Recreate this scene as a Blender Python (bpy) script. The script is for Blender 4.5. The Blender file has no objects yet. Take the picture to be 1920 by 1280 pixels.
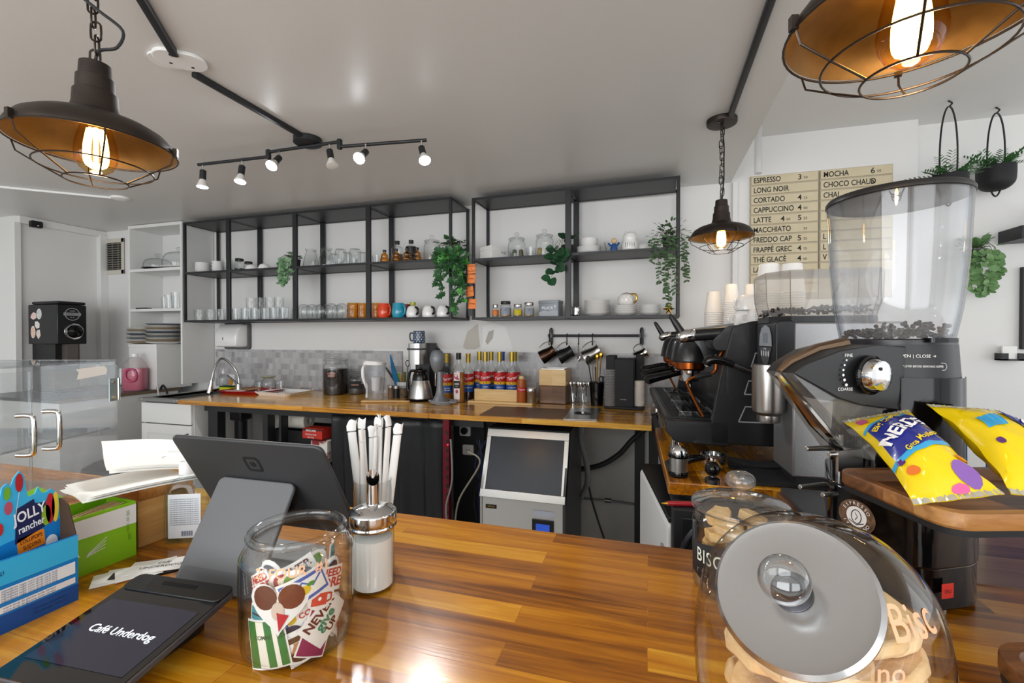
import bpy, bmesh, math, random
from math import sin, cos, pi, radians as R, sqrt
from mathutils import Vector as V, Matrix, Euler
C = bpy.context.scene.collection
S = bpy.context.scene
random.seed(7)
# ------------------------------------------------------------------ camera, light, exposure
EYE = 1.34
cam = bpy.data.objects.new('camera', bpy.data.cameras.new('camera'))
C.objects.link(cam)
cam.location = (0, 0, EYE)
cam.rotation_euler = (R(90 - 0.6), 0, R(16.7))
cam.data.lens = 16.0
cam.data.sensor_width = 36.0
cam.data.clip_start = 0.02
S.camera = cam
S.view_settings.view_transform = 'Standard'
S.view_settings.look = 'None'
S.view_settings.gamma = 1
S.view_settings.use_curve_mapping = False
S.view_settings.exposure = 0.13
S.cycles.max_bounces = 10
S.cycles.diffuse_bounces = 4
S.cycles.glossy_bounces = 4
S.cycles.transmission_bounces = 8
S.cycles.transparent_max_bounces = 28
S.cycles.caustics_reflective = False
S.cycles.caustics_refractive = False
S.cycles.sample_clamp_indirect = 4.0
S.cycles.use_denoising = True
world = bpy.data.worlds.new('world'); S.world = world
world.use_nodes = True
world.node_tree.nodes['Background'].inputs[0].default_value = (0.93, 0.97, 1.0, 1)
world.node_tree.nodes['Background'].inputs[1].default_value = 1.25

def area(name, loc, rot, sx, sy, power, col=(1, 1, 1)):
    l = bpy.data.lights.new(name, 'AREA'); l.shape = 'RECTANGLE'; l.size = sx; l.size_y = sy
    l.energy = power; l.color = col
    o = bpy.data.objects.new(name, l); C.objects.link(o); o.location = loc; o.rotation_euler = rot
    return o
# daylight coming in through the glazed shop front behind the camera and on the right
area('window_daylight_front', (-1.6, -2.85, 1.55), (R(90), 0, 0), 3.4, 2.1, 95, (0.96, 0.98, 1.0))
area('window_daylight_front', (2.0, -2.85, 1.55), (R(90), 0, 0), 2.6, 2.1, 45, (0.96, 0.98, 1.0))
area('window_daylight_right', (4.35, 0.6, 1.5), (R(90), 0, R(90)), 3.0, 1.9, 18, (0.95, 0.98, 1.0))

# ------------------------------------------------------------------ geometry kit
FPX = 1920 * 16.0 / 36.0
CAMR = Euler((R(90 - 0.6), 0, R(16.7))).to_matrix()
EYEV = V((0, 0, EYE))
def ray(u, v): return CAMR @ V(((u - 960) / FPX, -(v - 640) / FPX, -1.0))
def at(u, v, z=None, y=None, x=None):
    d = ray(u, v)
    k = (z - EYE) / d.z if z is not None else y / d.y if y is not None else x / d.x
    return EYEV + d * k
FWD = CAMR @ V((0, 0, -1))
def mpp(p): return (V(p) - EYEV).dot(FWD) / FPX

def fine(b, h):
    bmesh.ops.triangulate(b, faces=b.faces[:])
    for _ in range(5):
        e = [q for q in b.edges if q.calc_length() > h]
        if not e: break
        bmesh.ops.subdivide_edges(b, edges=e, cuts=1); bmesh.ops.triangulate(b, faces=b.faces[:])
class G:
    """collects shapes and links them as one mesh"""
    def __init__(s, mats=None):
        s.b = bmesh.new(); s.mi = 0; s.m = Matrix.Identity(4)
    def _add(s, vs, fs, sm=True):
        bv = [s.b.verts.new(s.m @ V(v)) for v in vs]
        for f in fs:
            try:
                q = s.b.faces.new([bv[i] for i in f]); q.material_index = s.mi; q.smooth = sm
            except ValueError: pass
        return s
    def box(s, c, d, rot=None):
        m = Matrix.Translation(V(c))
        if rot: m = m @ Euler(rot).to_matrix().to_4x4()
        x, y, z = d[0] / 2, d[1] / 2, d[2] / 2
        vs = [m @ V((a * x, b * y, e * z)) for a in (-1, 1) for b in (-1, 1) for e in (-1, 1)]
        return s._add(vs, [(0, 1, 3, 2), (4, 6, 7, 5), (0, 4, 5, 1), (2, 3, 7, 6), (0, 2, 6, 4), (1, 5, 7, 3)], False)
    def bb(s, x0, x1, y0, y1, z0, z1):
        return s.box(((x0 + x1) / 2, (y0 + y1) / 2, (z0 + z1) / 2), (abs(x1 - x0), abs(y1 - y0), abs(z1 - z0)))
    def rbox(s, c, d, r=.01, rot=None, n=3, axis='z'):
        """box with the four edges along `axis` rounded"""
        i = 'xyz'.index(axis); a, b = [k for k in range(3) if k != i]
        pts = rrect(d[a], d[b], r, n)
        m = Matrix.Translation(V(c))
        if rot: m = m @ Euler(rot).to_matrix().to_4x4()
        def mk(p, h):
            q = [0, 0, 0]; q[a] = p[0]; q[b] = p[1]; q[i] = h; return m @ V(q)
        N = len(pts); vs = [mk(p, -d[i] / 2) for p in pts] + [mk(p, d[i] / 2) for p in pts]
        fs = [tuple(range(N)), tuple(range(N, 2 * N))] + [(k, (k + 1) % N, N + (k + 1) % N, N + k) for k in range(N)]
        return s._add(vs, fs, True)
    def tube(s, pts, r, n=8, closed=False, cap=True):
        pts = [V(p) for p in pts]; N = len(pts)
        rr = r if hasattr(r, '__len__') else [r] * N
        vs = []; up = None
        for i, p in enumerate(pts):
            a = pts[i - 1] if (i or closed) else p
            b = pts[(i + 1) % N] if (i < N - 1 or closed) else p
            t = (b - a)
            t = t.normalized() if t.length > 1e-9 else V((0, 0, 1))
            if up is None:
                up = t.orthogonal().normalized()
            else:
                up = up - t * up.dot(t)
                up = up.normalized() if up.length > 1e-6 else t.orthogonal().normalized()
            w = t.cross(up)
            for k in range(n):
                q = 2 * pi * k / n
                vs.append(p + (up * cos(q) + w * sin(q)) * rr[i])
        fs = []
        for i in range(N if closed else N - 1):
            j = (i + 1) % N
            for k in range(n):
                fs.append((i * n + k, i * n + (k + 1) % n, j * n + (k + 1) % n, j * n + k))
        if not closed and cap:
            fs += [tuple(range(n))[::-1], tuple(range((N - 1) * n, N * n))]
        return s._add(vs, fs)
    def cyl(s, a, b, r, r2=None, n=24):
        return s.tube([a, b], [r, r if r2 is None else r2], n)
    def lathe(s, prof, c=(0, 0, 0), n=32, sx=1, sy=1, a0=0, a1=2 * pi, rot=None):
        """prof: list of (radius, height); a radius of 0 closes to a point"""
        m = Matrix.Translation(V(c))
        if rot: m = m @ Euler(rot).to_matrix().to_4x4()
        full = abs(a1 - a0 - 2 * pi) < 1e-6; K = n if full else n + 1
        vs = []; rows = []
        for r, z in prof:
            if r < 1e-7:
                rows.append([len(vs)]); vs.append(m @ V((0, 0, z)))
            else:
                rows.append(list(range(len(vs), len(vs) + K)))
                for k in range(K):
                    q = a0 + (a1 - a0) * k / n
                    vs.append(m @ V((r * cos(q) * sx, r * sin(q) * sy, z)))
        fs = []
        for A, B in zip(rows, rows[1:]):
            for k in range(n):
                j = (k + 1) % K
                if len(A) == 1 and len(B) == 1: continue
                if len(A) == 1: fs.append((A[0], B[j], B[k]))
                elif len(B) == 1: fs.append((A[k], A[j], B[0]))
                else: fs.append((A[k], A[j], B[j], B[k]))
        return s._add(vs, fs)
    def ball(s, c, r, n=16, sx=1, sy=1, sz=1, rot=None):
        k = max(6, n // 2)
        return s.lathe([(r * sin(pi * i / k), -r * cos(pi * i / k) * sz) for i in range(k + 1)], c, n, sx, sy, rot=rot)
    def prism(s, poly, h0, h1, fr=None, sm=False):
        """polygon in the xy plane of frame fr, extruded from h0 to h1"""
        fr = fr or Matrix.Identity(4); N = len(poly)
        vs = [fr @ V((p[0], p[1], h0)) for p in poly] + [fr @ V((p[0], p[1], h1)) for p in poly]
        fs = [tuple(range(N))[::-1], tuple(range(N, 2 * N))] + [(k, (k + 1) % N, N + (k + 1) % N, N + k) for k in range(N)]
        return s._add(vs, fs, sm)
    def quad(s, *p): return s._add(p, [tuple(range(len(p)))], False)
    def grid(s, fn, nu, nv):
        vs = [fn(i / nu, j / nv) for i in range(nu + 1) for j in range(nv + 1)]
        w = nv + 1
        return s._add(vs, [(i * w + j, (i + 1) * w + j, (i + 1) * w + j + 1, i * w + j + 1) for i in range(nu) for j in range(nv)])
    def loft(s, rings, closed=True, cap=True):
        n = len(rings[0]); vs = [p for r in rings for p in r]; fs = []
        for i in range(len(rings) - 1):
            for k in range(n if closed else n - 1):
                fs.append((i * n + k, i * n + (k + 1) % n, (i + 1) * n + (k + 1) % n, (i + 1) * n + k))
        if cap: fs += [tuple(range(n))[::-1], tuple(range((len(rings) - 1) * n, len(rings) * n))]
        return s._add(vs, fs)
    def leaf(s, p, d, n, L, W, pts=None):
        """one leaf: base p, direction d, face normal n; slightly folded"""
        d = V(d).normalized(); n = V(n); w = d.cross(n)
        w = w.normalized() if w.length > 1e-6 else d.orthogonal().normalized()
        n = w.cross(d); p = V(p)
        pts = pts or [(0, 0), (.25, .38), (.55, .5), (.8, .3), (1, 0)]
        up = [p + d * (a * L) + w * (b * W) + n * (abs(b) * W * .25) for a, b in pts]
        dn = [p + d * (a * L) - w * (b * W) + n * (abs(b) * W * .25) for a, b in pts[1:-1]]
        mid = [p + d * (a * L) - n * 0.0 for a, b in pts[1:-1]]
        k = len(pts); vs = up + dn + mid; fs = []
        M0 = [0] + [k + len(dn) + i for i in range(len(mid))] + [k - 1]
        U = list(range(k)); D = [0] + [k + i for i in range(len(dn))] + [k - 1]
        for i in range(k - 1):
            fs.append(tuple(dict.fromkeys((M0[i], M0[i + 1], U[i + 1], U[i]))))
            fs.append(tuple(dict.fromkeys((M0[i + 1], M0[i], D[i], D[i + 1]))))
        return s._add(vs, [f for f in fs if len(f) > 2])
    def bend(s, ang, z, r, roll, h=.006):
        """cut the flat mesh fine, turn it by roll and wrap it round a vertical cylinder"""
        fine(s.b, h)
        p = V((r * cos(ang), r * sin(ang), 0))
        for v in s.b.verts:
            x, y, q = v.co; x, y = x * cos(roll) - y * sin(roll), x * sin(roll) + y * cos(roll)
            a = ang + x / r; v.co = V(((r + q) * cos(a), (r + q) * sin(a), y)) - p
        return s
    def text(s, str_, size, fr, bold=0, shear=0, align='CENTER', sp=1.0, ex=.0004, bend=None, sx=1):
        """flat lettering in the xy plane of fr; bend = radius to wrap it round a vertical cylinder"""
        cu = bpy.data.curves.new('t', 'FONT'); cu.body = str_; cu.size = size; cu.align_x = align; cu.align_y = 'CENTER'
        cu.offset = bold * size; cu.shear = shear; cu.space_character = sp; cu.resolution_u = 3
        o = bpy.data.objects.new('t', cu); C.objects.link(o)
        dg = bpy.context.evaluated_depsgraph_get()
        me = bpy.data.meshes.new_from_object(o.evaluated_get(dg))
        if callable(fr):
            t = bmesh.new(); t.from_mesh(me); fine(t, size * .14)
            t.verts.index_update(); im = s.m.inverted()
            s._add([im @ V(fr(v.co.x * sx, v.co.y)) for v in t.verts], [tuple(v.index for v in f.verts) for f in t.faces], False); t.free()
        else:
            vs = []
            for v in me.vertices:
                x, y = v.co.x * sx, v.co.y
                vs.append(fr @ V((x, y, ex)))
            s._add(vs, [tuple(p.vertices) for p in me.polygons], False)
        bpy.data.objects.remove(o); bpy.data.curves.remove(cu); bpy.data.meshes.remove(me)
        return s
    def build(s, name, mat, parent=None, bevel=0, ang=35, sol=0, seg=2, sub=0, fix=True):
        if fix: bmesh.ops.recalc_face_normals(s.b, faces=s.b.faces[:])
        me = bpy.data.meshes.new(name); s.b.to_mesh(me); s.b.free()
        for m in (mat if isinstance(mat, (list, tuple)) else [mat]): me.materials.append(m)
        for p in me.polygons: p.use_smooth = True
        me.set_sharp_from_angle(angle=R(ang))
        o = bpy.data.objects.new(name, me); C.objects.link(o)
        if parent is not None: o.parent = parent
        if sol:
            m = o.modifiers.new('s', 'SOLIDIFY'); m.thickness = sol; m.offset = 0
        if sub:
            m = o.modifiers.new('u', 'SUBSURF'); m.levels = sub; m.render_levels = sub
        if bevel:
            m = o.modifiers.new('b', 'BEVEL'); m.width = bevel; m.segments = seg; m.limit_method = 'ANGLE'; m.angle_limit = R(40)
            m.harden_normals = False
        return o

    def decal(s, poly, fr, ex=.0005):
        """flat printed shape on a surface: poly in the xy plane of fr (matrix or function)"""
        vs = [fr(x, y) if callable(fr) else fr @ V((x, y, ex)) for x, y in poly]
        return s._add(vs, [tuple(range(len(vs)))], False)
    def strip(s, pts, w, fr, ex=.0005):
        """painted stroke along 2d points"""
        f = fr if callable(fr) else (lambda x, y: fr @ V((x, y, ex)))
        n = len(pts); L = []; Rr = []
        for i, (x, y) in enumerate(pts):
            x0, y0 = pts[max(0, i - 1)]; x1, y1 = pts[min(n - 1, i + 1)]
            l = math.hypot(x1 - x0, y1 - y0) or 1; dx, dy = (y1 - y0) / l * w / 2, -(x1 - x0) / l * w / 2
            L.append(f(x + dx, y + dy)); Rr.append(f(x - dx, y - dy))
        return s._add(L + Rr, [(i, i + 1, n + i + 1, n + i) for i in range(n - 1)], False)

def rrect(w, h, r, n=3):
    r = min(r, w / 2 - 1e-5, h / 2 - 1e-5); out = []
    for cx, cy, a in ((w / 2 - r, h / 2 - r, 0), (-w / 2 + r, h / 2 - r, 90), (-w / 2 + r, -h / 2 + r, 180), (w / 2 - r, -h / 2 + r, 270)):
        for k in range(n + 1):
            q = R(a + 90 * k / n); out.append((cx + r * cos(q), cy + r * sin(q)))
    return out
def circ(r, n=24, sx=1, sy=1): return [(r * cos(2 * pi * k / n) * sx, r * sin(2 * pi * k / n) * sy) for k in range(n)]
def frame(o, x, y):
    """matrix with origin o, x axis x, y axis y"""
    x = V(x).normalized(); y = V(y); z = x.cross(y).normalized(); y = z.cross(x)
    return Matrix(((x.x, y.x, z.x, o[0]), (x.y, y.y, z.y, o[1]), (x.z, y.z, z.z, o[2]), (0, 0, 0, 1)))
def smooth(pts, k=4, closed=False):
    """Catmull-Rom through points"""
    P = [V(p) for p in pts]; n = len(P); out = []
    rng = n if closed else n - 1
    for i in range(rng):
        a = P[(i - 1) % n] if (closed or i) else P[0]; b = P[i]; c = P[(i + 1) % n]
        d = P[(i + 2) % n] if (closed or i < n - 2) else P[-1]
        for j in range(k):
            t = j / k
            out.append(.5 * ((2 * b) + (c - a) * t + (2 * a - 5 * b + 4 * c - d) * t * t + (3 * b - a - 3 * c + d) * t ** 3))
    if not closed: out.append(P[-1])
    return out
def spr(pts, k=4):
    lo, hi = min(b for a, b in pts), max(b for a, b in pts)
    return [(max(p.x, 0), min(max(p.y, lo), hi)) for p in smooth([(a, b, 0) for a, b in pts], k)]

def thing(name, label, cat, loc=(0, 0, 0), rz=0, group=None):
    o = bpy.data.objects.new(name, None); C.objects.link(o); o.empty_display_size = .05
    o.location = loc; o.rotation_euler = (0, 0, rz)
    return tag(o, label, cat, group)
def tag(o, label, cat, group=None, kind=None):
    o['label'] = label; o['category'] = cat
    if group: o['group'] = group
    if kind: o['kind'] = kind
    return o
def kids(o): return [c for c in C.objects if c.parent == o]
CH = {}
def dup(root, loc=None, rz=None, label=None, group=None, sc=None):
    r = root.copy(); C.objects.link(r)
    if loc is not None: r.location = loc
    if rz is not None: r.rotation_euler = (0, 0, rz)
    if label: r['label'] = label
    if group: r['group'] = group
    if sc: r.scale = (sc,) * 3 if not hasattr(sc, '__len__') else sc
    for ch in list(root.children):
        c = ch.copy(); C.objects.link(c); c.parent = r
        for g in list(ch.children):
            d = g.copy(); C.objects.link(d); d.parent = c
    return r
def struct(o): o['kind'] = 'structure'; return o

# ------------------------------------------------------------------ materials
_M = {}
def _nt(name):
    m = bpy.data.materials.new(name); m.use_nodes = True
    nt = m.node_tree; return m, nt, nt.nodes['Principled BSDF']
def hexc(h):
    h = h.lstrip('#'); c = [int(h[i:i + 2], 16) / 255 for i in (0, 2, 4)]
    return tuple((x / 12.92 if x <= .04045 else ((x + .055) / 1.055) ** 2.4) for x in c)
def col4(c): return tuple(hexc(c) if isinstance(c, str) else c)[:3] + (1,)
def M(name, c='#808080', rough=.5, metal=0, bump=None, var=None, coat=0, spec=.5, emit=None, es=0, trans=0, ior=1.45, aniso=0, sheen=0, sss=0):
    if name in _M: return _M[name]
    m, nt, p = _nt(name); N, L = nt.nodes, nt.links
    p.inputs['Base Color'].default_value = col4(c); p.inputs['Roughness'].default_value = rough; p.inputs['Metallic'].default_value = metal
    p.inputs['Specular IOR Level'].default_value = spec; p.inputs['Coat Weight'].default_value = coat; p.inputs['Coat Roughness'].default_value = .05
    p.inputs['Transmission Weight'].default_value = trans; p.inputs['IOR'].default_value = ior
    p.inputs['Anisotropic'].default_value = aniso; p.inputs['Sheen Weight'].default_value = sheen
    if emit: p.inputs['Emission Color'].default_value = col4(emit); p.inputs['Emission Strength'].default_value = es
    if bump or var:
        tc = N.new('ShaderNodeTexCoord')
    if var:   # (second colour, scale, contrast)
        t = N.new('ShaderNodeTexNoise'); t.inputs['Scale'].default_value = var[1]; t.inputs['Detail'].default_value = 5
        L.new(tc.outputs['Object'], t.inputs['Vector'])
        r = N.new('ShaderNodeValToRGB'); k = var[2] if len(var) > 2 else .2
        r.color_ramp.elements[0].position = .5 - k; r.color_ramp.elements[1].position = .5 + k
        r.color_ramp.elements[0].color = col4(c); r.color_ramp.elements[1].color = col4(var[0])
        L.new(t.outputs['Fac'], r.inputs['Fac']); L.new(r.outputs['Color'], p.inputs['Base Color'])
    if bump:  # (scale, strength, distance)
        t = N.new('ShaderNodeTexNoise'); t.inputs['Scale'].default_value = bump[0]; t.inputs['Detail'].default_value = 3
        if len(bump) > 3:
            mp = N.new('ShaderNodeMapping'); mp.inputs['Scale'].default_value = bump[3]
            L.new(tc.outputs['Object'], mp.inputs['Vector']); L.new(mp.outputs['Vector'], t.inputs['Vector'])
        else: L.new(tc.outputs['Object'], t.inputs['Vector'])
        b = N.new('ShaderNodeBump'); b.inputs['Strength'].default_value = bump[1]; b.inputs['Distance'].default_value = bump[2] if len(bump) > 2 else .002
        L.new(t.outputs['Fac'], b.inputs['Height']); L.new(b.outputs['Normal'], p.inputs['Normal'])
    _M[name] = m; return m
def glass(name, tint=(1, 1, 1), edge=(.55, .6, .6), rough=.0, refl=1.0, haze=0, bump=None):
    """thin-walled glass: clear through the middle, denser towards grazing angles, mirror by Fresnel"""
    if name in _M: return _M[name]
    m = bpy.data.materials.new(name); m.use_nodes = True; nt = m.node_tree; N, L = nt.nodes, nt.links
    for n in list(N): N.remove(n)
    out = N.new('ShaderNodeOutputMaterial'); lw = N.new('ShaderNodeLayerWeight'); lw.inputs['Blend'].default_value = .5
    ramp = N.new('ShaderNodeValToRGB'); e = ramp.color_ramp.elements
    e[0].position = .5; e[0].color = col4(tint); e[1].position = 1.0; e[1].color = col4(edge)
    L.new(lw.outputs['Facing'], ramp.inputs['Fac'])
    tr = N.new('ShaderNodeBsdfTransparent'); L.new(ramp.outputs['Color'], tr.inputs['Color'])
    gl = N.new('ShaderNodeBsdfGlossy'); gl.inputs['Roughness'].default_value = rough + .02
    pw = N.new('ShaderNodeMath'); pw.operation = 'POWER'; pw.inputs[1].default_value = 4.5; L.new(lw.outputs['Facing'], pw.inputs[0])
    mul = N.new('ShaderNodeMath'); mul.operation = 'MULTIPLY_ADD'; mul.inputs[1].default_value = .75 * refl; mul.inputs[2].default_value = .045 * refl; mul.use_clamp = True
    L.new(pw.outputs[0], mul.inputs[0])
    mx = N.new('ShaderNodeMixShader'); L.new(mul.outputs[0], mx.inputs['Fac']); L.new(tr.outputs[0], mx.inputs[1]); L.new(gl.outputs[0], mx.inputs[2])
    last = mx
    if haze:
        df = N.new('ShaderNodeBsdfDiffuse'); df.inputs['Color'].default_value = (.8, .8, .8, 1)
        m2 = N.new('ShaderNodeMixShader'); m2.inputs['Fac'].default_value = haze
        L.new(mx.outputs[0], m2.inputs[1]); L.new(df.outputs[0], m2.inputs[2]); last = m2
    if bump:
        tc = N.new('ShaderNodeTexCoord'); t = N.new('ShaderNodeTexNoise'); t.inputs['Scale'].default_value = bump[0]
        L.new(tc.outputs['Object'], t.inputs['Vector']); b = N.new('ShaderNodeBump'); b.inputs['Strength'].default_value = bump[1]
        b.inputs['Distance'].default_value = .003; L.new(t.outputs['Fac'], b.inputs['Height'])
        for q in (gl, lw): L.new(b.outputs['Normal'], q.inputs['Normal'])
    L.new(last.outputs[0], out.inputs['Surface']); _M[name] = m; return m
def wood(name, cols, stave=(.5, .05), axis='x', grain=(3, 60), rough=.3, coat=.3, spread=.5, rot=0, seams=True):
    """strip-laminated wood: staves with their own tone, fine grain along `axis`"""
    if name in _M: return _M[name]
    m, nt, p = _nt(name); N, L = nt.nodes, nt.links
    tc = N.new('ShaderNodeTexCoord'); mp = N.new('ShaderNodeMapping'); L.new(tc.outputs['Object'], mp.inputs['Vector'])
    mp.inputs['Rotation'].default_value = (0, 0, rot) if axis == 'x' else (0, 0, pi / 2 + rot) if axis == 'y' else (0, pi / 2, 0)
    br = N.new('ShaderNodeTexBrick'); br.offset = .37; br.squash = 1
    br.inputs['Color1'].default_value = (0, 0, 0, 1); br.inputs['Color2'].default_value = (1, 1, 1, 1); br.inputs['Mortar'].default_value = (.3, .3, .3, 1)
    br.inputs['Scale'].default_value = 1; br.inputs['Brick Width'].default_value = stave[0]; br.inputs['Row Height'].default_value = stave[1]
    br.inputs['Mortar Size'].default_value = .0004 if seams else 0; br.inputs['Mortar Smooth'].default_value = 0
    L.new(mp.outputs['Vector'], br.inputs['Vector'])
    g = N.new('ShaderNodeMapping'); g.inputs['Scale'].default_value = (grain[0], grain[1], grain[1]); L.new(mp.outputs['Vector'], g.inputs['Vector'])
    # each stave shifts the grain so it breaks at the seams
    ad = N.new('ShaderNodeVectorMath'); ad.operation = 'MULTIPLY_ADD'; ad.inputs[1].default_value = (9, 9, 9)
    L.new(br.outputs['Color'], ad.inputs[0]); L.new(g.outputs['Vector'], ad.inputs[2])
    nz = N.new('ShaderNodeTexNoise'); nz.inputs['Scale'].default_value = 1; nz.inputs['Detail'].default_value = 6; nz.inputs['Roughness'].default_value = .65
    nz.inputs['Distortion'].default_value = .6
    L.new(ad.outputs['Vector'], nz.inputs['Vector'])
    mix = N.new('ShaderNodeMath'); mix.operation = 'MULTIPLY_ADD'; mix.inputs[1].default_value = spread
    sub = N.new('ShaderNodeMath'); sub.operation = 'SUBTRACT'; sub.inputs[1].default_value = spread * .5
    L.new(br.outputs['Color'], mix.inputs[0]); L.new(nz.outputs['Fac'], mix.inputs[2]); L.new(mix.outputs[0], sub.inputs[0])
    rp = N.new('ShaderNodeValToRGB'); rp.color_ramp.elements.remove(rp.color_ramp.elements[1])
    for i, c in enumerate(cols):
        pos = .2 + .6 * i / (len(cols) - 1)
        e = rp.color_ramp.elements[0] if i == 0 else rp.color_ramp.elements.new(pos)
        e.position = pos; e.color = col4(c)
    L.new(sub.outputs[0], rp.inputs['Fac']); L.new(rp.outputs['Color'], p.inputs['Base Color'])
    p.inputs['Roughness'].default_value = rough; p.inputs['Coat Weight'].default_value = coat; p.inputs['Coat Roughness'].default_value = .12
    b = N.new('ShaderNodeBump'); b.inputs['Strength'].default_value = .08; b.inputs['Distance'].default_value = .002
    L.new(nz.outputs['Fac'], b.inputs['Height']); L.new(b.outputs['Normal'], p.inputs['Normal'])
    _M[name] = m; return m
# ------------------------------------------------------------------ common materials
m_wall = M('wall_paint', '#e4e3e1', .55, bump=(9, .12, .004))
m_ceil = M('ceiling_gloss_paint', '#dddcd9', .36, bump=(5, .25, .006), spec=.5)
m_ceil2 = M('ceiling_paint', '#e4e3e1', .6)
m_conc = M('concrete', '#c9c7c3', .8, var=('#b3b1ad', 3))
m_floor = M('floor_vinyl', '#d6d4d0', .5, var=('#c9c6c1', 4))
m_black = M('black_powder_coat', '#202124', .42)
m_blackp = M('black_plastic', '#17181a', .35)
m_blackg = M('black_gloss', '#09090b', .1, coat=.1, spec=.4)
m_blackm = M('black_matte', '#18181b', .65)
m_white = M('white_melamine', '#e4e4e2', .4)
m_whitep = M('white_plastic', '#ededec', .3)
m_porc = M('white_porcelain', '#efeeec', .12, coat=.3)
m_paper = M('white_paper', '#f1f0ec', .8)
m_chrome = M('chrome', '#d8d8d8', .08, 1)
m_steel = M('brushed_steel', '#b9b8b5', .28, 1, bump=(60, .05, .001, (1, 1, .02)))
m_dsteel = M('dark_steel', '#6b6b6b', .3, 1)
m_brass = M('brass', '#c99a3c', .2, 1)
m_copper = M('copper', '#b8652f', .22, 1)
m_rubber = M('rubber', '#1b1b1d', .6)
acacia = ['#6e3c06', '#98590a', '#b8730c', '#cc8916', '#dca22e']
m_bar = wood('acacia_bar', acacia, (.5, .045), 'x', (2.5, 45), .22, .16, .4)
m_cnt = wood('acacia_counter', ['#8a5616', '#b0741f', '#c98e2c', '#d8a33c', '#e2b754'], (.45, .042), 'x', (2.5, 45), .2, .45, .42)
m_cnty = wood('acacia_machine_counter', acacia, (.4, .045), 'y', (2.5, 45), .2, .45, .5)
m_glass = glass('clear_glass', (.98, .985, .985), (.6, .64, .64))
m_glass2 = glass('thick_clear_glass', (.95, .96, .96), (.5, .54, .54), refl=1.2)
m_bean = M('coffee_beans_roasted', '#1d120c', .35)
CT = .925      # counter tops

# ------------------------------------------------------------------ room shell
def slab(name, *a, m=None, kind='structure', bevel=0):
    o = G().bb(*a).build(name, m or m_wall, bevel=bevel); o['kind'] = kind; return o
slab('floor', -7.2, 4.6, -3.1, 3.3, -.1, 0, m=m_floor)
slab('wall_back', -4.12, 1.38, 2.97, 3.2, 0, 2.6)
slab('wall_back_right', 1.38, 4.6, 3.06, 3.2, 0, 2.6)
slab('wall_back_lower', -3.5, .6, 2.955, 2.9695, 0, .9, m=m_conc)
slab('wall_left_recess', -4.75, -4.12, 2.8, 3.2, 0, 2.3)
slab('wall_left_side', -4.75, -4.57, 2.22, 2.8, 0, 2.3)
slab('wall_left', -7.2, -4.75, 2.22, 2.4, 0, 2.3)
slab('wall_far_left', -7.3, -7.2, -3.1, 2.4, 0, 2.6)
slab('wall_right', 4.6, 4.7, -3.1, 3.2, 0, .5)
slab('wall_right_upper', 4.6, 4.7, -3.1, 3.2, 2.45, 2.6)
slab('ceiling', -7.2, .465, -.6, 3.2, 2.254, 2.62, m=m_ceil)
slab('ceiling_cafe', .465, 4.6, -3.1, 3.2, 2.504, 2.62, m=m_ceil2)
slab('ceiling_front', -7.2, .465, -3.1, -.6, 2.504, 2.62, m=m_ceil2)
# shop front behind the camera: low wall, posts and glazing bars
g = G().bb(-7.2, 4.6, -3.1, -3.0, 0, .45).bb(-7.2, 4.6, -3.1, -3.0, 2.62, 2.7)
g.build('wall_front', m_wall)['kind'] = 'structure'
g = G()
for x in (-7.1, -3.6, .4, .8, 3.5, 4.5): g.bb(x - .05, x + .05, -3.08, -3.02, .45, 2.5)
g.bb(-7.2, 4.6, -3.08, -3.02, .45, .52).bb(-7.2, 4.6, -3.08, -3.02, 2.44, 2.5)
g.build('window_1', m_black)['kind'] = 'structure'
# door casing on the far left and corner trims
g = G().bb(-4.98, -4.88, 2.19, 2.22, 0, 2.02).bb(-6.1, -4.98, 2.19, 2.22, 1.93, 2.02).bb(-6.1, -6.0, 2.19, 2.22, 0, 1.93)
struct(g.build('door_1', M('door_paint', '#f0f0ee', .4), bevel=.004))
g = G().bb(-4.57, -4.53, 2.22, 2.8, 2.2, 2.253).bb(-4.57, -4.55, 2.2, 2.24, .92, 2.2).bb(-4.57, -4.52, 2.74, 2.8, .925, 2.22)
struct(g.build('trim_1', M('trim_paint', '#e6e6e4', .45), bevel=.003))
g = G().bb(.47, .5, 2.94, 2.97, 0, 2.25)
struct(g.build('trim_2', m_wall, bevel=.004))

# mosaic tile splashback behind the long counter
def tile_mat():
    m, nt, p = _nt('mosaic_tile'); N, L = nt.nodes, nt.links
    tc = N.new('ShaderNodeTexCoord'); mp = N.new('ShaderNodeMapping'); mp.inputs['Rotation'].default_value = (R(90), 0, 0)
    L.new(tc.outputs['Object'], mp.inputs['Vector'])
    cols = []
    for w, h, o in ((.06, .045, .5), (.035, .045, .3)):
        b = N.new('ShaderNodeTexBrick'); b.offset = o; b.inputs['Scale'].default_value = 1; b.inputs['Brick Width'].default_value = w; b.inputs['Row Height'].default_value = h
        b.inputs['Mortar Size'].default_value = .0008; b.inputs['Color1'].default_value = col4('#8f8e90'); b.inputs['Color2'].default_value = col4('#c5c4c5'); b.inputs['Mortar'].default_value = col4('#b5b4b4')
        L.new(mp.outputs['Vector'], b.inputs['Vector']); cols.append(b)
    mx = N.new('ShaderNodeMix'); mx.data_type = 'RGBA'; mx.inputs['Factor'].default_value = .45
    L.new(cols[0].outputs['Color'], mx.inputs['A']); L.new(cols[1].outputs['Color'], mx.inputs['B']); L.new(mx.outputs['Result'], p.inputs['Base Color'])
    p.inputs['Roughness'].default_value = .25; return m
mt_ = tile_mat()
struct(G().bb(-3.5, at(754, 700, y=2.958).x, 2.958, 2.9695, .925, 1.235).build('backsplash', mt_)); struct(G().bb(at(964, 700, y=2.958).x, .45, 2.958, 2.9695, .925, 1.235).build('backsplash', mt_))

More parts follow.
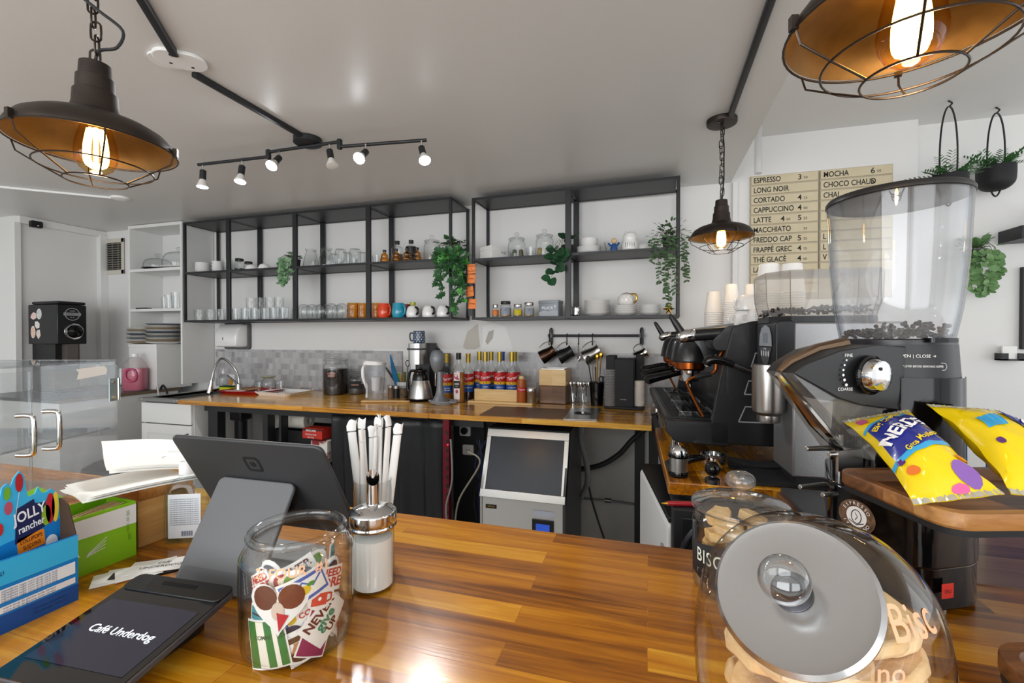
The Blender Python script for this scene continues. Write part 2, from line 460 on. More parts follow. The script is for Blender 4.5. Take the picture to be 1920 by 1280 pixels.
# ------------------------------------------------------------------ counters
bar = thing('bar_counter', 'long glossy acacia wood service bar in the foreground', 'counter', (0, 0, 0))
G().bb(-3.2, 2.6, .12, .949, CT - .04, CT).build('worktop', m_bar, bar, bevel=.004)
G().bb(-3.15, 2.5, .3, .85, .02, CT - .04).build('base', m_white, bar)
bret = thing('bar_counter_return', 'brown wood counter return beyond the large black grinder', 'counter', (.0, 0, 0))
G().bb(.33, 2.6, .951, 1.372, CT - .04, CT).build('worktop', wood('brown_counter', ['#4a2f1c', '#6d482c', '#80573a', '#8d6746'], (.5, .06), 'x', (2.2, 34), .3, .3, .5), bret, bevel=.004)
G().bb(.46, 2.55, .955, 1.33, .02, CT - .04).build('base', m_black, bret)

bc = thing('back_counter', 'long acacia wood worktop along the back wall', 'counter', (0, 0, 0))
XJ = at(803, 775, z=CT).x
xr = at(1222, 796, z=CT).x
G().bb(-2.96, XJ - .0008, 2.225, 2.957, CT - .027, CT).build('worktop', m_cnt, bc, bevel=.002)
G().bb(XJ + .0008, xr, 2.225, 2.957, CT - .027, CT).build('worktop', m_cnt, bc, bevel=.002)
g = G()
for u, h in ((399, .04), (497, .02), (525, .008)): x = at(u, 800, y=2.3).x; g.bb(x - h, x + h, 2.3, 2.36, .005, CT - .075)
g.bb(-2.82, -.85, 2.3, 2.34, CT - .075, CT - .028)
for x in (-2.78, -1.75): g.bb(x - .03, x + .03, 2.85, 2.9, .005, CT - .028)
g.build('leg_frame', m_black, bc)
for x in (-.02,): G().bb(x - .06, x, 2.88, 2.93, .005, CT - .028).build('leg', m_black, bc)

# machine counter on the right, turned a little towards the wall
mc = thing('machine_counter', 'acacia wood counter under the espresso machine', 'counter', at(1253, 903, z=CT), R(2.7))
G().prism([(0, 0), (.8, 0), (.8, 1.5), (.085, 1.5), (.055, .84), (.012, .8)], -.036, 0).build('worktop', m_cnty, mc, bevel=.003)
g = G().bb(.03, .8, .03, .06, -.14, -.036).bb(.02, .05, .03, 1.4, -.1, -.036)
for x, y in ((.04, .06), (.76, .06), (.04, 1.4)): g.bb(x - .025, x + .025, y - .025, y + .025, -.92, -.036)
g.build('leg_frame', m_black, mc)

# ------------------------------------------------------------------ wall shelves
def shelf_unit(name, label, loc, rz, xs, dbl, D=.285):
    """open black steel shelf: posts at xs, three panels"""
    t = thing(name, label, 'shelf', loc, rz)
    w = xs[-1]; H = .773
    for i, x in enumerate(xs):
        for y in (0, D):
            hw = .0175 if dbl[i] else .009
            G().bb(x - hw, x + hw, y, y + .018, 0, H).build('post', m_black, t, bevel=.002)
    for z in (.0, .372, .757):
        p = G()
        for a, b in zip(xs, xs[1:]): p.bb(a + .011, b - .011, .003, D + .012, z + .002, z + .015)
        p.build('shelf_panel', m_black, t)
        f = G()
        for y in (.001, D + .001): f.bb(xs[0], w, y, y + .016, z, z + .0152)
        for x in xs:
            for dx in ((-.012, .012) if x not in (xs[0], w) else ((.0,))): f.bb(x + dx - .006, x + dx + .006, .01, D, z, z + .0152)
        f.build('rail', m_black, t)
    return t
D0 = 2.652
xs = [at(u, 600, y=D0).x for u in (345.5, 427.5, 552.5, 690, 844)]
SH1 = V((xs[0], D0, EYE + .112))
shelf_unit('hanging_shelf', 'long black steel wall shelf with four bays of glasses and mugs', SH1, 0, [x - xs[0] for x in xs], [0, 1, 1, 1, 0])
SH2 = V((-1.0705, 2.704, EYE + .108)); RZ2 = R(-2.4)
shelf_unit('hanging_shelf', 'two bay black steel wall shelf holding plates and canisters', SH2, RZ2, [.0, .613, 1.226], [0, 1, 0], .245)
SHM2 = Matrix.Translation(SH2) @ Matrix.Rotation(RZ2, 4, 'Z')
Z1 = (EYE + .112 + .016, EYE + .112 + .388)      # standing heights, left unit: lower, middle
Z2 = (EYE + .108 + .016, EYE + .108 + .388)
# ------------------------------------------------------------------ barn pendants with wire cages
m_bronze = M('dark_bronze', '#2b2521', .45, .6, var=('#3a302a', 30))
m_bronze_in = M('aged_brass_lining', '#6e5836', .42, .8, var=('#4c3a1f', 14, .25), bump=(40, .15, .002))
m_amber = glass('amber_bulb_glass', (1, .86, .55), (.95, .55, .16), refl=.8)
m_fil = M('filament_glow', '#ffffff', .5, emit='#ffc873', es=24)
m_wire = M('cage_wire', '#3a322c', .35, .8)
def link_ring(g, c, L, W, r, rz, tilt=0):
    pts = []
    for k in range(16):
        a = 2 * pi * k / 16
        x = W / 2 * (1 if abs(cos(a)) > .999 else 1) * cos(a); z = (L / 2 - W / 2) * (1 if sin(a) > .01 else -1 if sin(a) < -.01 else 0) + W / 2 * sin(a)
        v = Euler((tilt, 0, rz)).to_matrix() @ V((x, 0, z)); pts.append(V(c) + v)
    g.tube(pts, r, 6, closed=True)
def pendant(label, loc, top, canopy, rz=0, loop=0):
    t = thing('pendant_lamp', label, 'lamp', loc, rz, 'caged barn pendants')
    out = [(.1235, -.001), (.1235, .004), (.119, .014), (.108, .028), (.09, .039), (.066, .047), (.046, .053), (.038, .06), (.0345, .075), (.033, .098), (.0295, .1), (.0285, .126), (.025, .128), (.0235, .152), (.009, .1545), (0, .1545)]
    inn = [(r - .002 if r > .02 else r, z - .002) for r, z in out[1:8]] + [(.03, .062), (.0, .062)]
    G().lathe(out, n=56).build('shade', m_bronze, t)
    G().lathe([(.1233, -.001)] + inn, n=56).build('shade_lining', m_bronze_in, t)
    g = G(); 
    g.tube([(.125 * cos(2 * pi * k / 48), .125 * sin(2 * pi * k / 48), -.003) for k in range(48)], .0016, 6, True)
    for r, z in ((.086, -.043), (.047, -.066)):
        g.tube([(r * cos(2 * pi * k / 40), r * sin(2 * pi * k / 40), z) for k in range(40)], .0014, 6, True)
    for k in range(6):
        a = 2 * pi * k / 6 + .35
        g.tube([(r * cos(a), r * sin(a), z) for r, z in ((.125, -.003), (.119, -.022), (.086, -.043), (.047, -.066))], .0014, 6)
    for k in range(3):
        a = 2 * pi * k / 3 + .35
        g.box((.127 * cos(a), .127 * sin(a), .002), (.008, .008, .016), (0, 0, a))
    g.build('wire_cage', m_wire, t)
    b = G().lathe([(0, -.054), (.012, -.052), (.024, -.043), (.031, -.028), (.0325, -.014), (.03, .006), (.024, .03), (.017, .052), (.014, .062)], n=28).build('bulb', m_amber, t)
    f = G()
    for k in range(4):
        a = pi * k / 4
        f.tube(smooth([(.010 * cos(a), .010 * sin(a), .03), (.015 * cos(a), .015 * sin(a), -.005), (.012 * cos(a), .012 * sin(a), -.036), (-.012 * cos(a), -.012 * sin(a), -.036), (-.015 * cos(a), -.015 * sin(a), -.005), (-.01 * cos(a), -.01 * sin(a), .03)], 4), .0036, 6)
    f.build('filament', m_fil, b)
    G().cyl((0, 0, .04), (0, 0, .062), .016).build('socket', M('brass_socket', '#7a5c2a', .35, .9), t)
    g = G(); z = .166; k = 0
    n = max(2, int((top - .166) / .0245)); step = (top - .166) / n
    for k in range(n + 1):
        sw = .004 * sin(k * 1.3)
        link_ring(g, (sw, 0, z + k * step - .004), step + .0105, .016, .0019, (k % 2) * pi / 2 + .4)
    g.build('chain', m_wire, t)
    cord = [(0, 0, .155), (.006, .003, .18)]
    if loop: cord += [(.034, .01, .19), (.04, .015, .225), (.012, -.006, .25), (-.02, -.01, .28), (-.012, .008, .31), (.014, 0, .34)]
    else: cord += [(.014, .004, .166 + (top - .166) * q) for q in (.25, .5, .75)]
    cord += [(0, 0, top)]
    G().tube(smooth(cord, 5), .0028, 8).build('cord', m_rubber, t)
    if canopy:
        c = G().lathe([(0, top + .002), (.012, top), (.058, top + .004), (.06, top + .008), (.06, top + .024), (0, top + .024)], n=40).build('canopy', m_bronze, t)
        G().cyl((.03, .02, top), (.03, .02, top + .01), .004, n=10).build('screw', m_blackp, c)
        G().cyl((-.03, -.02, top), (-.03, -.02, top + .01), .004, n=10).build('screw', m_blackp, c)
    l = bpy.data.lights.new('bulb_light', 'POINT'); l.energy = .7; l.color = (1, .74, .46); l.shadow_soft_size = .02
    o = bpy.data.objects.new('bulb_light', l); C.objects.link(o); o.parent = t; o.location = (0, 0, -.062)
    return t
pendant('large caged barn pendant above the bar, with a looping cord, over the acrylic case', (-.9986, .60, 1.699), .555, True, .25, 1)
pendant('caged barn pendant hanging right over the coffee grinder, its glowing bulb seen from below', (.284, .627, 1.70), .554, True, .9)
pendant('small far caged barn pendant on a black canopy near the menu board', (.293, 2.10, 1.763), .467, True, .5)

# ------------------------------------------------------------------ track light
ty = 1.75
tl = thing('track_light', 'black six head zigzag track light on the ceiling', 'light', (-1.509, ty, 2.254))
G().lathe([(0, -.03), (.05, -.03), (.062, -.024), (.062, 0), (0, 0)], n=40).build('canopy', m_black, tl)
x0 = -1.509
def bar(xa, xb, z, ya=0, yb=0): G().cyl((xa - x0, ya, z), (xb - x0, yb, z), .0075, n=12).build('rail', m_black, tl)
bar(-2.15, -1.735, -.058, -.02, 0); bar(-1.735, -1.336, -.036); bar(-1.336, -.93, -.058, 0, .05)
for x in (-1.735, -1.336): G().box((x - x0, 0, -.047), (.018, .02, .045)).build('joint', m_black, tl, bevel=.003)
m_led = M('spot_bulb_lit', '#ffffff', .3, emit='#f6f9ff', es=60)
m_ledoff = M('spot_bulb_unlit', '#d9d6d0', .25)
heads = [(-2.12, (0, -.05, -1), 1, -.019), (-1.886, (.08, -.22, -1), 1, -.008), (-1.672, (.1, -.75, -.8), 1, 0), (-1.39, (.32, -.15, -1), 0, 0), (-1.207, (.1, -.8, -.7), 1, .01), (-.95, (.45, -.42, -1), 1, .045)]
for x, d, lit, dy in heads:
    d = V(d).normalized(); zb = -.036 if -1.735 < x < -1.336 else -.058
    p = V((x - x0, dy, zb)); j = p + V((0, 0, -.034)); a = j - d * .004; b = a + d * .048; c = b + d * .036
    h = G().tube([a, a + d * .003, b], [.012, .0145, .0145], 20).build('spot_head', m_black, tl)
    G().cyl(p, j, .0045, n=10).build('stem', m_chrome, h)
    q = d.to_track_quat('Z', 'Y').to_euler()
    G().lathe([(.013, 0), (.016, .008), (.0255, .033), (.0262, .036), (.0245, .0365), (0, .0365)], c=b, n=24, rot=q).build('spot_bulb', m_ledoff, h)
    G().lathe([(.0243, .0368), (.012, .0385), (0, .039)], c=b, n=24, rot=q).build('spot_lens', m_led if lit else m_ledoff, h)
    if lit:
        l = bpy.data.lights.new('spot_beam', 'SPOT'); l.energy = 22; l.spot_size = R(120); l.spot_blend = .8; l.shadow_soft_size = .025; l.color = (.97, .98, 1)
        o = bpy.data.objects.new('spot_beam', l); C.objects.link(o); o.parent = tl; o.location = b + d * .045
        o.rotation_euler = d.to_track_quat('-Z', 'Y').to_euler()

# ------------------------------------------------------------------ ceiling wiring
def raceway(label, a, b, w=.018, h=.012, m=None, name='cable_raceway', end=None):
    a, b = V(a), V(b); c = (a + b) / 2; L = (b - a).length; ang = math.atan2((b - a).y, (b - a).x)
    t = thing(name, label, 'cable cover', (c.x, c.y, 2.2537), ang)
    G().rbox((0, 0, -h / 2), (L, w, h), .004, axis='x').build('cover', m or m_black, t)
    if end: G().lathe([(0, -.02), (.03, -.019), (.05, -.012), (.055, 0), (0, 0)], c=(L / 2 + .04, 0, 0), n=30).build('end_cap', m, t)
    return t
raceway('black cable cover running across the ceiling to the white ceiling plate', (-1.10, .62, 0), (-1.458, 1.095, 0), .024, .018)
raceway('black cable cover from the white ceiling plate to the track light', (-1.503, 1.197, 0), (-1.499, 1.69, 0), .024, .018)
raceway('long black cable cover on the ceiling leading to the small far pendant', (.300, -.4, 0), (.318, 2.04, 0), .022, .018)
raceway('white cable cover on the ceiling at the far left', (-4.3, 1.3, 0), (-3.356, 2.11, 0), .02, .014, m_whitep, end=True)
jc = thing('junction_cover', 'white round junction plate with screw holes on the ceiling', 'ceiling plate', (-1.474, 1.126, 2.254), R(40))
G().rbox((0, 0, -.006), (.15, .105, .012), .05, n=8).build('plate', m_whitep, jc, bevel=.003)
G().rbox((-.045, .03, -.003), (.1, .09, .006), .045, n=8).build('back_plate', m_whitep, jc)
for x, y in ((.03, .025), (-.03, .022), (-.02, -.03)): G().cyl((x, y, -.0125), (x, y, -.01), .005, n=12).build('screw_hole', m_blackm, jc)
# ------------------------------------------------------------------ foreground jars on the bar
def jar_wall(prof, t=.003):
    """closed wall from an outer profile (bottom to top), inner side offset by t"""
    inn = [(max(r - t, 0), z + (t if i == 0 else 0)) for i, (r, z) in enumerate(prof)]
    return [(0, prof[0][1])] + prof + inn[::-1] + [(0, inn[0][1])]
m_jar = glass('jar_glass', (.985, .99, .985), (.62, .67, .66), refl=1.5)
m_lidg = glass('lid_glass', (.95, .97, .96), (.5, .58, .55), refl=2.2, haze=.05)
def fr_up(p, ang, r):
    """frame tangent to a vertical cylinder of radius r around p, facing ang"""
    n = V((cos(ang), sin(ang), 0)); x = V((-sin(ang), cos(ang), 0))
    return frame(V(p) + n * r, x, (0, 0, 1))

# --- sticker jar
JX, JY = -.459, .51
sj = thing('glass_jar', 'open clear glass jar filled with paper stickers on the bar front', 'jar', (JX, JY, CT))
prof = spr([(.052, .0), (.066, .006), (.0705, .022), (.0715, .07), (.0715, .112), (.0705, .127), (.063, .139), (.056, .144)], 4) + [(.056, .149)]
G().lathe(jar_wall(prof, .003), n=64).build('body', m_jar, sj)
g = G(); g.tube([(.0585 * cos(2 * pi * k / 56), .0585 * sin(2 * pi * k / 56), .152) for k in range(56)], .0052, 12, True)
g.build('rim', m_jar, sj)
ac = math.atan2(-JY, -JX)      # towards the camera
def on_jar(x, y, r=.0722): 
    a = ac - .10 + x / r; return V(((r - max(0, y) * .3) * cos(a), (r - max(0, y) * .3) * sin(a), .126 + y))
g = G(); g.text('2/ FOUR  #1', .017, on_jar, bold=.012); g.build('lettering', M('peach_chalk', '#f0b48c', .7), sj)
# stickers: every one its own thing
stk = random.Random(5)
m_sw = M('sticker_white', '#f4f2ee', .45)
ink = lambda c: M('ink_' + c.strip('#'), c, .45)
def sticker(kind, label, ang, z, r, roll=0, w=.035, tilt=0):
    p = V((JX + r * cos(ang), JY + r * sin(ang), CT + z))
    t = thing('sticker', label, 'sticker', p, 0, 'stickers in the glass jar')
    sh, art = STK[kind]
    G().prism([(a * w, b * w) for a, b in sh], -.0003, .0003).bend(ang, z, r, roll).build('backing', m_sw, t)
    for j, (c, what) in enumerate(art):
        g = G(); ff = Matrix.Translation((0, 0, .0004 + .00012 * j))
        if what[0] == 't': g.text(what[1], what[2] * w, ff @ Matrix.Translation((what[3] * w, what[4] * w, 0)), bold=.03)
        elif what[0] == 'p': g.decal([(a * w, b * w) for a, b in what[1]], ff)
        elif what[0] == 's': g.strip([(a * w, b * w) for a, b in what[1]], what[2] * w, ff)
        g.bend(ang, z, r, roll).build('print', ink(c), t)
    return t
def heart(s=1): return [(s * .5 * (16 * sin(a) ** 3) / 16, s * .5 * (13 * cos(a) - 5 * cos(2 * a) - 2 * cos(3 * a) - cos(4 * a)) / 16) for a in [2 * pi * k / 28 for k in range(28)]]
def ov(x, y, a, b, n=16): return [(x + a * cos(2 * pi * k / n), y + b * sin(2 * pi * k / n)) for k in range(n)]
def rc(x0, x1, y0, y1): return [(x0, y0), (x1, y0), (x1, y1), (x0, y1)]
STK = {
 'heart': (heart(1.15), [('#5a2a14', ('p', ov(-.25, .16, .24, .24))), ('#6b3418', ('p', ov(.25, .16, .24, .24))), ('#c9b8a8', ('p', ov(0, -.1, .12, .18))), ('#b3262b', ('p', [(-.02, -.12), (.2, -.2), (.02, -.5)]))]),
 'more': (rc(-.5, .5, -.3, .4), [('#c8342e', ('t', 'I NEED', .3, 0, .22)), ('#c8342e', ('t', 'MORE', .36, 0, -.06))]),
 'mug': (ov(0, 0, .5, .42), [('#d8483c', ('p', rc(-.32, .2, -.26, .2))), ('#c23a30', ('s', [(.2, .1), (.36, .06), (.36, -.14), (.2, -.18)], .07)), ('#ffffff', ('p', ov(-.06, -.04, .06, .06)))]),
 'live': (rc(-.35, .35, -.62, .62), [('#8d1f56', ('p', rc(-.31, .31, -.58, .58))), ('#f6eef2', ('t', 'LOVE', .34, 0, .1))]),
 'never': (rc(-.55, .55, -.4, .4), [('#5c1a20', ('t', 'NEVER', .3, 0, .2)), ('#2f8a6a', ('t', 'give', .34, 0, -.02)), ('#5c1a20', ('t', 'UP', .26, 0, -.26))]),
 'lemon': (rc(-.55, .55, -.28, .42), [('#3e63b8', ('p', rc(-.5, .5, -.22, .36))), ('#f4f2ea', ('p', rc(-.46, .46, -.14, .28))), ('#3e63b8', ('s', [(-.44, .24), (-.2, .06), (0, .24), (.2, .06), (.44, .24)], .05)), ('#e8c22c', ('p', ov(0, .04, .14, .11))), ('#4d8a3a', ('p', ov(.17, .12, .09, .05)))]),
 'green': (rc(-.5, .5, -.62, .5), [('#2f7a3a', ('p', rc(-.46, .46, -.58, .46))), ('#f2efe2', ('p', rc(-.2, .02, -.58, .46))), ('#1f4f2a', ('t', 'COMMITTED', .13, .1, .1)), ('#f2efe2', ('p', rc(.2, .3, -.58, .46)))]),
 'book': (rc(-.4, .4, -.5, .5), [('#3a8f9c', ('p', rc(-.34, .34, .0, .44))), ('#d99aa2', ('p', rc(-.34, .34, -.44, -.05))), ('#27313a', ('s', [(-.3, .2), (.3, .2)], .06))]),
 'bowl': (ov(0, 0, .5, .45), [('#a3222a', ('p', ov(0, .04, .34, .3))), ('#f2d9c4', ('p', ov(0, .06, .2, .16)))]),
 'latte': (rc(-.42, .42, -.5, .5), [('#4b2a18', ('p', ov(0, -.22, .36, .2))), ('#b98a5c', ('p', rc(-.3, .3, -.1, .16))), ('#5a3a22', ('p', rc(-.26, .26, .18, .34)))]),
 'amour': (rc(-.55, .55, -.25, .25), [('#20242c', ('t', 'Mmmm', .34, 0, 0))]),
 'leaf': (ov(0, 0, .45, .5), [('#6d9a3c', ('p', ov(-.1, .1, .2, .3))), ('#8fb24e', ('p', ov(.16, -.1, .16, .26)))]),
 'coffee': (rc(-.55, .55, -.22, .26), [('#c8342e', ('t', 'COFFEE', .27, 0, .02))]),
 'purple': (ov(0, 0, .42, .5), [('#3b3550', ('p', ov(0, .1, .28, .26))), ('#d9cfe6', ('p', ov(0, -.14, .2, .16)))]),
}
lay = [('heart', .34, .086, .067, .0, .06), ('lemon', -.12, .098, .066, .35, .05), ('more', -.55, .1, .065, -.25, .042), ('mug', -.42, .083, .067, -.2, .036), ('never', -.5, .052, .067, .75, .05),
       ('live', -.35, .042, .0665, -.35, .05), ('green', .62, .038, .0665, .18, .052), ('book', .78, .062, .0665, -.1, .036), ('bowl', .37, .03, .067, .4, .034), ('latte', -.05, .028, .0655, .3, .042),
       ('amour', -.05, .082, .0672, .3, .04), ('coffee', -.28, .068, .0672, .3, .034), ('leaf', .05, .106, .06, .5, .035), ('bowl', .3, .108, .06, -.4, .034), ('purple', .12, .04, .064, -.5, .038),
       ('lemon', .1, .06, .062, 1.2, .045), ('more', .9, .1, .06, .5, .04), ('leaf', -.9, .05, .063, .2, .04), ('amour', .28, .05, .064, -.6, .042), ('purple', -.9, .1, .055, .3, .04)]
words = {'heart': 'heart shaped sticker with two brown coffee cups', 'more': 'white sticker with red I NEED MORE lettering', 'mug': 'sticker with a red mug', 'live': 'dark pink sticker with white LOVE lettering',
 'never': 'never give up lettering sticker', 'lemon': 'blue and white tile sticker with a lemon', 'green': 'green striped sticker', 'book': 'sticker of a teal and pink stack', 'bowl': 'round sticker with a red bowl',
 'latte': 'sticker of brown coffee layers', 'amour': 'white sticker with a black handwritten word', 'leaf': 'sticker with green leaves', 'coffee': 'white sticker with red coffee lettering', 'purple': 'sticker with a dark purple round print'}
where = ['front of the sticker jar', 'behind the others in the sticker jar']
seen = {}; STKN = []
for k, da, z, r, roll, w in lay:
    n = seen.get(k, 0); seen[k] = n + 1
    sticker(k, words[k] + ', ' + where[n], ac - da, z, .0680 - .00075 * (len(STKN)), roll, w * 1.05); STKN.append(k)
for k in range(58):
    kd = stk.choice(list(STK)); n = seen.get(kd, 0); seen[kd] = n + 1
    sticker(kd, words[kd] + ', behind the others in the sticker jar', ac + stk.uniform(-1.5, 1.5), stk.uniform(.018, .108), stk.uniform(.036, .052), stk.uniform(-.6, .6), stk.uniform(.036, .05))
# loose sticker backs that fill the middle of the jar
for k in range(16):
    a = stk.uniform(0, 6.28); r = stk.uniform(.0, .04); z = .012 + k * .0058
    t = thing('sticker', 'plain pale back of a sticker deep inside the jar', 'sticker', (JX + r * cos(a), JY + r * sin(a), CT + z), a, 'blank sticker backs in the jar')
    f = Euler((stk.uniform(.5, 1.4), stk.uniform(-.3, .3), a)).to_matrix().to_4x4()
    G().prism([(p * .042, q * .042) for p, q in stk.choice([heart(1), rc(-.5, .5, -.35, .35), ov(0, 0, .5, .42)])], -.0003, .0003, f).build('backing', M('sticker_back', '#e6e0d6', .6), t)

# --- sugar dispenser
sd = thing('sugar_dispenser', 'ribbed glass sugar dispenser with chrome spout lid', 'sugar dispenser', (-.439, .657, CT))
def fluted(r, n, amp, z): return [V(((r + amp * cos(n * a)) * cos(a), (r + amp * cos(n * a)) * sin(a), z)) for a in [2 * pi * k / 144 for k in range(144)]]
g = G(); g.loft([fluted(r, 24, a, z) for r, a, z in ((.031, 0, 0), (.036, 0, .003), (.0365, 0, .014), (.0335, .0006, .02), (.0335, .0008, .085), (.034, 0, .096), (.0345, 0, .104))], cap=False)
g.lathe([(0, 0), (.031, 0)], n=40).build('glass_body', m_glass2, sd)
G().lathe([(0, .005), (.0315, .005), (.0315, .083), (.02, .088), (0, .09)], n=40).build('sugar', M('sugar', '#f2f0ea', .9, bump=(900, .3, .001)), sd)
l = G().lathe(spr([(.0375, .1), (.0388, .103), (.0375, .107), (.0385, .111), (.0385, .121), (.037, .127), (.025, .134), (.008, .138), (0, .138)], 3), n=48).build('lid', m_chrome, sd)
g = G(); g.tube([(0, 0, .136), (0, 0, .165), (0, 0, .17)], [.0105, .0105, .0105], 20, cap=False)
g.loft([[V((.0105 * cos(a), .0105 * sin(a), .17 + (.011 + .011 * cos(a - 2.2)) * s)) for a in [2 * pi * k / 20 for k in range(20)]] for s in (0, 1)], cap=False)
g.build('spout', m_chrome, l)

# --- glass of wrapped straws
sg = thing('straw_glass', 'ribbed drinking glass holding paper wrapped straws behind the sugar dispenser', 'glass', (-.506, .757, CT))
g = G(); g.loft([fluted(r, 30, a, z) for r, a, z in ((.031, 0, 0), (.0325, .0004, .01), (.0345, .0006, .12), (.0345, 0, .136), (.035, 0, .142), (.0335, 0, .142), (.033, 0, .136), (.03, 0, .01))], cap=False)
g.lathe([(0, .004), (.031, .004)], n=30); g.build('glass_body', m_glass2, sg)
m_wrap = M('straw_wrapper', '#f3f3f1', .7, bump=(25, .3, .004))
rs = random.Random(3)
lean = [(.0165 * i, .0105 * j, .222 + .013 * ((i * 5 + j * 3 + 20) % 4) / 3 + (.012 if i > 0 and j < 1 else 0), .026 * i + .002 * j, .012 * j) for j in (1, 0, -1) for i in (-1, 0, 1)]
for k, (dx, dy, L, lx, ly) in enumerate(lean):
    t = thing('wrapped_straw', 'white paper wrapped straw standing in the ribbed glass', 'straw', (-.506 + dx, .757 + dy, CT + .006), .3 * k, 'wrapped straws')
    d = V((lx, ly, L)); top = d
    w_, h_ = .0079, .0044
    el = lambda c, w, h: [V(c) + V((w * cos(a), h * sin(a), 0)) for a in [2 * pi * q / 14 for q in range(14)]]
    G().loft([el((0, 0, 0), .0065, .0042), el(d * .3, w_, h_), el(d * .7, w_, h_), el(d * .97, w_, h_ * .9)]).build('wrapper', m_wrap, t)
    x = V((1, .1 * rs.uniform(-2, 2), 0)).normalized(); g = G()
    e = d + V((rs.uniform(-.004, .004), rs.uniform(-.004, .004), .016))
    g.loft([[d + V((.0085 * cos(a), .004 * sin(a), -.004)) for a in [2 * pi * q / 12 for q in range(12)]], [d + V((.0092 * cos(a), .0016 * sin(a), .006)) for a in [2 * pi * q / 12 for q in range(12)]], [e + V((.0085 * cos(a), .0006 * sin(a) + .003 * cos(2 * a), .002 * cos(3 * a))) for a in [2 * pi * q / 12 for q in range(12)]]])
    g.build('wrapper_end', m_wrap, t)

# --- upright biscuit jar
bj = thing('biscuit_jar', 'upright glass biscuit jar with knobbed glass lid and black chalk label', 'jar', (.145, .821, CT))
prof = spr([(.058, 0), (.069, .004), (.0725, .014), (.073, .06), (.073, .105), (.071, .117), (.066, .124), (.0655, .132)], 4)
G().lathe(jar_wall(prof, .003), n=64).build('body', m_jar, bj)
lid = G().lathe(spr([(.062, .131), (.0735, .133), (.075, .138), (.073, .143), (.06, .147), (.045, .152), (.03, .155), (.014, .157), (.0115, .163), (.013, .167), (.021, .172), (.023, .18), (.019, .189), (.009, .194), (0, .195)], 3), n=56).build('lid', m_lidg, bj)
ab = math.atan2(-.821, -.145)
lab = []
for k in range(25):
    a = -1.25 + 2.2 * k / 24; lab.append((a, .0085 * cos(a * 2.2)))
g = G(); vs = []
for a, dz in lab:
    for z in (.024 - dz, .086 + dz * .9): vs.append(((.0737) * cos(ab + a), (.0737) * sin(ab + a), z))
g._add(vs, [(2 * i, 2 * i + 2, 2 * i + 3, 2 * i + 1) for i in range(24)])
lb = g.build('chalk_label', M('chalkboard', '#1c1b1b', .75), bj, sol=.0004)
def on_b(x, y, r=.0743): a = ab - 1.0 + x / r; return V((r * cos(a), r * sin(a), .064 + y))
g = G(); g.text('BISCOTTI', .03, on_b, bold=.004, sp=1.1, align='LEFT', sx=.8); g.build('lettering', M('chalk', '#e9f2e2', .8), lb)
g = G(); g.text('r C', .018, lambda x, y: on_b(x + .0, y - .024), align='LEFT'); g.build('faint_lettering', M('faint_chalk', '#6d6b69', .8), lb)
# biscuits, each its own thing
m_bisc = M('biscuit', '#d9a45c', .8, var=('#f0d098', 60, .25), bump=(90, .5, .004))
m_bisc2 = M('biscuit_pale', '#f0d2a2', .8, var=('#dcae72', 40, .25), bump=(80, .5, .004))
def biscuit_mesh(L, W, H, seed):
    r = random.Random(seed); g = G()
    pts = [(x + r.uniform(-.004, .004), y + r.uniform(-.003, .003)) for x, y in rrect(L, W, W * .4, 3)]
    g.prism(pts, 0, H); return g
def biscuits(n, c, rad, z0, z1, L, W, H, label, group, mat, seed, flat=1.2):
    r = random.Random(seed); base = None
    for k in range(n):
        a = 1.571 * k + .5 * (k // 4); q = rad * (.82 + .1 * r.random()); z = z0 + (z1 - z0) * (k // 4) / max(1, (n - 1) // 4)
        p = (c[0] + q * cos(a), c[1] + q * sin(a), z)
        if base is None:
            base = biscuit_mesh(L, W, H, seed).build('biscuit', mat, bevel=H * .25, sub=0); o = base; tag(o, label, 'biscuit', group)
        else:
            o = base.copy(); C.objects.link(o)
        o.location = p; o.rotation_euler = (r.uniform(-flat, flat), r.uniform(-.25, .25), a + 1.57 + r.uniform(-.3, .3))
biscuits(24, (.145, .821), .043, CT + .012, CT + .102, .046, .034, .015, 'golden brown biscotti piece in the upright biscuit jar', 'biscotti in the upright jar', m_bisc, 4, .25)

# --- slanted cookie jar with tilted metal lid
KX, KY = .153, .504
kj = thing('cookie_jar', 'slanted glass cookie jar with round brushed metal lid and glass knob', 'jar', (KX, KY, CT))
lc = V((.123 - KX, .4546 - KY, 1.113 - CT)); ln = V((-.40, -.62, .68)).normalized()
g = G(); pk = spr([(.062, 0), (.084, .010), (.099, .045), (.103, .09), (.101, .14), (.089, .188), (.06, .222), (.03, .233)], 5) + [(0, .236)]
rows = []
for r, z in pk:
    ring = []
    for k in range(96):
        a = 2 * pi * k / 96; e = 1 + .035 * sin(pi * z / .236) * cos(4 * a); p = V((r * e * cos(a), r * e * sin(a), z)); d = (p - lc + ln * .012).dot(ln)
        ring.append(p - ln * d if d > 0 else p)
    rows.append(ring)
g.loft(rows, cap=False); g._add(rows[0], [tuple(range(96))])
cr = lambda r, o: [lc + ln * o + (Matrix.Rotation(2 * pi * k / 64, 3, ln) @ V((-ln.y, ln.x, 0)).normalized()) * r for k in range(64)]
g.loft([cr(.066, -.013), cr(.061, -.011), cr(.06, -.004)], cap=False); g.build('body', m_jar, kj)
q = ln.to_track_quat('Z', 'Y').to_matrix().to_4x4(); fl = Matrix.Translation(lc) @ q
m_spun = M('spun_aluminium', '#c6c6c7', .2, 1, aniso=.5, bump=(150, .04, .001))
g = G(); g.m = fl; lid = g.lathe([(.058, -.006), (.0635, -.004), (.0655, 0), (.0655, .003), (.062, .006), (.056, .0045), (.03, .0035), (0, .0035)], n=72).build('lid', m_spun, kj)
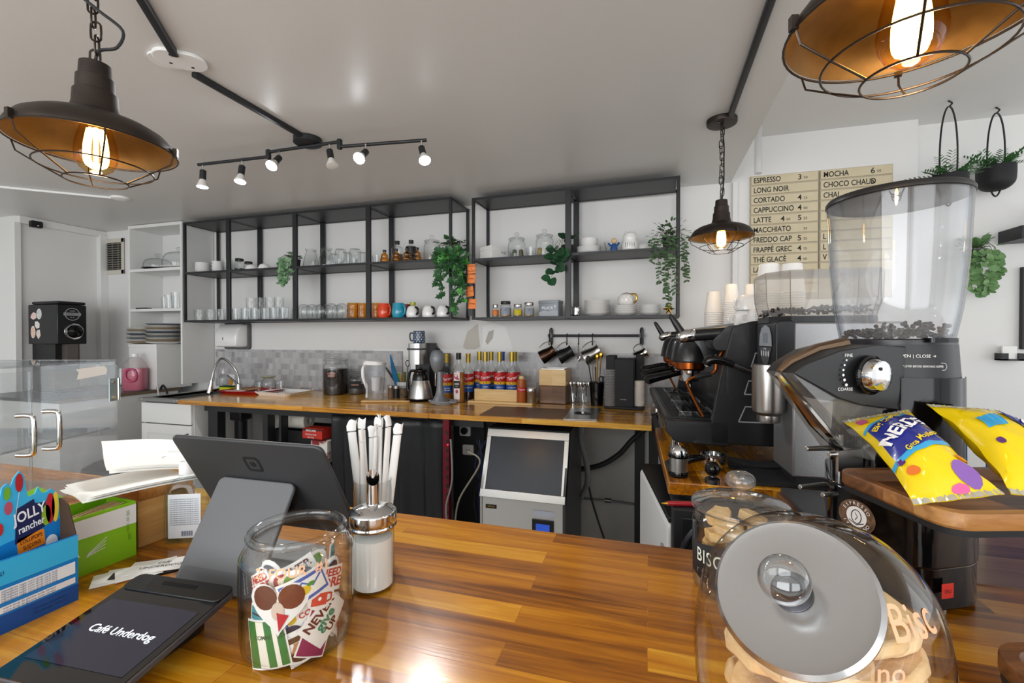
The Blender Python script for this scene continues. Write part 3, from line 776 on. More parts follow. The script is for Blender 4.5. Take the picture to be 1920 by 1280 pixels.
g = G(); g.m = fl; g.lathe([(0, .0035), (.0165, .004), (.0165, .006), (.009, .008), (.0085, .016)], n=32).build('knob_base', M('knob_metal', '#55555a', .25, 1), lid)
g = G(); g.m = fl; g.ball((0, 0, .030), .0205, 32, sz=.85).build('knob', glass('knob_glass', (.9, .92, .93), (.45, .5, .52), refl=3), lid)
def on_k(x, y):
    a = -.98 + x / .1; r = .0925 - max(0, y) * .5; return V((r * cos(a), r * sin(a), .178 + y))
g = G(); g.text('Bisc', .034, lambda x, y: on_k(x, y + .012), bold=.006); g.text('no', .024, lambda x, y: on_k(x - .03, y - .022), bold=.006); g.build('lettering', M('peach_chalk'), kj)
biscuits(44, (KX + .006, KY + .006), .064, CT + .012, CT + .15, .068, .056, .0125, 'pale wrapped biscuit piled in the slanted cookie jar', 'biscuits in the slanted jar', m_bisc2, 9, .38)
# ------------------------------------------------------------------ point of sale, left half of the bar
m_reg = M('register_grey', '#3b3c3e', .45, .2)
m_regl = M('register_stand_grey', '#6a6b6d', .5)
m_scr = M('screen_glass', '#07080b', .06, coat=.8)
# display: top edge (-.82..-.504, y .60, z 1.166), leaning over the bar
rg = thing('cash_register', 'dark grey touch screen till on a wedge stand, seen from behind', 'cash register', (-.662, .665, CT))
th = math.atan2(.074, .13)
ax = V((1, .02, 0)).normalized(); ay = V((0, -sin(th), cos(th)))       # across, up the display
nb = ax.cross(ay) * 1.0                                             # towards the customer, downwards
if nb.y > 0: nb = -nb
oc = V((0, -.005, .146))
fd = frame(oc, ax, ay)
W, H = .317, .215
g = G(); g.prism(rrect(W, H, .014, 5), -.0035, .0035, fd); dsp = g.build('display', m_reg, rg, bevel=.0025)
g = G(); g.prism(rrect(W - .012, H - .012, .01, 4), -.0045, -.0036, fd); g.build('screen', m_scr, dsp)
sg_ = 1 if fd.to_3x3().col[2].y < 0 else -1
ff = frame(oc + V(fd.to_3x3().col[2]) * (.0037 if sg_ > 0 else -.0037), ax, ay)
g = G(); lg = ff @ Matrix.Translation((-.0, .055, 0))
def ring_poly(g, a, b, r1, r2, f):
    o = rrect(a, a, r1, 4); i = rrect(b, b, r2, 4); n = len(o)
    vs = [f @ V((x, y, .0003)) for x, y in o + i]
    g._add(vs, [(k, (k + 1) % n, n + (k + 1) % n, n + k) for k in range(n)], False)
ring_poly(g, .034, .024, .007, .004, lg); g.decal(rrect(.011, .011, .002, 3), lg, .0003)
g.build('logo', M('logo_black', '#121214', .35), dsp)
# stand plate
b0 = V((-.668 + .662, .556 - .665, .006)); t0 = V((-.668 + .662, .648 - .665, .158))
fs = frame((b0 + t0) / 2, (1, .02, 0), t0 - b0); L = (t0 - b0).length
st = G().prism(rrect(.164, L, .012, 5), -.004, .004, fs).build('stand', m_regl, rg, bevel=.002)
g = G().prism(rrect(.15, .026, .008, 4), .0041, .0046, fs @ Matrix.Translation((0, -L / 2 + .018, 0))); g.build('stand_lip', M('stand_lip_grey', '#5c5d5f', .5), st)
G().prism(rrect(.15, .15, .012, 4), 0.0005, .008, Matrix.Translation((-.006, .0, 0))).build('stand_foot', m_regl, rg)
g = G().bb(-.05, .04, -.03, .02, .1, .125); g.build('tilt_hinge', m_blackp, rg)

# customer terminal
tm = thing('payment_terminal', 'black payment terminal whose lit screen reads the cafe name', 'payment terminal', (-.650, .42, CT), R(4))
tilt = R(9); fm = frame((0, 0, .033), (1, 0, 0), (0, cos(tilt), sin(tilt)))
hs = G().prism(rrect(.172, .178, .012, 5), -.006, .004, fm).build('housing', M('terminal_grey', '#54555a', .4, .4), tm, bevel=.002)
G().prism(rrect(.17, .176, .011, 5), .0041, .0052, fm).build('glass_front', m_scr, tm)
fm2 = fm @ Matrix.Translation((0, -.014, .0054))
G().decal(rc(-.075, .075, -.048, .052), fm2, .0002).build('screen', M('terminal_screen', '#15151f', .12, emit='#2a2a3c', es=.55, coat=.6), tm)
g = G(); g.text('Café Underdog', .0165, fm2 @ Matrix.Translation((.006, .004, .0004)), bold=.008); g.build('screen_lettering', M('screen_white', '#ffffff', .5, emit='#e8f4ff', es=1.2), tm)
G().prism(rrect(.172, .032, .011, 4), .0045, .0075, fm @ Matrix.Translation((0, .073, 0))).build('card_reader', m_blackp, tm, bevel=.001)
g = G().prism(rc(-.03, .03, -.003, .003), .0076, .008, fm @ Matrix.Translation((0, .076, 0))); g.build('card_slot', M('slot_dark', '#050505', .8), tm)
G().rbox((0, .03, .019), (.11, .09, .036), .02).build('stand_foot', m_blackp, tm)
cb = thing('terminal_cable', 'thin black cable running from the payment terminal past the business cards', 'cable', (-.8, .55, CT))
G().tube(smooth([(.062, -.05, .03), (.04, -.02, .03), (.022, .02, .015), (.012, .06, .004), (.004, .10, .004), (-.004, .14, .004)], 6), .0022, 8).build('cable', m_rubber, cb)

# ------------------------------------------------------------------ candy display carton
cx = -.862
m_jb = M('carton_blue', '#1580cf', .3, coat=.3); m_jl = M('carton_light_blue', '#3db6e8', .3, coat=.3); m_jd = M('carton_royal_blue', '#0a4f9e', .3); m_kraft = M('kraft_inside', '#4c3a2c', .85)
lb = thing('candy_carton', 'blue lollipop counter display carton with fruit shaped header', 'candy box', (cx, .488, CT))
FY = frame((0, 0, 0), (0, 1, 0), (0, 0, 1))      # x along +Y (right in the picture), y up, faces +X
g = G().bb(-.003, 0, -.24, 0, 0, .103); fp = g.build('front_panel', m_jb, lb)
g = G().bb(-.095, -.003, -.24, -.0, 0, .003).bb(-.095, -.093, -.24, 0, 0, .1); g.build('carton_body', m_jb, lb)
g = G(); pr = [(-.003, 0), (-.095, 0), (-.095, .12), (-.06, .152), (-.036, .158), (-.02, .15), (-.003, .105)]
g.prism(pr, 0, .0015, frame((0, 0, 0), (1, 0, 0), (0, 0, 1))); g.build('end_panel', m_kraft, lb)
g = G(); g.decal(rc(-.24, 0, .068, .1025), FY); g.build('light_band', m_jl, fp)
g = G(); g.decal(rc(-.24, 0, .0, .026), FY); g.build('dark_band', m_jd, fp)
g = G(); g.decal(rc(-.24, -.004, .044, .0625), FY).decal(rc(-.24, -.004, .029, .038), FY); g.build('text_panel', M('carton_white', '#e9eef2', .4), fp)
g = G()
for k in range(5): g.text('ingredients sugar corn syrup citric acid', .0042, FY @ Matrix.Translation((-.058, .0595 - .0035 * k, .0003)), sx=.95)
for k in range(2): g.text('sucre sirop de glucose acide citrique', .0042, FY @ Matrix.Translation((-.058, .0355 - .0042 * k, .0003)), sx=.95)
g.text('17 g (850 g)', .008, FY @ Matrix.Translation((-.105, .086, .0004))); g.text('Hershey Canada Inc.', .005, FY @ Matrix.Translation((-.035, .016, .0004))); g.text('Mississauga Ontario', .005, FY @ Matrix.Translation((-.035, .01, .0004)))
g.build('small_lettering', M('print_blue', '#0d3e7c', .5), fp)
# header card
hx = -.040; SQ = Matrix.Diagonal((.64, 1, 1, 1)); FH = frame((hx, 0, 0), (0, 1, 0), (0, 0, 1)) @ SQ
top = [(-.36, .1), (-.36, .15), (-.205, .158), (-.18, .15), (-.165, .172), (-.15, .165), (-.135, .16), (-.13, .158), (-.118, .168), (-.112, .178), (-.108, .195), (-.1, .2), (-.093, .194), (-.088, .205), (-.078, .214), (-.069, .206), (-.066, .185), (-.062, .172), (-.05, .174), (-.044, .184), (-.038, .174), (-.03, .172), (-.02, .176), (-.01, .17), (-.004, .158), (0, .13), (0, .1)]
hd = G().prism([(-.36, .004)] + top + [(0, .004)], -.001, .001, FH).build('header_card', m_jl, lb)
FH2 = frame((hx + .0012, 0, 0), (0, 1, 0), (0, 0, 1)) @ SQ
g = G(); g.decal([(-.36, .06), (-.36, .12), (-.12, .11), (0, .125), (0, .05)], FH2, .0001); g.build('header_blue', m_jb, hd)
g = G(); g.prism([(-.082, .126), (-.028, .14), (-.026, .178), (-.046, .180), (-.048, .187), (-.08, .178)], 0, .0006, FH2 @ Matrix.Translation((-.005, -.02, .0004))); lgp = g.build('brand_patch', M('navy', '#1b2050', .4), hd)
g = G(); fq = FH2 @ Matrix.Translation((-.06, .141, .0014)) @ Matrix.Rotation(R(9), 4, 'Z')
g.text('JOLLY', .022, fq @ Matrix.Translation((0, .006, 0)), bold=.02); g.text('rancher', .0155, fq @ Matrix.Translation((0, -.013, 0)), bold=.02); g.build('brand_lettering', M('lettering_white', '#f6f8fb', .4), lgp)
g = G(); g.prism(rrect(.05, .024, .003), 0, .0006, FH2 @ Matrix.Translation((-.058, .103, .0004)) @ Matrix.Rotation(R(6), 4, 'Z')); op = g.build('flavour_patch', M('patch_orange', '#ee8a1d', .4), hd)
g = G(); fq = FH2 @ Matrix.Translation((-.058, .103, .0013)) @ Matrix.Rotation(R(6), 4, 'Z')
g.text('LOLLIPOPS', .0085, fq @ Matrix.Translation((0, .005, 0)), bold=.01); g.text('SUÇONS', .0085, fq @ Matrix.Translation((0, -.005, 0)), bold=.01); g.build('flavour_lettering', M('print_brown', '#5a1e12', .5), op)
def fruit(shape, c): G().decal(shape, FH2, .0011).build('fruit_print', M('fruit_' + c.strip('#'), c, .35), hd)
fruit(ov(-.03, .137, .009, .016), '#8fb52a'); fruit(ov(-.022, .146, .009, .024), '#c3212b'); fruit(ov(-.012, .146, .007, .024), '#e9cf45'); fruit(ov(-.1, .185, .006, .01), '#72b22e'); fruit(ov(-.079, .197, .007, .014), '#b1222b'); fruit(ov(-.098, .163, .007, .01), '#c05268'); fruit(ov(-.115, .135, .008, .01), '#cf2a2c')
fruit([(-.0895, .13), (-.0885, .13), (-.0785, .185), (-.0795, .185)], '#f2f2f2')
G().decal(ov(-.02, .093, .012, .011), FH2, .0012).build('seal_print', M('carton_white'), hd)
bagp = thing('paper_bag', 'beige paper bag edge behind the lollipop carton', 'paper bag', (-1.07, .44, CT))
G().loft([[V((x, y, 0)) for x, y in rrect(.06, .1, .01)], [V((x, y, .16)) for x, y in rrect(.05, .09, .01)], [V((x + .005 * sin(40 * y), y, .185)) for x, y in rrect(.02, .1, .006)]]).build('bag', M('beige_paper', '#d8c9a6', .8), bagp)

# ------------------------------------------------------------------ stir stick box
sb = thing('stirrer_box', 'lime green and white box of wooden stir sticks with its flap open', 'box', (-.934, .621, CT), R(-4))
m_lime = M('lime_card', '#8cc81e', .4); m_cw = M('card_white', '#f0f0ee', .45)
bx = G().bb(-.002, 0, -.16, 0, 0, .103).bb(-.09, -.088, -.16, 0, 0, .103).bb(-.088, -.002, -.002, 0, 0, .103).bb(-.088, -.002, -.16, -.158, 0, .103).bb(-.088, -.002, -.158, -.002, 0, .003).build('carton', m_lime, sb)
g = G(); g.decal([(-.16, .066), (-.16, .096), (0, .098), (0, .062)], FY, .0006); g.build('white_band', m_cw, bx)
g = G()
for k in range(4): g.strip([(-.078 + .001 * k, .03 + .0015 * k), (-.05 + .001 * k, .036 + .006 * k)], .0012, FY, .0008)
g.strip([(-.1 + .012 * cos(a) * (1 - a / 12), .034 + .012 * sin(a) * (1 - a / 12)) for a in [.3 * k for k in range(28)]], .0022, FY, .0008); g.build('stick_print', m_cw, bx)
g = G(); g.text('t uch', .026, FY @ Matrix.Translation((-.112, .084, .001)) @ Matrix.Rotation(R(-80), 4, 'Z'), bold=.01); g.build('brand_lettering', M('print_navy', '#28367e', .5), bx)
g = G(); g.text('500 stir sticks', .007, FY @ Matrix.Translation((-.014, .07, .001)) @ Matrix.Rotation(R(-90), 4, 'Z')); g.build('small_lettering', M('print_grass', '#6b9a28', .5), bx); g = G(); g.text('500', .008, FY @ Matrix.Translation((-.012, .04, .001)) @ Matrix.Rotation(R(-90), 4, 'Z')); g.build('count_lettering', M('print_grass'), bx); G().decal(ov(-.108, .091, .003, .006), FY, .001).build('leaf_print', M('print_grass'), bx)
fl_ = G().prism([(-.0, 0), (.0, .052), (.035, .06), (.06, .03), (.045, -.0)], 0, .0015, frame((-.03, -.150, .1), (.12, 1, .15), (-.25, .1, 1))).build('open_flap', m_lime, sb)
g = G(); ffl = frame((-.03, -.150, .1), (.12, 1, .15), (-.25, .1, 1)) @ Matrix.Translation((0, 0, .002))
for k in range(3): g.strip([(.022 + .003 * k, .006), (.034 + .005 * k, .034)], .0008, ffl)
g.build('flap_print', m_cw, fl_)
m_stick = M('birch_stick', '#d3b489', .7)
for k in range(16):
    t = thing('stir_stick', 'wooden stir stick in the open lime green box', 'stir stick', (-.985 + .0042 * (k % 8), .47 + .012 * (k // 8), CT + .088 + .005 * (k // 8)), R(-2 + 1.3 * (k * 7 % 5)), 'wooden stir sticks')
    G().rbox((0, .06, 0), (.0035, .14, .0016), .0015, (R(4 + k % 4), 0, 0)).build('stick', m_stick, t)

# ------------------------------------------------------------------ wooden napkin box, napkins
nb_ = thing('napkin_box', 'open oak napkin box beside the stir stick box', 'box', (-.957, .64, CT), R(-6))
m_oak = wood('oak_box', ['#9a6a35', '#b98648', '#cb9a5a', '#d8ab6c'], (.4, .2), 'y', (4, 60), .5, .1, .2, seams=False)
g = G().bb(-.008, 0, 0, .11, 0, .09).bb(-.2, -.008, 0, .008, 0, .09).bb(-.2, -.008, .102, .11, 0, .125).bb(-.2, -.192, .008, .102, 0, .09).bb(-.192, -.008, .008, .102, 0, .006)
g.build('box', m_oak, nb_, bevel=.001)
m_nap = M('napkin_white', '#f5f4ef', .85, bump=(30, .2, .003))
def napkin(label, f, w, h, th, arch, seed, grp=None, name='napkin'):
    r = random.Random(seed); t = thing(name, label, 'napkin', f.translation, 0, grp)
    f = f.copy(); f.translation = (0, 0, 0)
    for q in range(max(1, int(th / .0022))):
        o = q * .0022; s = 1 - .02 * (q % 3); dx = r.uniform(-.003, .003)
        G().grid(lambda u, v: f @ V((dx + (u - .5) * w * s, (v - .5) * h * s + (.0012 * (-1) ** int(v * 24 + .5) if u in (0., 1.) else 0), o + arch * (1 - (2 * u - 1) ** 2) + .003 * sin(5 * v + q))), 10, 20).build('sheet', m_nap, t, sol=.0006)
    return t
def fp4(a, b, c):   # frame through corner pixels at given heights: a centre, b towards x, c towards y
    return frame(a, b - a, c - a)
napkin('flat white napkin pile lying across the stir stick box and oak box', frame((-1.0, .665, CT + .117), (.3, 1, -.02), (-1, .3, .0)), .19, .14, .008, .003, 1)
napkin('raised fan of white napkins leaning back over the oak box', frame((-1.03, .72, CT + .152), (.45, 1, -.18), (-.9, .4, .32)), .16, .12, .014, .005, 2)
napkin('white napkins curling down at the right end of the oak box', frame((-.99, .80, CT + .14), (.4, .5, -.5), (-1, .5, .1)), .06, .12, .008, .006, 3)

# ------------------------------------------------------------------ hand sanitiser
hsn = thing('sanitizer_bottle', 'clear pump bottle of hand sanitizer with white label', 'bottle', (-.905, .70, CT), R(25))
m_pet = glass('pet_bottle', (.95, .98, 1), (.65, .78, .86), refl=1.0)
rr_ = lambda w, d, r, z: [V((x, y, z)) for x, y in rrect(w, d, r, 5)]
g = G(); g.loft([rr_(.07, .042, .012, 0), rr_(.076, .046, .014, .006), rr_(.076, .046, .014, .085), rr_(.07, .042, .016, .108), rr_(.045, .034, .016, .124), rr_(.026, .026, .0129, .13), rr_(.026, .026, .0129, .136)]); g.build('bottle', m_pet, hsn)
g = G(); g.loft([rr_(.068, .04, .012, .003), rr_(.07, .042, .012, .085), rr_(.066, .038, .014, .1)]); g.build('gel', glass('sanitizer_gel', (.86, .95, 1), (.6, .8, .92), refl=.4), hsn)
FL_ = frame((0, -.0236, 0), (1, 0, 0), (0, 0, 1))
lbh = G().decal(rc(-.024, .036, .012, .1), FL_, .0002).build('label', M('label_white', '#e9eef3', .4), hsn)
g = G()
for k in range(13): g.text('active ingredient ethyl alcohol warnings for external', .0035, FL_ @ Matrix.Translation((.006, .09 - .0042 * k, .0006)), sx=.72)
for k in range(11): g.decal(rc(.0 + .002 * k, .0008 + .002 * k + .0006 * (k % 2), .016, .026), FL_, .0006)
g.build('label_print', M('print_slate', '#39506e', .5), lbh)
pm = G().lathe([(0, .136), (.0145, .136), (.0145, .158), (.0125, .161), (.005, .162), (.005, .172), (0, .172)], n=30).build('pump', m_whitep, hsn)
g = G().rbox((-.012, 0, .176), (.05, .016, .009), .006); g.tube([(-.034, 0, .177), (-.046, 0, .174), (-.048, 0, .17)], [.005, .0045, .004], 10); g.build('nozzle', m_whitep, pm)

# ------------------------------------------------------------------ business cards
m_card = M('card_stock', '#f2f1ee', .55)
for k, (x, y, a, lab_) in enumerate(((-.872, .562, 52, 'white cafe business card at the bottom of the fanned pile'), (-.862, .572, 40, 'white cafe business card fanned in the middle of the pile'), (-.852, .585, 58, 'white cafe business card lying crosswise in the pile'), (-.845, .598, 35, 'topmost white business card printed Café UNDERDOG'))):
    t = thing('business_card', lab_, 'business card', (x, y, CT + .0006 + .0009 * k), R(a))
    G().box((0, 0, 0), (.088, .05, .0006)).build('card', m_card, t)
    g = G(); ft = Matrix.Translation((0, 0, .0004))
    g.text('Café', .011, ft @ Matrix.Translation((.006, .009, 0)), shear=.3); g.text('UNDERDOG', .0115, ft @ Matrix.Translation((.006, -.005, 0)))
    g.build('card_lettering', M('print_black', '#1a1a1a', .6), t)
    if k == 1: G().decal([(-.035, -.015), (-.02, -.018), (-.016, .0), (-.024, .018), (-.034, .01)], ft).build('card_picture', M('print_black'), t)

# ------------------------------------------------------------------ acrylic pastry case
A = at(217, 895, z=.94); A = V((-1.447, .913, CT)); B = V((-1.31, .52, CT)); dA = B - A; L = dA.length
ac_ = thing('pastry_case', 'clear acrylic countertop pastry case with double doors', 'display case', A, math.atan2(dA.y, dA.x))
m_acr = glass('acrylic', (.95, .96, .965), (.68, .72, .74), refl=.8, haze=.03, bump=(6, .04))
m_acre = glass('acrylic_edge', (.8, .84, .86), (.6, .66, .7), refl=1.2, haze=.12)
Hc = .345; Dc = .36     # local y<0 lies away from the viewer on the left
sgn = -1
def panel(nm, x0, x1, y0, y1, z0, z1, par=ac_, m=m_acr): return G().bb(x0, x1, y0, y1, z0, z1).build(nm, m, par)
Ld = .245
d1 = panel('door', .003, Ld - .001, 0, .004, .004, Hc - .01)
d2 = panel('door', Ld + .001, L, 0, .004, .004, Hc - .01)
panel('side_panel', 0, .004, sgn * Dc, -.001, 0, Hc); panel('side_panel', L - .004, L, sgn * Dc, -.001, 0, Hc)
panel('back_panel', 0, L, sgn * Dc - .004, sgn * Dc, 0, Hc); panel('top_panel', 0, L, sgn * Dc, 0, Hc, Hc + .004)
for z in (.01, .155): panel('shelf', .006, L - .006, sgn * Dc + .006, -.012, z, z + .004)
e = G()
for x in (.0015, Ld - .003, Ld + .003, L - .0015):
    e.bb(x - .0012, x + .0012, .0041, .0048, .004, Hc - .01)
e.bb(0, L, .0005, .004, Hc + .0042, Hc + .0052).bb(0, .004, sgn * Dc, 0, Hc + .0042, Hc + .005).bb(0.006, L, -.0125, -.0118, .155, .16)
e.build('polished_edge', m_acre, ac_)
for dr, x in ((d1, Ld - .03), (d2, Ld + .03)):
    g = G(); g.tube(smooth([(x, .004, .238), (x, .030, .238), (x, .040, .228), (x, .040, .16), (x, .030, .15), (x, .004, .15)], 4), .005, 12); g.build('handle', m_acr if dr is None else m_chrome, dr)
hg = G().bb(.003, .03, .0045, .0065, .235, .298).build('hinge', M('zinc', '#aebfc0', .4, .9), ac_)
G().tube([(-.001, .006, .235), (-.001, .006, .298)], .0035, 10).build('hinge_pin', m_chrome, hg)
for z in (.245, .288): G().cyl((.016, .0066, z), (.016, .009, z), .0045, n=14).build('hinge_screw', m_chrome, hg)
G().prism([(.04, .312), (.128, .305), (.122, .322), (.13, .332), (.044, .335), (.036, .325)], .0050, .0056, frame((0, 0, 0), (1, 0, 0), (0, 0, 1)) @ Matrix.Rotation(0, 4, 'X') if False else Matrix(((1, 0, 0, 0), (0, 0, 1, 0), (0, 1, 0, 0), (0, 0, 0, 1)))).build('masking_tape', M('masking_tape', '#e3e1dc', .8, bump=(60, .4, .002)), ac_)
for x, z in ((.05, Hc - .012), (.38, Hc - .012), (.05, .157)): G().box((x, -.006, z), (.01, .012, .018)).build('shelf_clip', m_acre, ac_, bevel=.002)
# ------------------------------------------------------------------ big black bulk grinder, right foreground
GX, GY = .455, 1.056
gr = thing('coffee_grinder', 'large glossy black coffee grinder with clear hopper and dial in the right foreground', 'coffee grinder', (GX, GY, CT))
zb = 1.33 - CT
# hopper
prof = spr([(.086, zb + .002), (.089, zb + .02), (.096, zb + .06), (.102, zb + .12), (.1065, zb + .2), (.1095, zb + .272)], 3)
m_hop = glass('clear_hopper', (.95, .955, .965), (.6, .65, .7), refl=1.0, haze=.05)
hp = G().lathe(prof + [(r - .003, z) for r, z in prof[::-1]], n=72).build('hopper', m_hop, gr)
G().lathe([(.0, zb + .278), (.09, zb + .282), (.108, zb + .281), (.1115, zb + .276), (.1115, zb + .27), (.1085, zb + .268), (.0, zb + .268)], n=72).build('hopper_lid', M('lid_black', '#1d1c1c', .4), gr)
G().lathe([(.088, zb + .006), (.0895, zb + .004), (.0895, zb - .004), (.0, zb - .004)], n=60).build('hopper_collar', M('collar_black', '#26262a', .3), hp)
G().rbox((.03, -.088, zb + .004), (.05, .02, .008), .006, rot=(0, 0, .3)).build('bean_gate', m_blackg, gr)
# beans lying in the hopper, each a thing
bs = G(); bs.ball((0, 0, 0), .0058, 10, 1, .72, .55); b0_ = bs.build('coffee_bean', m_bean); tag(b0_, 'dark roasted coffee bean in the bottom of the clear hopper', 'coffee bean', 'beans in the big hopper')
rb = random.Random(11); spots_ = []
for k in range(170):
    q = .079 * sqrt(rb.random()); a = rb.uniform(0, 2 * pi); spots_.append((q * cos(a), q * sin(a), zb + .008 + .016 * rb.random() * (1 + .8 * (cos(a - .3) > .2))))
for k, s_ in enumerate(spots_):
    o = b0_ if k == 0 else b0_.copy()
    if k: C.objects.link(o)
    o.location = V(s_) + V((GX, GY, CT)); o.rotation_euler = (rb.uniform(-1, 1), rb.uniform(-1, 1), rb.uniform(0, 6.3))
# head and tower
def sup(w, d, z, n=40, e=2.6, cx=0, cy=0, rz=0):
    out = []
    for k in range(n):
        a = 2 * pi * k / n; x = w * abs(cos(a)) ** (2 / e) * (1 if cos(a) > 0 else -1); y = d * abs(sin(a)) ** (2 / e) * (1 if sin(a) > 0 else -1)
        out.append(V((cx + x * cos(rz) - y * sin(rz), cy + x * sin(rz) + y * cos(rz), z)))
    return out
g = G(); g.loft([sup(.088, .088, zb - .004, e=2.2), sup(.09, .09, zb - .05, e=2.3), sup(.093, .093, zb - .1, e=2.4), sup(.094, .094, zb - .115, e=2.4)]); g.build('grinder_head', M('head_black', '#1c1d1f', .38), gr)
g = G(); g.loft([sup(.0925, .0925, zb - .1155, e=2.4), sup(.096, .096, zb - .2, e=2.5), sup(.098, .098, zb - .3, e=2.6), sup(.1, .1, .008, e=2.6)]); tw = g.build('tower', m_blackg, gr)
hq = math.atan2(-GY, -GX) + .35
g = G(); vs = []; 
def tw_(a, z, o=.0012): 
    q = sup(.0945, .0945, z, n=240, e=2.45); k = int(round((a % (2 * pi)) / (2 * pi) * 240)) % 240
    v = q[k]; r_ = 1 + o / .096 + (zb - .1 - z) * .12; return V((v.x * r_, v.y * r_, z))
g.grid(lambda u, v: tw_(hq - .18 + 1.5 * u, zb - .062 - .25 * v), 24, 4); g.build('tower_panel', M('panel_black', '#08080a', .12, spec=.4), gr)
# front spout housing: a wedge pointing to the left
vd = V((-.83, -.56, 0)).normalized(); vs_ = V((-vd.y, vd.x, 0))          # out along the spout, across it
def sp_(a, b, z): return vd * a + vs_ * b + V((0, 0, z))
z0 = zb - .008
side = [(.05, z0), (.13, z0 + .004), (.2, z0 - .006), (.262, z0 - .028), (.285, z0 - .044), (.25, z0 - .062), (.2, z0 - .088), (.16, z0 - .1), (.12, z0 - .106), (.05, z0 - .115)]
g = G(); g.loft([[sp_(a, b * (1 - .55 * max(0, (a - .1) / .19)), z) for a, z in side] for b in (-.062, -.058, .058, .062)]); wd = g.build('spout_housing', M('head_black'), gr, bevel=.003)
cam_side = 1 if vs_.dot(V((-GX, -GY, 0))) > 0 else -1
def spf(a, z, o=.0635): 
    b = o * (1 - .55 * max(0, (a - .1) / .19)); return sp_(a, cam_side * b, z)
# top trim along the spout
g = G(); g.tube([sp_(a, 0, z + .001) for a, z in side[1:5]], [.012, .01, .008, .005], 10); g.build('spout_trim', M('trim_bronze', '#7a6450', .3, .8), wd)
# clear chute below
g = G(); ch = [(.285, z0 - .044), (.25, z0 - .062), (.2, z0 - .088), (.15, z0 - .102), (.105, z0 - .107), (.122, z0 - .2)]
g.loft([[sp_(a, b * (1 - .5 * max(0, (a - .1) / .19)), z) for a, z in ch] for b in (-.052, .052)], closed=True)
g.build('chute', glass('smoky_chute', (.78, .76, .72), (.5, .5, .48), refl=1.5, haze=.1), gr)
g = G(); g.tube([sp_(.287, 0, z0 - .046), sp_(.2, .0, z0 - .135), sp_(.122, 0, z0 - .203)], [.006, .012, .008], 10); g.build('chute_edge', m_chrome, gr)
# dial
dc = spf(.145, z0 - .048); dn = (spf(.145, z0 - .048, .09) - dc).normalized()
g = G(); g.m = Matrix.Translation(dc) @ dn.to_track_quat('Z', 'Y').to_matrix().to_4x4()
g.lathe([(.0, .0), (.034, 0), (.034, .004), (.03, .006)], n=48); g.build('dial_ring', m_blackg, wd)
g = G(); g.m = Matrix.Translation(dc) @ dn.to_track_quat('Z', 'Y').to_matrix().to_4x4()
g.lathe([(.029, .004), (.0285, .014), (.025, .02), (.014, .0235), (0, .0245)], n=48); dl = g.build('dial', m_chrome, wd)
g = G(); g.m = Matrix.Translation(dc) @ dn.to_track_quat('Z', 'Y').to_matrix().to_4x4(); g.cyl((-.008, .012, .02), (-.008, .012, .0245), .003, n=12); g.build('dial_dot', m_blackm, dl)
def sflat(x, y): return spf(.145 - x * .92, z0 - .048 + y, .0642)
s_x = -1 if (spf(.2, 0) - spf(.1, 0)).dot(CAMR @ V((1, 0, 0))) > 0 else 1
def sflat(x, y): return spf(.145 + (-x if True else x), z0 - .048 + y, .0642)
g = G(); g.text('FINE', .0075, lambda x, y: sflat(x - .04, y + .034)); g.text('COARSE', .0075, lambda x, y: sflat(x - .046, y - .024))
for k in range(6): g.decal(ov(-.044 - .006 * sin(pi * k / 5), .026 - .0085 * k, .0016 + .0002 * k, .0016 + .0002 * k), sflat)
g.build('dial_lettering', M('print_white', '#e8e8e8', .5), wd)
hf = math.atan2(-GY, -GX) + .3
def on_h(x, y, r=.0928): a = hf + x / r; return V((r * cos(a), r * sin(a), zb - .038 + y))
g = G(); g.text('← OPEN | CLOSE →', .0075, lambda x, y: on_h(x, y + .014)); g.text('CLOSE BEAN TRAP LEVER BEFORE REMOVING HOPPER', .0052, lambda x, y: on_h(x, y - .004), sx=.72)
pts = [(x, y - .004) for x, y in rrect(.104, .0125, .006, 4)]; g.strip(pts + [pts[0]], .0007, on_h)
g.build('head_lettering', M('print_white'), gr)
G().tube([sup(.094, .094, 0, e=2.4)[k] + V((0, 0, zb - .117)) for k in range(40)], .0012, 6, True).build('seam', m_blackm, gr)
G().tube([V((.09 * cos(hf + .75), .09 * sin(hf + .75), zb - .2 - .02 * k)) * 1.04 for k in range(5)], .006, 10).build('side_latch', m_chrome, gr)
# plinth under the tray
bw = [(V((.304, .926)) - V((GX, GY))), (V((.385, .8045)) - V((GX, GY))), (V((.478, .853)) - V((GX, GY))), (V((.565, 1.04)) - V((GX, GY))), (V((.5, 1.16)) - V((GX, GY))), (V((.36, 1.12)) - V((GX, GY)))]
def rounded(poly, r, n=5):
    out = []; N = len(poly)
    for i in range(N):
        p, a, b = V(poly[i]), V(poly[i - 1]), V(poly[(i + 1) % N]); u = (a - p).normalized(); w = (b - p).normalized()
        s0, s1 = p + u * r, p + w * r
        for k in range(n + 1):
            t = k / n; out.append(tuple((s0 * (1 - t) + p * t) * (1 - t) + (p * (1 - t) + s1 * t) * t))
    return out
rp = rounded([tuple(p) for p in bw], .028)
G().prism(rp, .071, .160, sm=True).build('base', m_blackg, gr, bevel=.004)
sc_ = lambda s: [(x * s[0] + s[1], y * s[0] + s[2]) for x, y in rp]
G().prism(sc_((.93, .004, -.006)), .006, .07, sm=True).build('plinth', m_blackg, gr, bevel=.002)
for x, y in ((-.03, -.205), (.06, -.09), (-.09, .03)): G().cyl((x, y, 0), (x, y, .007), .011).build('foot', m_chrome, gr)
e0, e1 = V((*bw[0], 0)), V((*bw[1], 0)); ed = (e1 - e0).normalized(); en = V((ed.y, -ed.x, 0)); 
if en.dot(V((-1, -1, 0))) < 0: en = -en
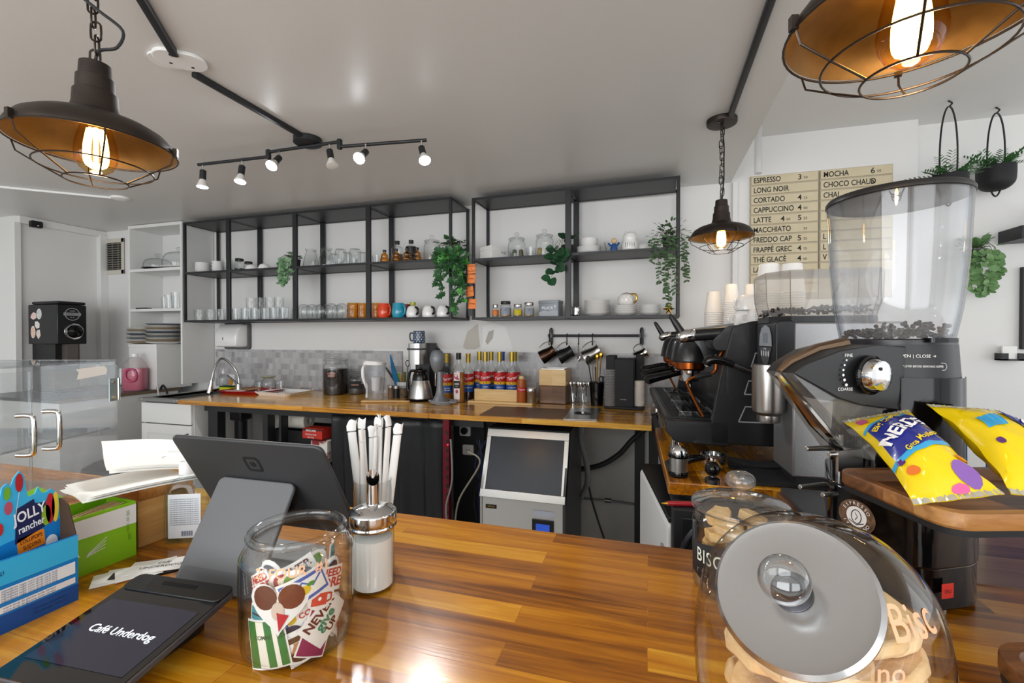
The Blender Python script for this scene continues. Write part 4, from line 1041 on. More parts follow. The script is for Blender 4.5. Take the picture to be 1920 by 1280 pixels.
fe = frame(e0 + ed * .05 + en * .0006 + V((0, 0, .117)), ed, (0, 0, 1))
st_ = G().decal(ov(0, 0, .03, .027, 40), fe, .0002).build('oval_sticker', M('sticker_brown', '#3a2a22', .4, var=('#8a6a50', 90)), gr)
g = G(); g.decal(ov(0, 0, .0165, .0165, 32), fe, .0005); sw_ = g.build('sticker_disc', M('sticker_white'), st_)
g = G(); g.strip([(.008 * cos(a), .011 * sin(a)) for a in [2 * pi * k / 24 for k in range(25)]], .0014, fe, .0008); g.strip([(-.002, -.006), (.002, 0), (-.002, .006)], .0012, fe, .0008); g.strip([(-.012, -.008), (0, -.0135), (.012, -.008)], .0014, fe, .0008); g.build('sticker_bean', m_blackm, sw_)
def arc(g, s, r, up, f):
    n = len(s)
    for i, c in enumerate(s):
        a = (pi / 2 - (i - (n - 1) / 2) * .3) if up else (-pi / 2 + (i - (n - 1) / 2) * .3)
        g.text(c, .0075, f @ Matrix.Translation((r * cos(a), r * sin(a), .0006)) @ Matrix.Rotation(a - pi / 2 if up else a + pi / 2, 4, 'Z'), bold=.01)
g = G(); arc(g, 'ESPRESSO', .0215, True, fe); arc(g, 'ITALIANO', .0215, False, fe); g.build('sticker_lettering', M('sticker_white'), st_)
e2 = V((*bw[2], 0)); fr2 = frame((e1 + e2) / 2 * .93 + V((.008, -.008, .04)), (e2 - e1), (0, 0, 1)) @ Matrix.Translation((-.025, 0, .0045))
rl = G().decal(rc(-.009, .013, -.01, .012), fr2, .0).build('red_label', M('label_red', '#d8342c', .4), gr)
g = G(); g.text('OU', .008, fr2 @ Matrix.Translation((.002, 0, .0004))); g.build('label_lettering', M('print_black'), rl)
# bag clamp on a post in front of the tower
pc = sp_(.112, .0, 0) + V((0, 0, .16))
g = G().box(pc + V((0, 0, .02)), (.016, .03, .17), (0, 0, math.atan2(vd.y, vd.x))); g.build('clamp_post', M('clamp_black', '#1d1d1f', .4), gr, bevel=.002)
def cl(a, b, z): return vd * a + vs_ * b + V((0, 0, z))
for zc, L_ in ((.205, .075), (.135, .09)):
    g = G()
    for b in (-.022, .022):
        g.tube([cl(.12, b * .6, zc), cl(.15, b, zc), cl(.12 + L_, b, zc + .002)], [.005, .0055, .0045], 8)
    g.box(cl(.125, 0, zc), (.02, .05, .016), (0, 0, math.atan2(vd.y, vd.x)))
    g.build('bag_clamp', m_steel, gr, bevel=.001)
g = G().box(cl(.15, cam_side * .026, .195), (.06, .004, .036), (0, 0, math.atan2(vd.y, vd.x))); g.cyl(cl(.14, 0, .13), cl(.14, 0, .235), .0065, n=14); g.build('clamp_lever', m_steel, gr)

# ------------------------------------------------------------------ wooden serving tray with candy bags
m_aw = wood('tray_acacia', ['#4a2c14', '#7a4c26', '#a06c38', '#c08e54'], (.5, .05), 'x', (3, 30), .45, .05, .5, seams=False)
def tray(label, loc, rz, w, d, h, r, under=True):
    t = thing('wooden_tray', label, 'tray', loc, rz)
    o = rrect(w, d, r, 6); i = rrect(w - .03, d - .03, r * .7, 6); i2 = rrect(w - .05, d - .05, r * .6, 6); n = len(o)
    rings = [[(x * .97, y * .97, 0) for x, y in o], [(x, y, .006) for x, y in o], [(x, y, h - .002) for x, y in o], [(x * .993, y * .993, h) for x, y in o], [(x, y, h) for x, y in i], [(x, y, .009) for x, y in i2]]
    g = G(); g.loft([[V(p) for p in q] for q in rings]); g.build('tray_body', m_aw, t)
    G().prism([(x * .985, y * .985) for x, y in o], -.006, .002, sm=True).build('rubber_base', m_blackm, t)
    return t
TR = R(18); tc = V((.363, .713)) + V((cos(TR), sin(TR))) * .15 + V((-sin(TR), cos(TR))) * .094
tray('acacia tray with rounded corners resting on the black grinder base under two candy bags', (tc.x, tc.y, CT + .167), TR, .30, .205, .024, .03)
tray('dark wooden tray at the right edge of the bar', (.50, .575, CT + .05), R(14), .26, .19, .024, .045)
sm = thing('tray_stand', 'low black stand holding the dark wooden tray at the right edge', 'stand', (.50, .575, CT), R(14))
G().rbox((0, 0, .02), (.2, .14, .04), .02).build('stand_body', m_blackm, sm)
sl = thing('silver_bag', 'small silver and gold foil item standing on the dark wooden tray at the right edge', 'foil bag', (.445, .61, CT + .061), R(10))
G().loft([[V((x, y, z)) for x, y in rrect(w, d, .008)] for w, d, z in ((.05, .035, 0), (.055, .04, .02), (.052, .03, .06), (.054, .008, .085))]).build('bag', M('foil', '#c9c4b4', .25, .9), sl)

def candy_bag(label, p0, p1, wid, up, seed, art):
    """pillow bag from its top seal p0 to its bottom seal p1"""
    r = random.Random(seed); p0, p1 = V(p0), V(p1); t = thing('candy_bag', label, 'candy bag', (p0 + p1) / 2, 0, None)
    ax = p1 - p0; L = ax.length; ax.normalize(); side = ax.cross(V(up)).normalized(); nn = side.cross(ax); o = -(L / 2)
    if nn.dot(EYEV - (p0 + p1) / 2) < 0: side, nn = -side, -nn
    fx = 1 if side.dot(CAMR @ V((1, 0, 0))) > 0 else -1
    def P(u, v, s):   # u along 0..1, v across -1..1
        th = .031 * (max(0, sin(pi * min(1, max(0, (u - .05) / .9)))) ** .6) * max(0, 1 - v * v) ** .55 if 0.05 < u < .95 else 0
        w = wid / 2 * (1 - .16 * sin(pi * u) ** .8)
        wr = .0012 * sin(23 * u + 9 * v + seed) * (0.05 < u < .95) + .0007 * sin(41 * v + 13 * u)
        return ax * (o + u * L) + side * (v * w) + nn * (s * th + wr + .02 * sin(pi * u) * .3)
    g = G(); g.grid(lambda u, v: P(u, 2 * v - 1, 1), 30, 16); b = g.build('front_film', M('bag_yellow', '#f4d50e', .22, coat=.5), t)
    g = G(); g.grid(lambda u, v: P(u, 2 * v - 1, -1) - nn * .0004, 30, 16); g.build('back_film', M('bag_yellow'), t)
    for u0 in (0.0, .955):
        g = G(); g.grid(lambda u, v: P(u0 + u * .045, 2 * v - 1, 1) + nn * (.0008 + .0005 * (-1) ** int(v * 40)), 3, 40)
        g.build('crimped_seal', M('seal_silver', '#d8d6c4', .3, .5), t)
    # artwork in (x across the bag towards the right, y along towards the top)
    def A(x, y): return P(.5 - y / L, fx * x / (wid / 2), 1) + nn * .0009
    def sub(poly, n=6):
        out = []
        for i in range(len(poly)):
            a, c = poly[i], poly[(i + 1) % len(poly)]
            out += [(a[0] + (c[0] - a[0]) * k / n, a[1] + (c[1] - a[1]) * k / n) for k in range(n)]
        return out
    def patch(x0, x1, y0, y1, off, nx=10, ny=10, skew=0):
        def f(u, v):
            x = x0 + (x1 - x0) * u; y = y0 + (y1 - y0) * v + skew * x; return A(x, y) + nn * off
        return f
    for c, x0, x1, y0, y1, sk, off in art['patch']:
        off += .0005
        G().grid(patch(x0, x1, y0, y1, off, skew=sk), 14, 14).build('print_patch', M('bagprint_' + c.strip('#'), c, .25, coat=.5), b)
    for c, s, size, x, y, ang, bold in art['text']:
        ca, sa = cos(ang), sin(ang)
        G().text(s, size, lambda px, py: A(x + px * ca - py * sa, y + px * sa + py * ca) + nn * .0034, bold=bold).build('bag_lettering', M('bagink_' + c.strip('#'), c, .3), b)
    for c, x, y, a_, b_ in art['dot']:
        G().decal(ov(x, y, a_, b_, 14), lambda px, py: A(px, py) + nn * .0012).build('candy_print', M('bagprint_' + c.strip('#'), c, .25, coat=.5), b)
    return t
q0 = R(28)
art1 = {'patch': [('#27308f', -.043, .045, -.028, .052, .25, .0004), ('#3aa6dc', -.05, .05, -.036, -.028, .25, .0003), ('#3aa6dc', -.048, .03, .052, .058, .25, .0003)],
        'text': [('#f4d50e', 'Big Chewy', .014, -.012, .042, q0, .02), ('#ffffff', 'NERDS', .029, -.003, .012, q0, .03), ('#f4d50e', 'Gros Moelleux', .0115, .008, -.018, q0, .02)],
        'dot': [('#e2752a', -.03, -.062, .009, .007), ('#5a2a78', -.038, -.045, .006, .005), ('#8a5fb0', .028, -.075, .014, .018), ('#d8589a', .01, -.092, .01, .005), ('#d8589a', -.036, .07, .008, .012), ('#e2752a', .04, -.05, .008, .006)]}
candy_bag('yellow and navy candy bag leaning diagonally on the acacia tray, left of the two', (.372, .925, 1.205), (.388, .735, 1.127), .098, (-.22, -.5, .8), 2, art1)
art2 = {'patch': [('#27308f', .012, .05, -.035, .05, .3, .0004), ('#3aa6dc', -.035, -.005, .012, .04, .2, .0003)], 'text': [('#ffffff', 'NERDS', .026, .03, .006, R(70), .03), ('#8a7a10', 'valeur nutritive', .006, -.022, .055, 0, 0)],
        'dot': [('#e2752a', -.015, -.06, .009, .008), ('#5a2a78', -.034, -.02, .006, .006), ('#e2752a', .03, -.08, .009, .007)]}
candy_bag('yellow candy bag standing behind the other one at the right side of the acacia tray', (.503, .945, 1.222), (.515, .775, 1.127), .105, (.12, -.55, .8), 5, art2)

bl = thing('blue_box', 'blue carton glimpsed behind the candy bags at the right edge', 'box', (.83, 1.27, CT), R(20))
G().box((0, 0, .09), (.16, .12, .18)).build('carton', M('plain_blue', '#2f6fb5', .5), bl, bevel=.003)
pcb = thing('power_cable', 'black cable lying on the bar at the lower right', 'cable', (.4, .6, CT))
G().tube(smooth([(-.04, .06, .005), (.02, .0, .005), (.08, -.03, .005), (.2, -.06, .005)], 6), .004, 8).build('cable', m_rubber, pcb)
# ------------------------------------------------------------------ three group espresso machine
MR = R(2.7)
MO = V((.054, 1.62, CT))
em = thing('espresso_machine', 'black three group espresso machine with drip tray and steam wand', 'espresso machine', MO, MR)
XZ = lambda y=0: Matrix(((1, 0, 0, 0), (0, 0, 1, y), (0, 1, 0, 0), (0, 0, 0, 1)))       # polygon in x,z ; extrude along y
m_mb = M('machine_black', '#121214', .38, coat=.15)
LM = 1.04
side = rounded([(.145, .062), (.143, .115), (.17, .279), (.195, .382), (.213, .45), (.275, .467), (.54, .467), (.56, .3), (.55, .06)], .012, 3)
G().prism(side, 0, .02, XZ(0)).build('side_panel', m_mb, em, bevel=.003)
G().prism(side, LM - .02, LM, XZ(0)).build('side_panel', m_mb, em, bevel=.003)
g = G()
for x0, x1, z0, z1, s in ((.245, .33, .228, .272, -.012), (.228, .33, .138, .188, -.02), (.265, .33, .318, .362, -.012)):
    p = [(x0, z0), (x0 - s, z1), (x1, z1), (x1, z0)]
    g.strip([V(q) for q in p] + [V(p[0])], .004, XZ(-.0012), 0)
g.build('trim_outline', M('trim_silver', '#b5b5b8', .35, .6), em)
G().prism([(.215, .1), (.235, .44), (.54, .45), (.54, .07), (.215, .07)], .02, LM - .02, XZ()).build('body', m_mb, em, bevel=.002)
G().bb(.22, .54, .03, LM - .03, .45, .46).build('cup_tray', m_steel, em)
# top hood in front of the cup tray
G().prism(rounded([(.15, .4), (.2, .452), (.3, .4595), (.3, .43), (.22, .37), (.16, .37)], .01, 3), .02, LM - .02, XZ()).build('hood', m_mb, em)
# drip tray
tr = rounded([(0, .134), (.003, .095), (.035, .06), (.2, .054), (.2, .134)], .01, 3)
dt = G().prism(tr, 0, LM, XZ()).build('drip_tray', m_mb, em, bevel=.003)
g = G()
for k in range(58): y = .035 + k * .0168; g.bb(.022, .215, y, y + .004, .1345, .138)
for x in (.02, .07, .12, .17, .214): g.bb(x, x + .003, .03, LM - .03, .1345, .139)
g.build('drip_grille', M('grille_black', '#2a2a2c', .3, .5), dt)
for k in range(3):
    y0 = .14 + k * .3; g = G()
    for q in range(9): g.bb(.062, .175, y0 + q * .016, y0 + q * .016 + .003, .14, .144)
    for x in (.06, .1, .14, .174): g.bb(x, x + .003, y0 - .004, y0 + .135, .139, .1455)
    g.build('cup_grid', m_chrome, dt)
for y in (.07, .97):
    for x in (.04, .5): G().lathe([(.017, -.0), (.02, .004), (.02, .03), (.015, .032), (.0135, .055), (0, .055)], c=(x, y, .0), n=24).build('foot', m_chrome if x < .1 else m_blackp, em)
m_grp = M('group_dome_black', '#19191b', .3, coat=.2)
for k in range(3):
    y = .25 + k * .27
    gp = G().lathe(spr([(.066, .318), (.0675, .326), (.063, .352), (.054, .385), (.04, .408), (0, .416)], 4), c=(.11, y, 0), n=40).build('group_head', m_grp, em)
    G().rbox((.18, y, .37), (.14, .1, .08), .02).build('group_neck', m_grp, gp)
    G().lathe([(.0, .287), (.048, .287), (.054, .294), (.056, .318), (0, .318)], c=(.11, y, 0), n=36).build('group_ring', m_copper, gp)
    G().box((.075, y, .398), (.04, .03, .006), (0, -.75, 0)).build('brew_button', m_dsteel, gp, bevel=.002)
    pf = G().lathe([(0, .245), (.03, .245), (.037, .26), (.038, .287), (0, .287)], c=(.11, y, 0), n=32).build('portafilter', m_chrome, em)
    G().tube([(.072, y - .004, .275), (.045, y - .008, .272), (.02, y - .01, .265), (-.015, y - .016, .256), (-.045, y - .02, .248), (-.058, y - .022, .245)], [.01, .014, .0155, .0165, .019, .008], 16).build('portafilter_handle', m_blackg, pf)
    g = G(); 
    for s in (-1, 1): g.tube([(.11, y, .248), (.11, y + .012 * s, .235), (.11, y + .018 * s, .222)], [.009, .008, .006], 10)
    g.build('portafilter_spout', m_chrome, pf)
for y in (.05, .9):     # steam valves with paddle levers
    sv = G().tube([(.04, y, .412), (.05, y, .412), (.062, y, .415), (.095, y, .42), (.1, y, .42)], [.006, .019, .0225, .0225, .02], 20).build('steam_valve', m_chrome, em)
    G().tube([(.1, y, .42), (.16, y, .425), (.22, y, .43)], [.02, .021, .021], 16).build('valve_body', m_mb, sv)
    G().tube([(.06, y, .425), (.042, y, .455), (.024, y, .485), (.018, y, .493)], [.014, .012, .0095, .004], 12).build('valve_lever', m_blackp, sv)
for y in (.045, .92):
    sw = G().tube(smooth([(.19, y, .37), (.17, y, .33), (.165, y, .30), (.14, y - .005, .286), (.10, y - .01, .278), (.075, y - .012, .262), (.082, y - .012, .235), (.105, y - .01, .185), (.125, y - .01, .145)], 5), .0055, 10).build('steam_wand', m_copper, em)
    G().tube(smooth([(.15, y - .004, .288), (.125, y - .008, .284), (.10, y - .011, .277)], 4), .0085, 10).build('wand_grip', m_rubber, sw)
hh = G().tube(smooth([(.125, -.03, .325), (.135, -.034, .34), (.17, -.036, .338), (.205, -.036, .325)], 5), [.014, .0145, .0145, .0145, .015, .015, .015, .0145, .014, .0135, .013, .0125, .0115, .011, .0105, .01], 12).build('hot_water_lever', m_blackg, em)
g = G().tube([(.205, -.036, .325), (.24, -.034, .308), (.262, -.03, .3)], [.008, .007, .007], 10); g.build('lever_shaft', m_dsteel, hh)
G().cyl((.125, -.03, .325), (.16, .01, .35), .008, n=10).build('lever_pivot', m_chrome, hh)

# ------------------------------------------------------------------ on-demand grinder beside the machine
gd = thing('espresso_grinder', 'silver on-demand espresso grinder with black display head and tinted hopper', 'coffee grinder', (.339, 1.405, CT), MR)
m_spk = M('hammered_silver', '#9a9a9b', .42, .75, bump=(220, .25, .001))
G().bb(.04, .3, .005, .175, .03, .455).build('body', m_spk, gd, bevel=.006)
g = G().rbox((.02, .09, .39), (.05, .18, .14), .012, axis='y'); hd_ = g.build('display_head', m_blackp, gd, bevel=.004)
FD = frame((-.0062, .09, .40), (0, -1, 0), (0, 0, 1))
g = G(); g.decal([(-.062, -.012), (.062, -.012), (.058, .018), (.04, .04), (0, .05), (-.04, .04), (-.058, .018)], FD, .0003); pl = g.build('display_plate', M('plate_grey', '#a9aeb4', .35, .3), hd_)
g = G(); g.decal(rc(-.022, .022, -.003, .026), FD, .0008); g.build('lcd', M('lcd_grey', '#7d8890', .2), pl)
g = G(); g.decal([(-.06, -.016), (.06, -.016), (.03, -.06), (0, -.07), (-.03, -.06)], FD, .0003); kp = g.build('keypad', M('keypad_grey', '#4a4a4e', .4), hd_)
for k in range(4): G().decal(ov(-.033 + .022 * k, -.034, .006, .009), FD, .001).build('button', M('button_white', '#d9dcdf', .3), kp)
g = G(); g.text('compak', .01, FD @ Matrix.Translation((0, -.019, .001))); g.build('display_lettering', M('print_white'), kp)
G().lathe([(0, .17), (.028, .17), (.03, .175), (.03, .19), (.041, .2), (.043, .21), (.043, .335), (0, .335)], c=(-.005, .06, 0), n=40).build('dosing_funnel', m_steel, gd)
# hopper: six sided, tinted
def hexr(s, z): return [V((.10 + x * s, .09 + y * s, z)) for x, y in ((-.115, -.035), (-.07, -.09), (.14, -.09), (.17, -.05), (.17, .09), (-.115, .09))]
m_tint = glass('smoky_hopper', (.86, .83, .78), (.62, .58, .52), refl=.9, haze=.14)
g = G(); g.loft([hexr(.9, .472), hexr(.98, .52), hexr(1.0, .592)], cap=False); hpb = g.build('hopper', m_tint, gd)
G().loft([hexr(1.01, .592), hexr(1.01, .597)]).build('hopper_lid', m_tint, gd)
G().loft([hexr(.92, .455), hexr(.92, .472)]).build('hopper_base', m_blackp, gd)
e = G()
for i in range(6): e.tube([hexr(.9, .472)[i], hexr(.98, .52)[i], hexr(1., .594)[i]], .0012, 6)
e.build('hopper_edge', M('edge_tint', '#6e6355', .2), hpb)
bsm = G(); rb = random.Random(21)
for k in range(240):
    x, y = rb.uniform(-.01, .25), rb.uniform(.02, .16)
    bsm.ball((x, y, .474 + .018 * rb.random() + .01 * sin(9 * x)), .0055, 8, 1, .72, .6, (rb.uniform(-1, 1), rb.uniform(-1, 1), rb.uniform(0, 6)))
bsm.build('bean_layer', m_bean, gd)['kind'] = 'stuff'
g = G().prism(rrect(.24, .14, .03, 5), 0.002, .012); gt = g.build('grounds_tray', m_blackm, gd); gt.location = (.035, .07, 0)
G().bb(.05, .29, .01, .17, .012, .03).build('base', m_blackm, gd)

# ------------------------------------------------------------------ barista tools on the machine counter
tp = thing('tamper', 'chrome domed coffee tamper with black rings on the machine counter', 'tamper', (.0865, 1.44, CT), 0)
G().lathe([(0, 0), (.0275, 0), (.029, .004), (.029, .012), (.0275, .016), (0, .016)], n=32).build('base_ring', m_blackg, tp)
G().lathe([(.0265, .016), (.0265, .058), (0, .058)], n=36).build('steel_body', m_steel, tp)
G().lathe([(.029, .057), (.0295, .063), (.028, .068), (0, .068)], n=36).build('upper_ring', m_blackg, tp)
G().lathe(spr([(.025, .067), (.024, .076), (.018, .086), (.008, .091), (0, .092)], 3), n=32).build('dome', m_chrome, tp)
lp = thing('loose_portafilter', 'black handled portafilter lying behind the chrome tamper', 'portafilter', (.11, 1.50, CT), R(20))
pf = G().lathe([(0, .006), (.03, .006), (.036, .02), (.036, .04), (.039, .043), (.039, .047), (.033, .047), (.031, .02), (0, .018)], c=(.1, .02, 0), n=32).build('basket', m_chrome, lp)
G().tube([(.065, .013, .036), (.03, .006, .036), (-.02, -.002, .03), (-.06, -.008, .02)], [.008, .013, .014, .015], 14).build('handle', m_blackg, lp)
kb = thing('ball_tamper', 'black ball knob tamper standing before the grinder tray', 'tamper', (.175, 1.398, CT), 0)
G().lathe([(0, 0), (.02, 0), (.02, .012), (.008, .018), (.007, .024)], n=24).build('foot', m_dsteel, kb)
G().ball((0, 0, .04), .021, 24).build('knob', m_blackg, kb)
cl_ = thing('black_cloth', 'folded black bar cloth under the front of the espresso machine', 'cloth', (.33, 1.585, CT), R(-4))
for k in range(3): G().grid(lambda u, v: V(((u - .5) * .17, (v - .5) * .07, .004 + k * .007 + .003 * sin(6 * u + k) + .002 * sin(9 * v))), 12, 8).build('fold', M('cloth_black', '#141416', .85, bump=(300, .3, .001)), cl_, sol=.005)
bm = thing('dark_scale', 'flat dark grey tray plate on the counter behind the biscuit jars', 'tray', (.44, 1.268, CT), R(3))
G().rbox((0, 0, .007), (.2, .2, .014), .012).build('plate', M('plate_dark', '#4b4b4d', .4, .3), bm, bevel=.002)
G().box((.04, -.05, .017), (.03, .006, .004), (0, 0, .3)).build('clip', m_dsteel, bm)
dw = thing('drawer_unit', 'black drawer unit slung under the near end of the machine counter', 'drawer', (.065, 1.285, .74))
g = G().bb(0, .35, 0, .085, 0, .14); g.build('drawer_box', m_blackm, dw, bevel=.003)
G().bb(.02, .33, -.004, 0, .02, .12).build('drawer_front', m_blackp, dw, bevel=.002)
pn = thing('red_pen', 'red pen with brass tip lying on the black drawer unit', 'pen', (.035, 1.30, .887), R(12))
G().cyl((.0, 0, 0), (.016, 0, .0), .0015, .005, n=14).build('tip', m_brass, pn)
G().tube([(.016, 0, 0), (.1, 0, 0), (.102, 0, 0)], [.0062, .0066, .004], 14).build('barrel', M('pen_red', '#b01d2a', .3, coat=.4), pn)
cbx = thing('wooden_crate', 'orange brown wooden cabinet side under the machine counter', 'cabinet', (.12, 1.30, .0), R(2.7))
G().bb(0, .3, 0, .04, .01, .72).build('side_board', m_oak if False else m_cnty, cbx, bevel=.002)
for k, (x, y) in enumerate(((.085, 1.23), (.125, 1.21))):
    t = thing('looped_cable', ('thick black looped cable hanging nearest the white freezer' if k == 0 else 'thick black looped cable hanging against the biscuit jar'), 'cable', (x, y, .62))
    G().tube(smooth([(0, 0, 0), (-.01, 0, .1), (.005, 0, .19), (.04, .01, .235), (.08, .03, .24)], 6), .0085, 10).build('cable', M('cable_navy', '#15161f', .4), t)

# ------------------------------------------------------------------ white freezer under the machine counter
fz = thing('freezer', 'small white freezer under the machine counter', 'freezer', (.06, 1.46, 0), math.atan2(.1, .65))
g = G().bb(.05, .5, 0, .6, .02, .77); g.build('cabinet', M('fridge_white', '#dfe1e4', .4), fz, bevel=.006)
G().rbox((.022, .30, .40), (.05, .6, .74), .02, axis='y').build('door', m_whitep, fz, bevel=.01)
G().bb(.0, .48, .0, .6, .772, .79).build('top', m_blackp, fz, bevel=.003)
G().rbox((-.006, .06, .60), (.012, .02, .16), .004).build('handle', M('handle_grey', '#8e9296', .4), fz)

# ------------------------------------------------------------------ paper cups and china on top of the machine
m_pc = M('paper_cup_white', '#f3f1ee', .55)
def cup_mesh(r0, r1, h, lip=.002):
    """upside down paper cup: rim r1 at the bottom, base r0 on top"""
    return [(r1 + lip * .6, 0), (r1 + lip, .0015), (r1 + lip * .6, .003), (r1 - .0005, .004), (r0, h - .003), (r0 - .002, h), (r0 - .004, h - .002), (0, h - .0025)]
def cup_stack(n, x, y, z, r0, r1, h, gap, where):
    base = None
    for k in range(n):
        if base is None:
            base = G().lathe(cup_mesh(r0, r1, h), n=32).build('paper_cup', m_pc); o = base; tag(o, where, 'paper cup', where)
        else: o = base.copy(); C.objects.link(o)
        o.location = (x, y, z + k * gap)
ZT = CT + .461
for n, u, y, r0, r1, h, gap, w in ((9, 1338, 2.36, .029, .041, .1, .0085, 'upturned white paper cup in the leftmost stack on the espresso machine'), (14, 1371, 2.30, .025, .034, .085, .0085, 'upturned white paper cup in the second stack from the left on the espresso machine'),
                               (12, 1410, 2.12, .024, .031, .08, .0085, 'upturned white paper cup in the stack behind the white china cups'), (13, 1441, 1.86, .033, .043, .11, .009, 'upturned white paper cup in the tall stack beside the tinted hopper'),
                               (13, 1484, 1.84, .032, .042, .105, .009, 'upturned white paper cup in the stack mostly hidden behind the tinted hopper')):
    p = at(u, 640, y=y); cup_stack(n, p.x, y, ZT, r0, r1, h, gap, w)
def china_cup(name, label, loc, rz, r, h, up=True, group=None, mat=None, hand=True, cat='cup'):
    t = thing(name, label, cat, loc, rz, group); m = mat or m_porc
    pf = spr([(.45 * r, 0), (.62 * r, h * .04), (.85 * r, h * .3), (.97 * r, h * .7), (r, h)], 4)
    wall = [(0, 0)] + pf + [(p[0] - .003, p[1]) for p in pf[::-1]][:-2] + [(0, h * .08)]
    if not up: wall = [(a, h - b) for a, b in wall]
    G().lathe(wall, n=36).build('bowl', m, t)
    if hand:
        zz = (lambda z: z) if up else (lambda z: h - z)
        G().tube(smooth([(.93 * r, 0, zz(h * .82)), (1.3 * r, 0, zz(h * .85)), (1.45 * r, 0, zz(h * .6)), (1.25 * r, 0, zz(h * .35)), (.86 * r, 0, zz(h * .3))], 5), .0045, 8).build('handle', m, t)
    return t
pq = at(1402, 600, y=2.0)
china_cup('china_cup', 'upturned white china cup at the bottom of the pair on the espresso machine', (pq.x - .01, 2.02, ZT), R(200), .045, .06, False)
china_cup('china_cup', 'upturned white china cup on top of the other one on the espresso machine', (pq.x, 2.02, ZT + .0605), R(215), .045, .06, False)
china_cup('china_cup', 'white china cup beside the tinted hopper, behind its left edge', (at(1417, 600, y=1.9).x + .01, 1.92, ZT), R(160), .04, .06, False)
# ------------------------------------------------------------------ plants
m_ivy = M('ivy_leaf', '#24452a', .45, var=('#3f7040', 12, .3)); m_ivyl = M('ivy_leaf_young', '#3f8a3a', .45, var=('#62a84c', 10))
m_hrt = M('trailing_leaf_pale', '#5f8a5f', .5, var=('#8fb08a', 25, .25)); m_dk = M('rubber_leaf', '#23402a', .3, var=('#2f5a3a', 8))
m_fine = M('fine_leaf', '#2f4a2e', .5, var=('#5a7a52', 20)); m_stem = M('plant_stem', '#4a4a2e', .7); m_palm = M('palm_leaf', '#2f5f34', .45, var=('#4a7f44', 14))
IVY = [(0, 0), (-.06, .3), (.12, .62), (.3, .3), (.52, .5), (.62, .2), (1, 0)]
ROUND = [(0, 0), (.08, .34), (.3, .55), (.6, .52), (.86, .3), (1, 0)]
OVAL = [(0, 0), (.2, .32), (.5, .42), (.8, .25), (1, 0)]
def trail(g, st, r, p, n, step, drift, L, W, shape, gs=None, both=True):
    """a hanging vine: stem tube plus leaves to either side"""
    p = V(p); pts = [p.copy()]
    for k in range(n):
        p = p + V((drift[0] + r.uniform(-.3, .3) * step, drift[1] + r.uniform(-.3, .2) * step, -step * r.uniform(.7, 1.1))); pts.append(p.copy())
        for s in ((-1, 1) if both else (r.choice((-1, 1)),)):
            if r.random() < .12: continue
            d = V((s * r.uniform(.4, 1), r.uniform(-.9, .1), r.uniform(-.9, .1))); q = r.uniform(.7, 1.15)
            g.mi = 1 if (gs and r.random() < gs) else 0
            g.leaf(p, d, V((r.uniform(-.4, .4), -1, r.uniform(.1, .8))), L * q, W * q, shape)
    st.tube(pts, .0011, 5)
def plant(name, label, loc, pot, vines, L, W, shape, mats, seed, step=.022, tuft=0, gs=.0, mound=0, cat='plant', pot_m=None):
    r = random.Random(seed); t = thing(name, label, cat, loc)
    if pot: G().lathe([(0, 0), (pot[0] * .8, 0), (pot[0], pot[1]), (pot[0] - .004, pot[1]), (pot[0] * .78, .006), (0, .006)], n=32).build('pot', pot_m or m_blackp, t)
    g, st = G(), G(); pz = pot[1] if pot else 0; pr = pot[0] if pot else .03
    for (x, y, n, dx) in vines:
        st.tube([(x * .3, y * .3, pz), (x * .7, y * .7, pz + .03), (x, y, pz + .005)], .0012, 5)
        trail(g, st, r, (x, y, pz + .005), n, step, (dx, 0), L, W, shape, gs)
    for k in range(tuft):
        a = r.uniform(0, 6.28); e = r.uniform(.1, 1.2); d = V((cos(a) * cos(e), sin(a) * cos(e), sin(e) * .8)); p = V((0, 0, pz)) + d * pr * r.uniform(.2, 1.6) * (1 + mound)
        g.mi = 0; g.leaf(p, d + V((0, 0, -.2)), V((0, -.4, 1)) + d * .3, L * r.uniform(.8, 1.2), W, shape)
    st.build('stems', m_stem, t); g.build('foliage', mats, t, fix=False)
    return t
def SP(u, y, z): p = at(u, 500, y=y); return V((p.x, y, z))

# ------------------------------------------------------------------ glassware kit
def tumbler(name, label, group, r0, r1, h, mat=None, ribs=0, up=True, cat='glass', base=.006):
    t = thing(name, label, cat, (0, 0, 0), 0, group)
    if ribs:
        g = G(); zz = [0, .1, .2, .35, .5, .65, .8, .92, 1]
        g.loft([[V(((r0 + (r1 - r0) * q) * (1 + .035 * cos(ribs * a + q * 9) * (0 < q < .9)) * cos(a), (r0 + (r1 - r0) * q) * (1 + .035 * cos(ribs * a + q * 9) * (0 < q < .9)) * sin(a), q * h)) for a in [2 * pi * k / (ribs * 4) for k in range(ribs * 4)]] for q in zz], cap=False)
        g.lathe([(0, 0), (r0, 0)], n=ribs * 4); g.build('bowl', mat or m_glass2, t)
    else:
        w = [(0, 0), (r0, 0), (r1, h), (r1 - .002, h), (r0 - .002, base), (0, base)]
        if not up: w = [(a, h - b) for a, b in w]
        G().lathe(w, n=28).build('bowl', mat or m_glass, t)
    return t
def put(proto, spots, used=[], label=None, group=None):
    for i, s in enumerate(spots):
        o = proto if id(proto) not in used else dup(proto, label=label)
        used.append(id(proto)); o.location = s[:3]
        if len(s) > 3: o.rotation_euler = (0, 0, s[3])
L0, L1 = Z1; Q0, Q1 = Z2
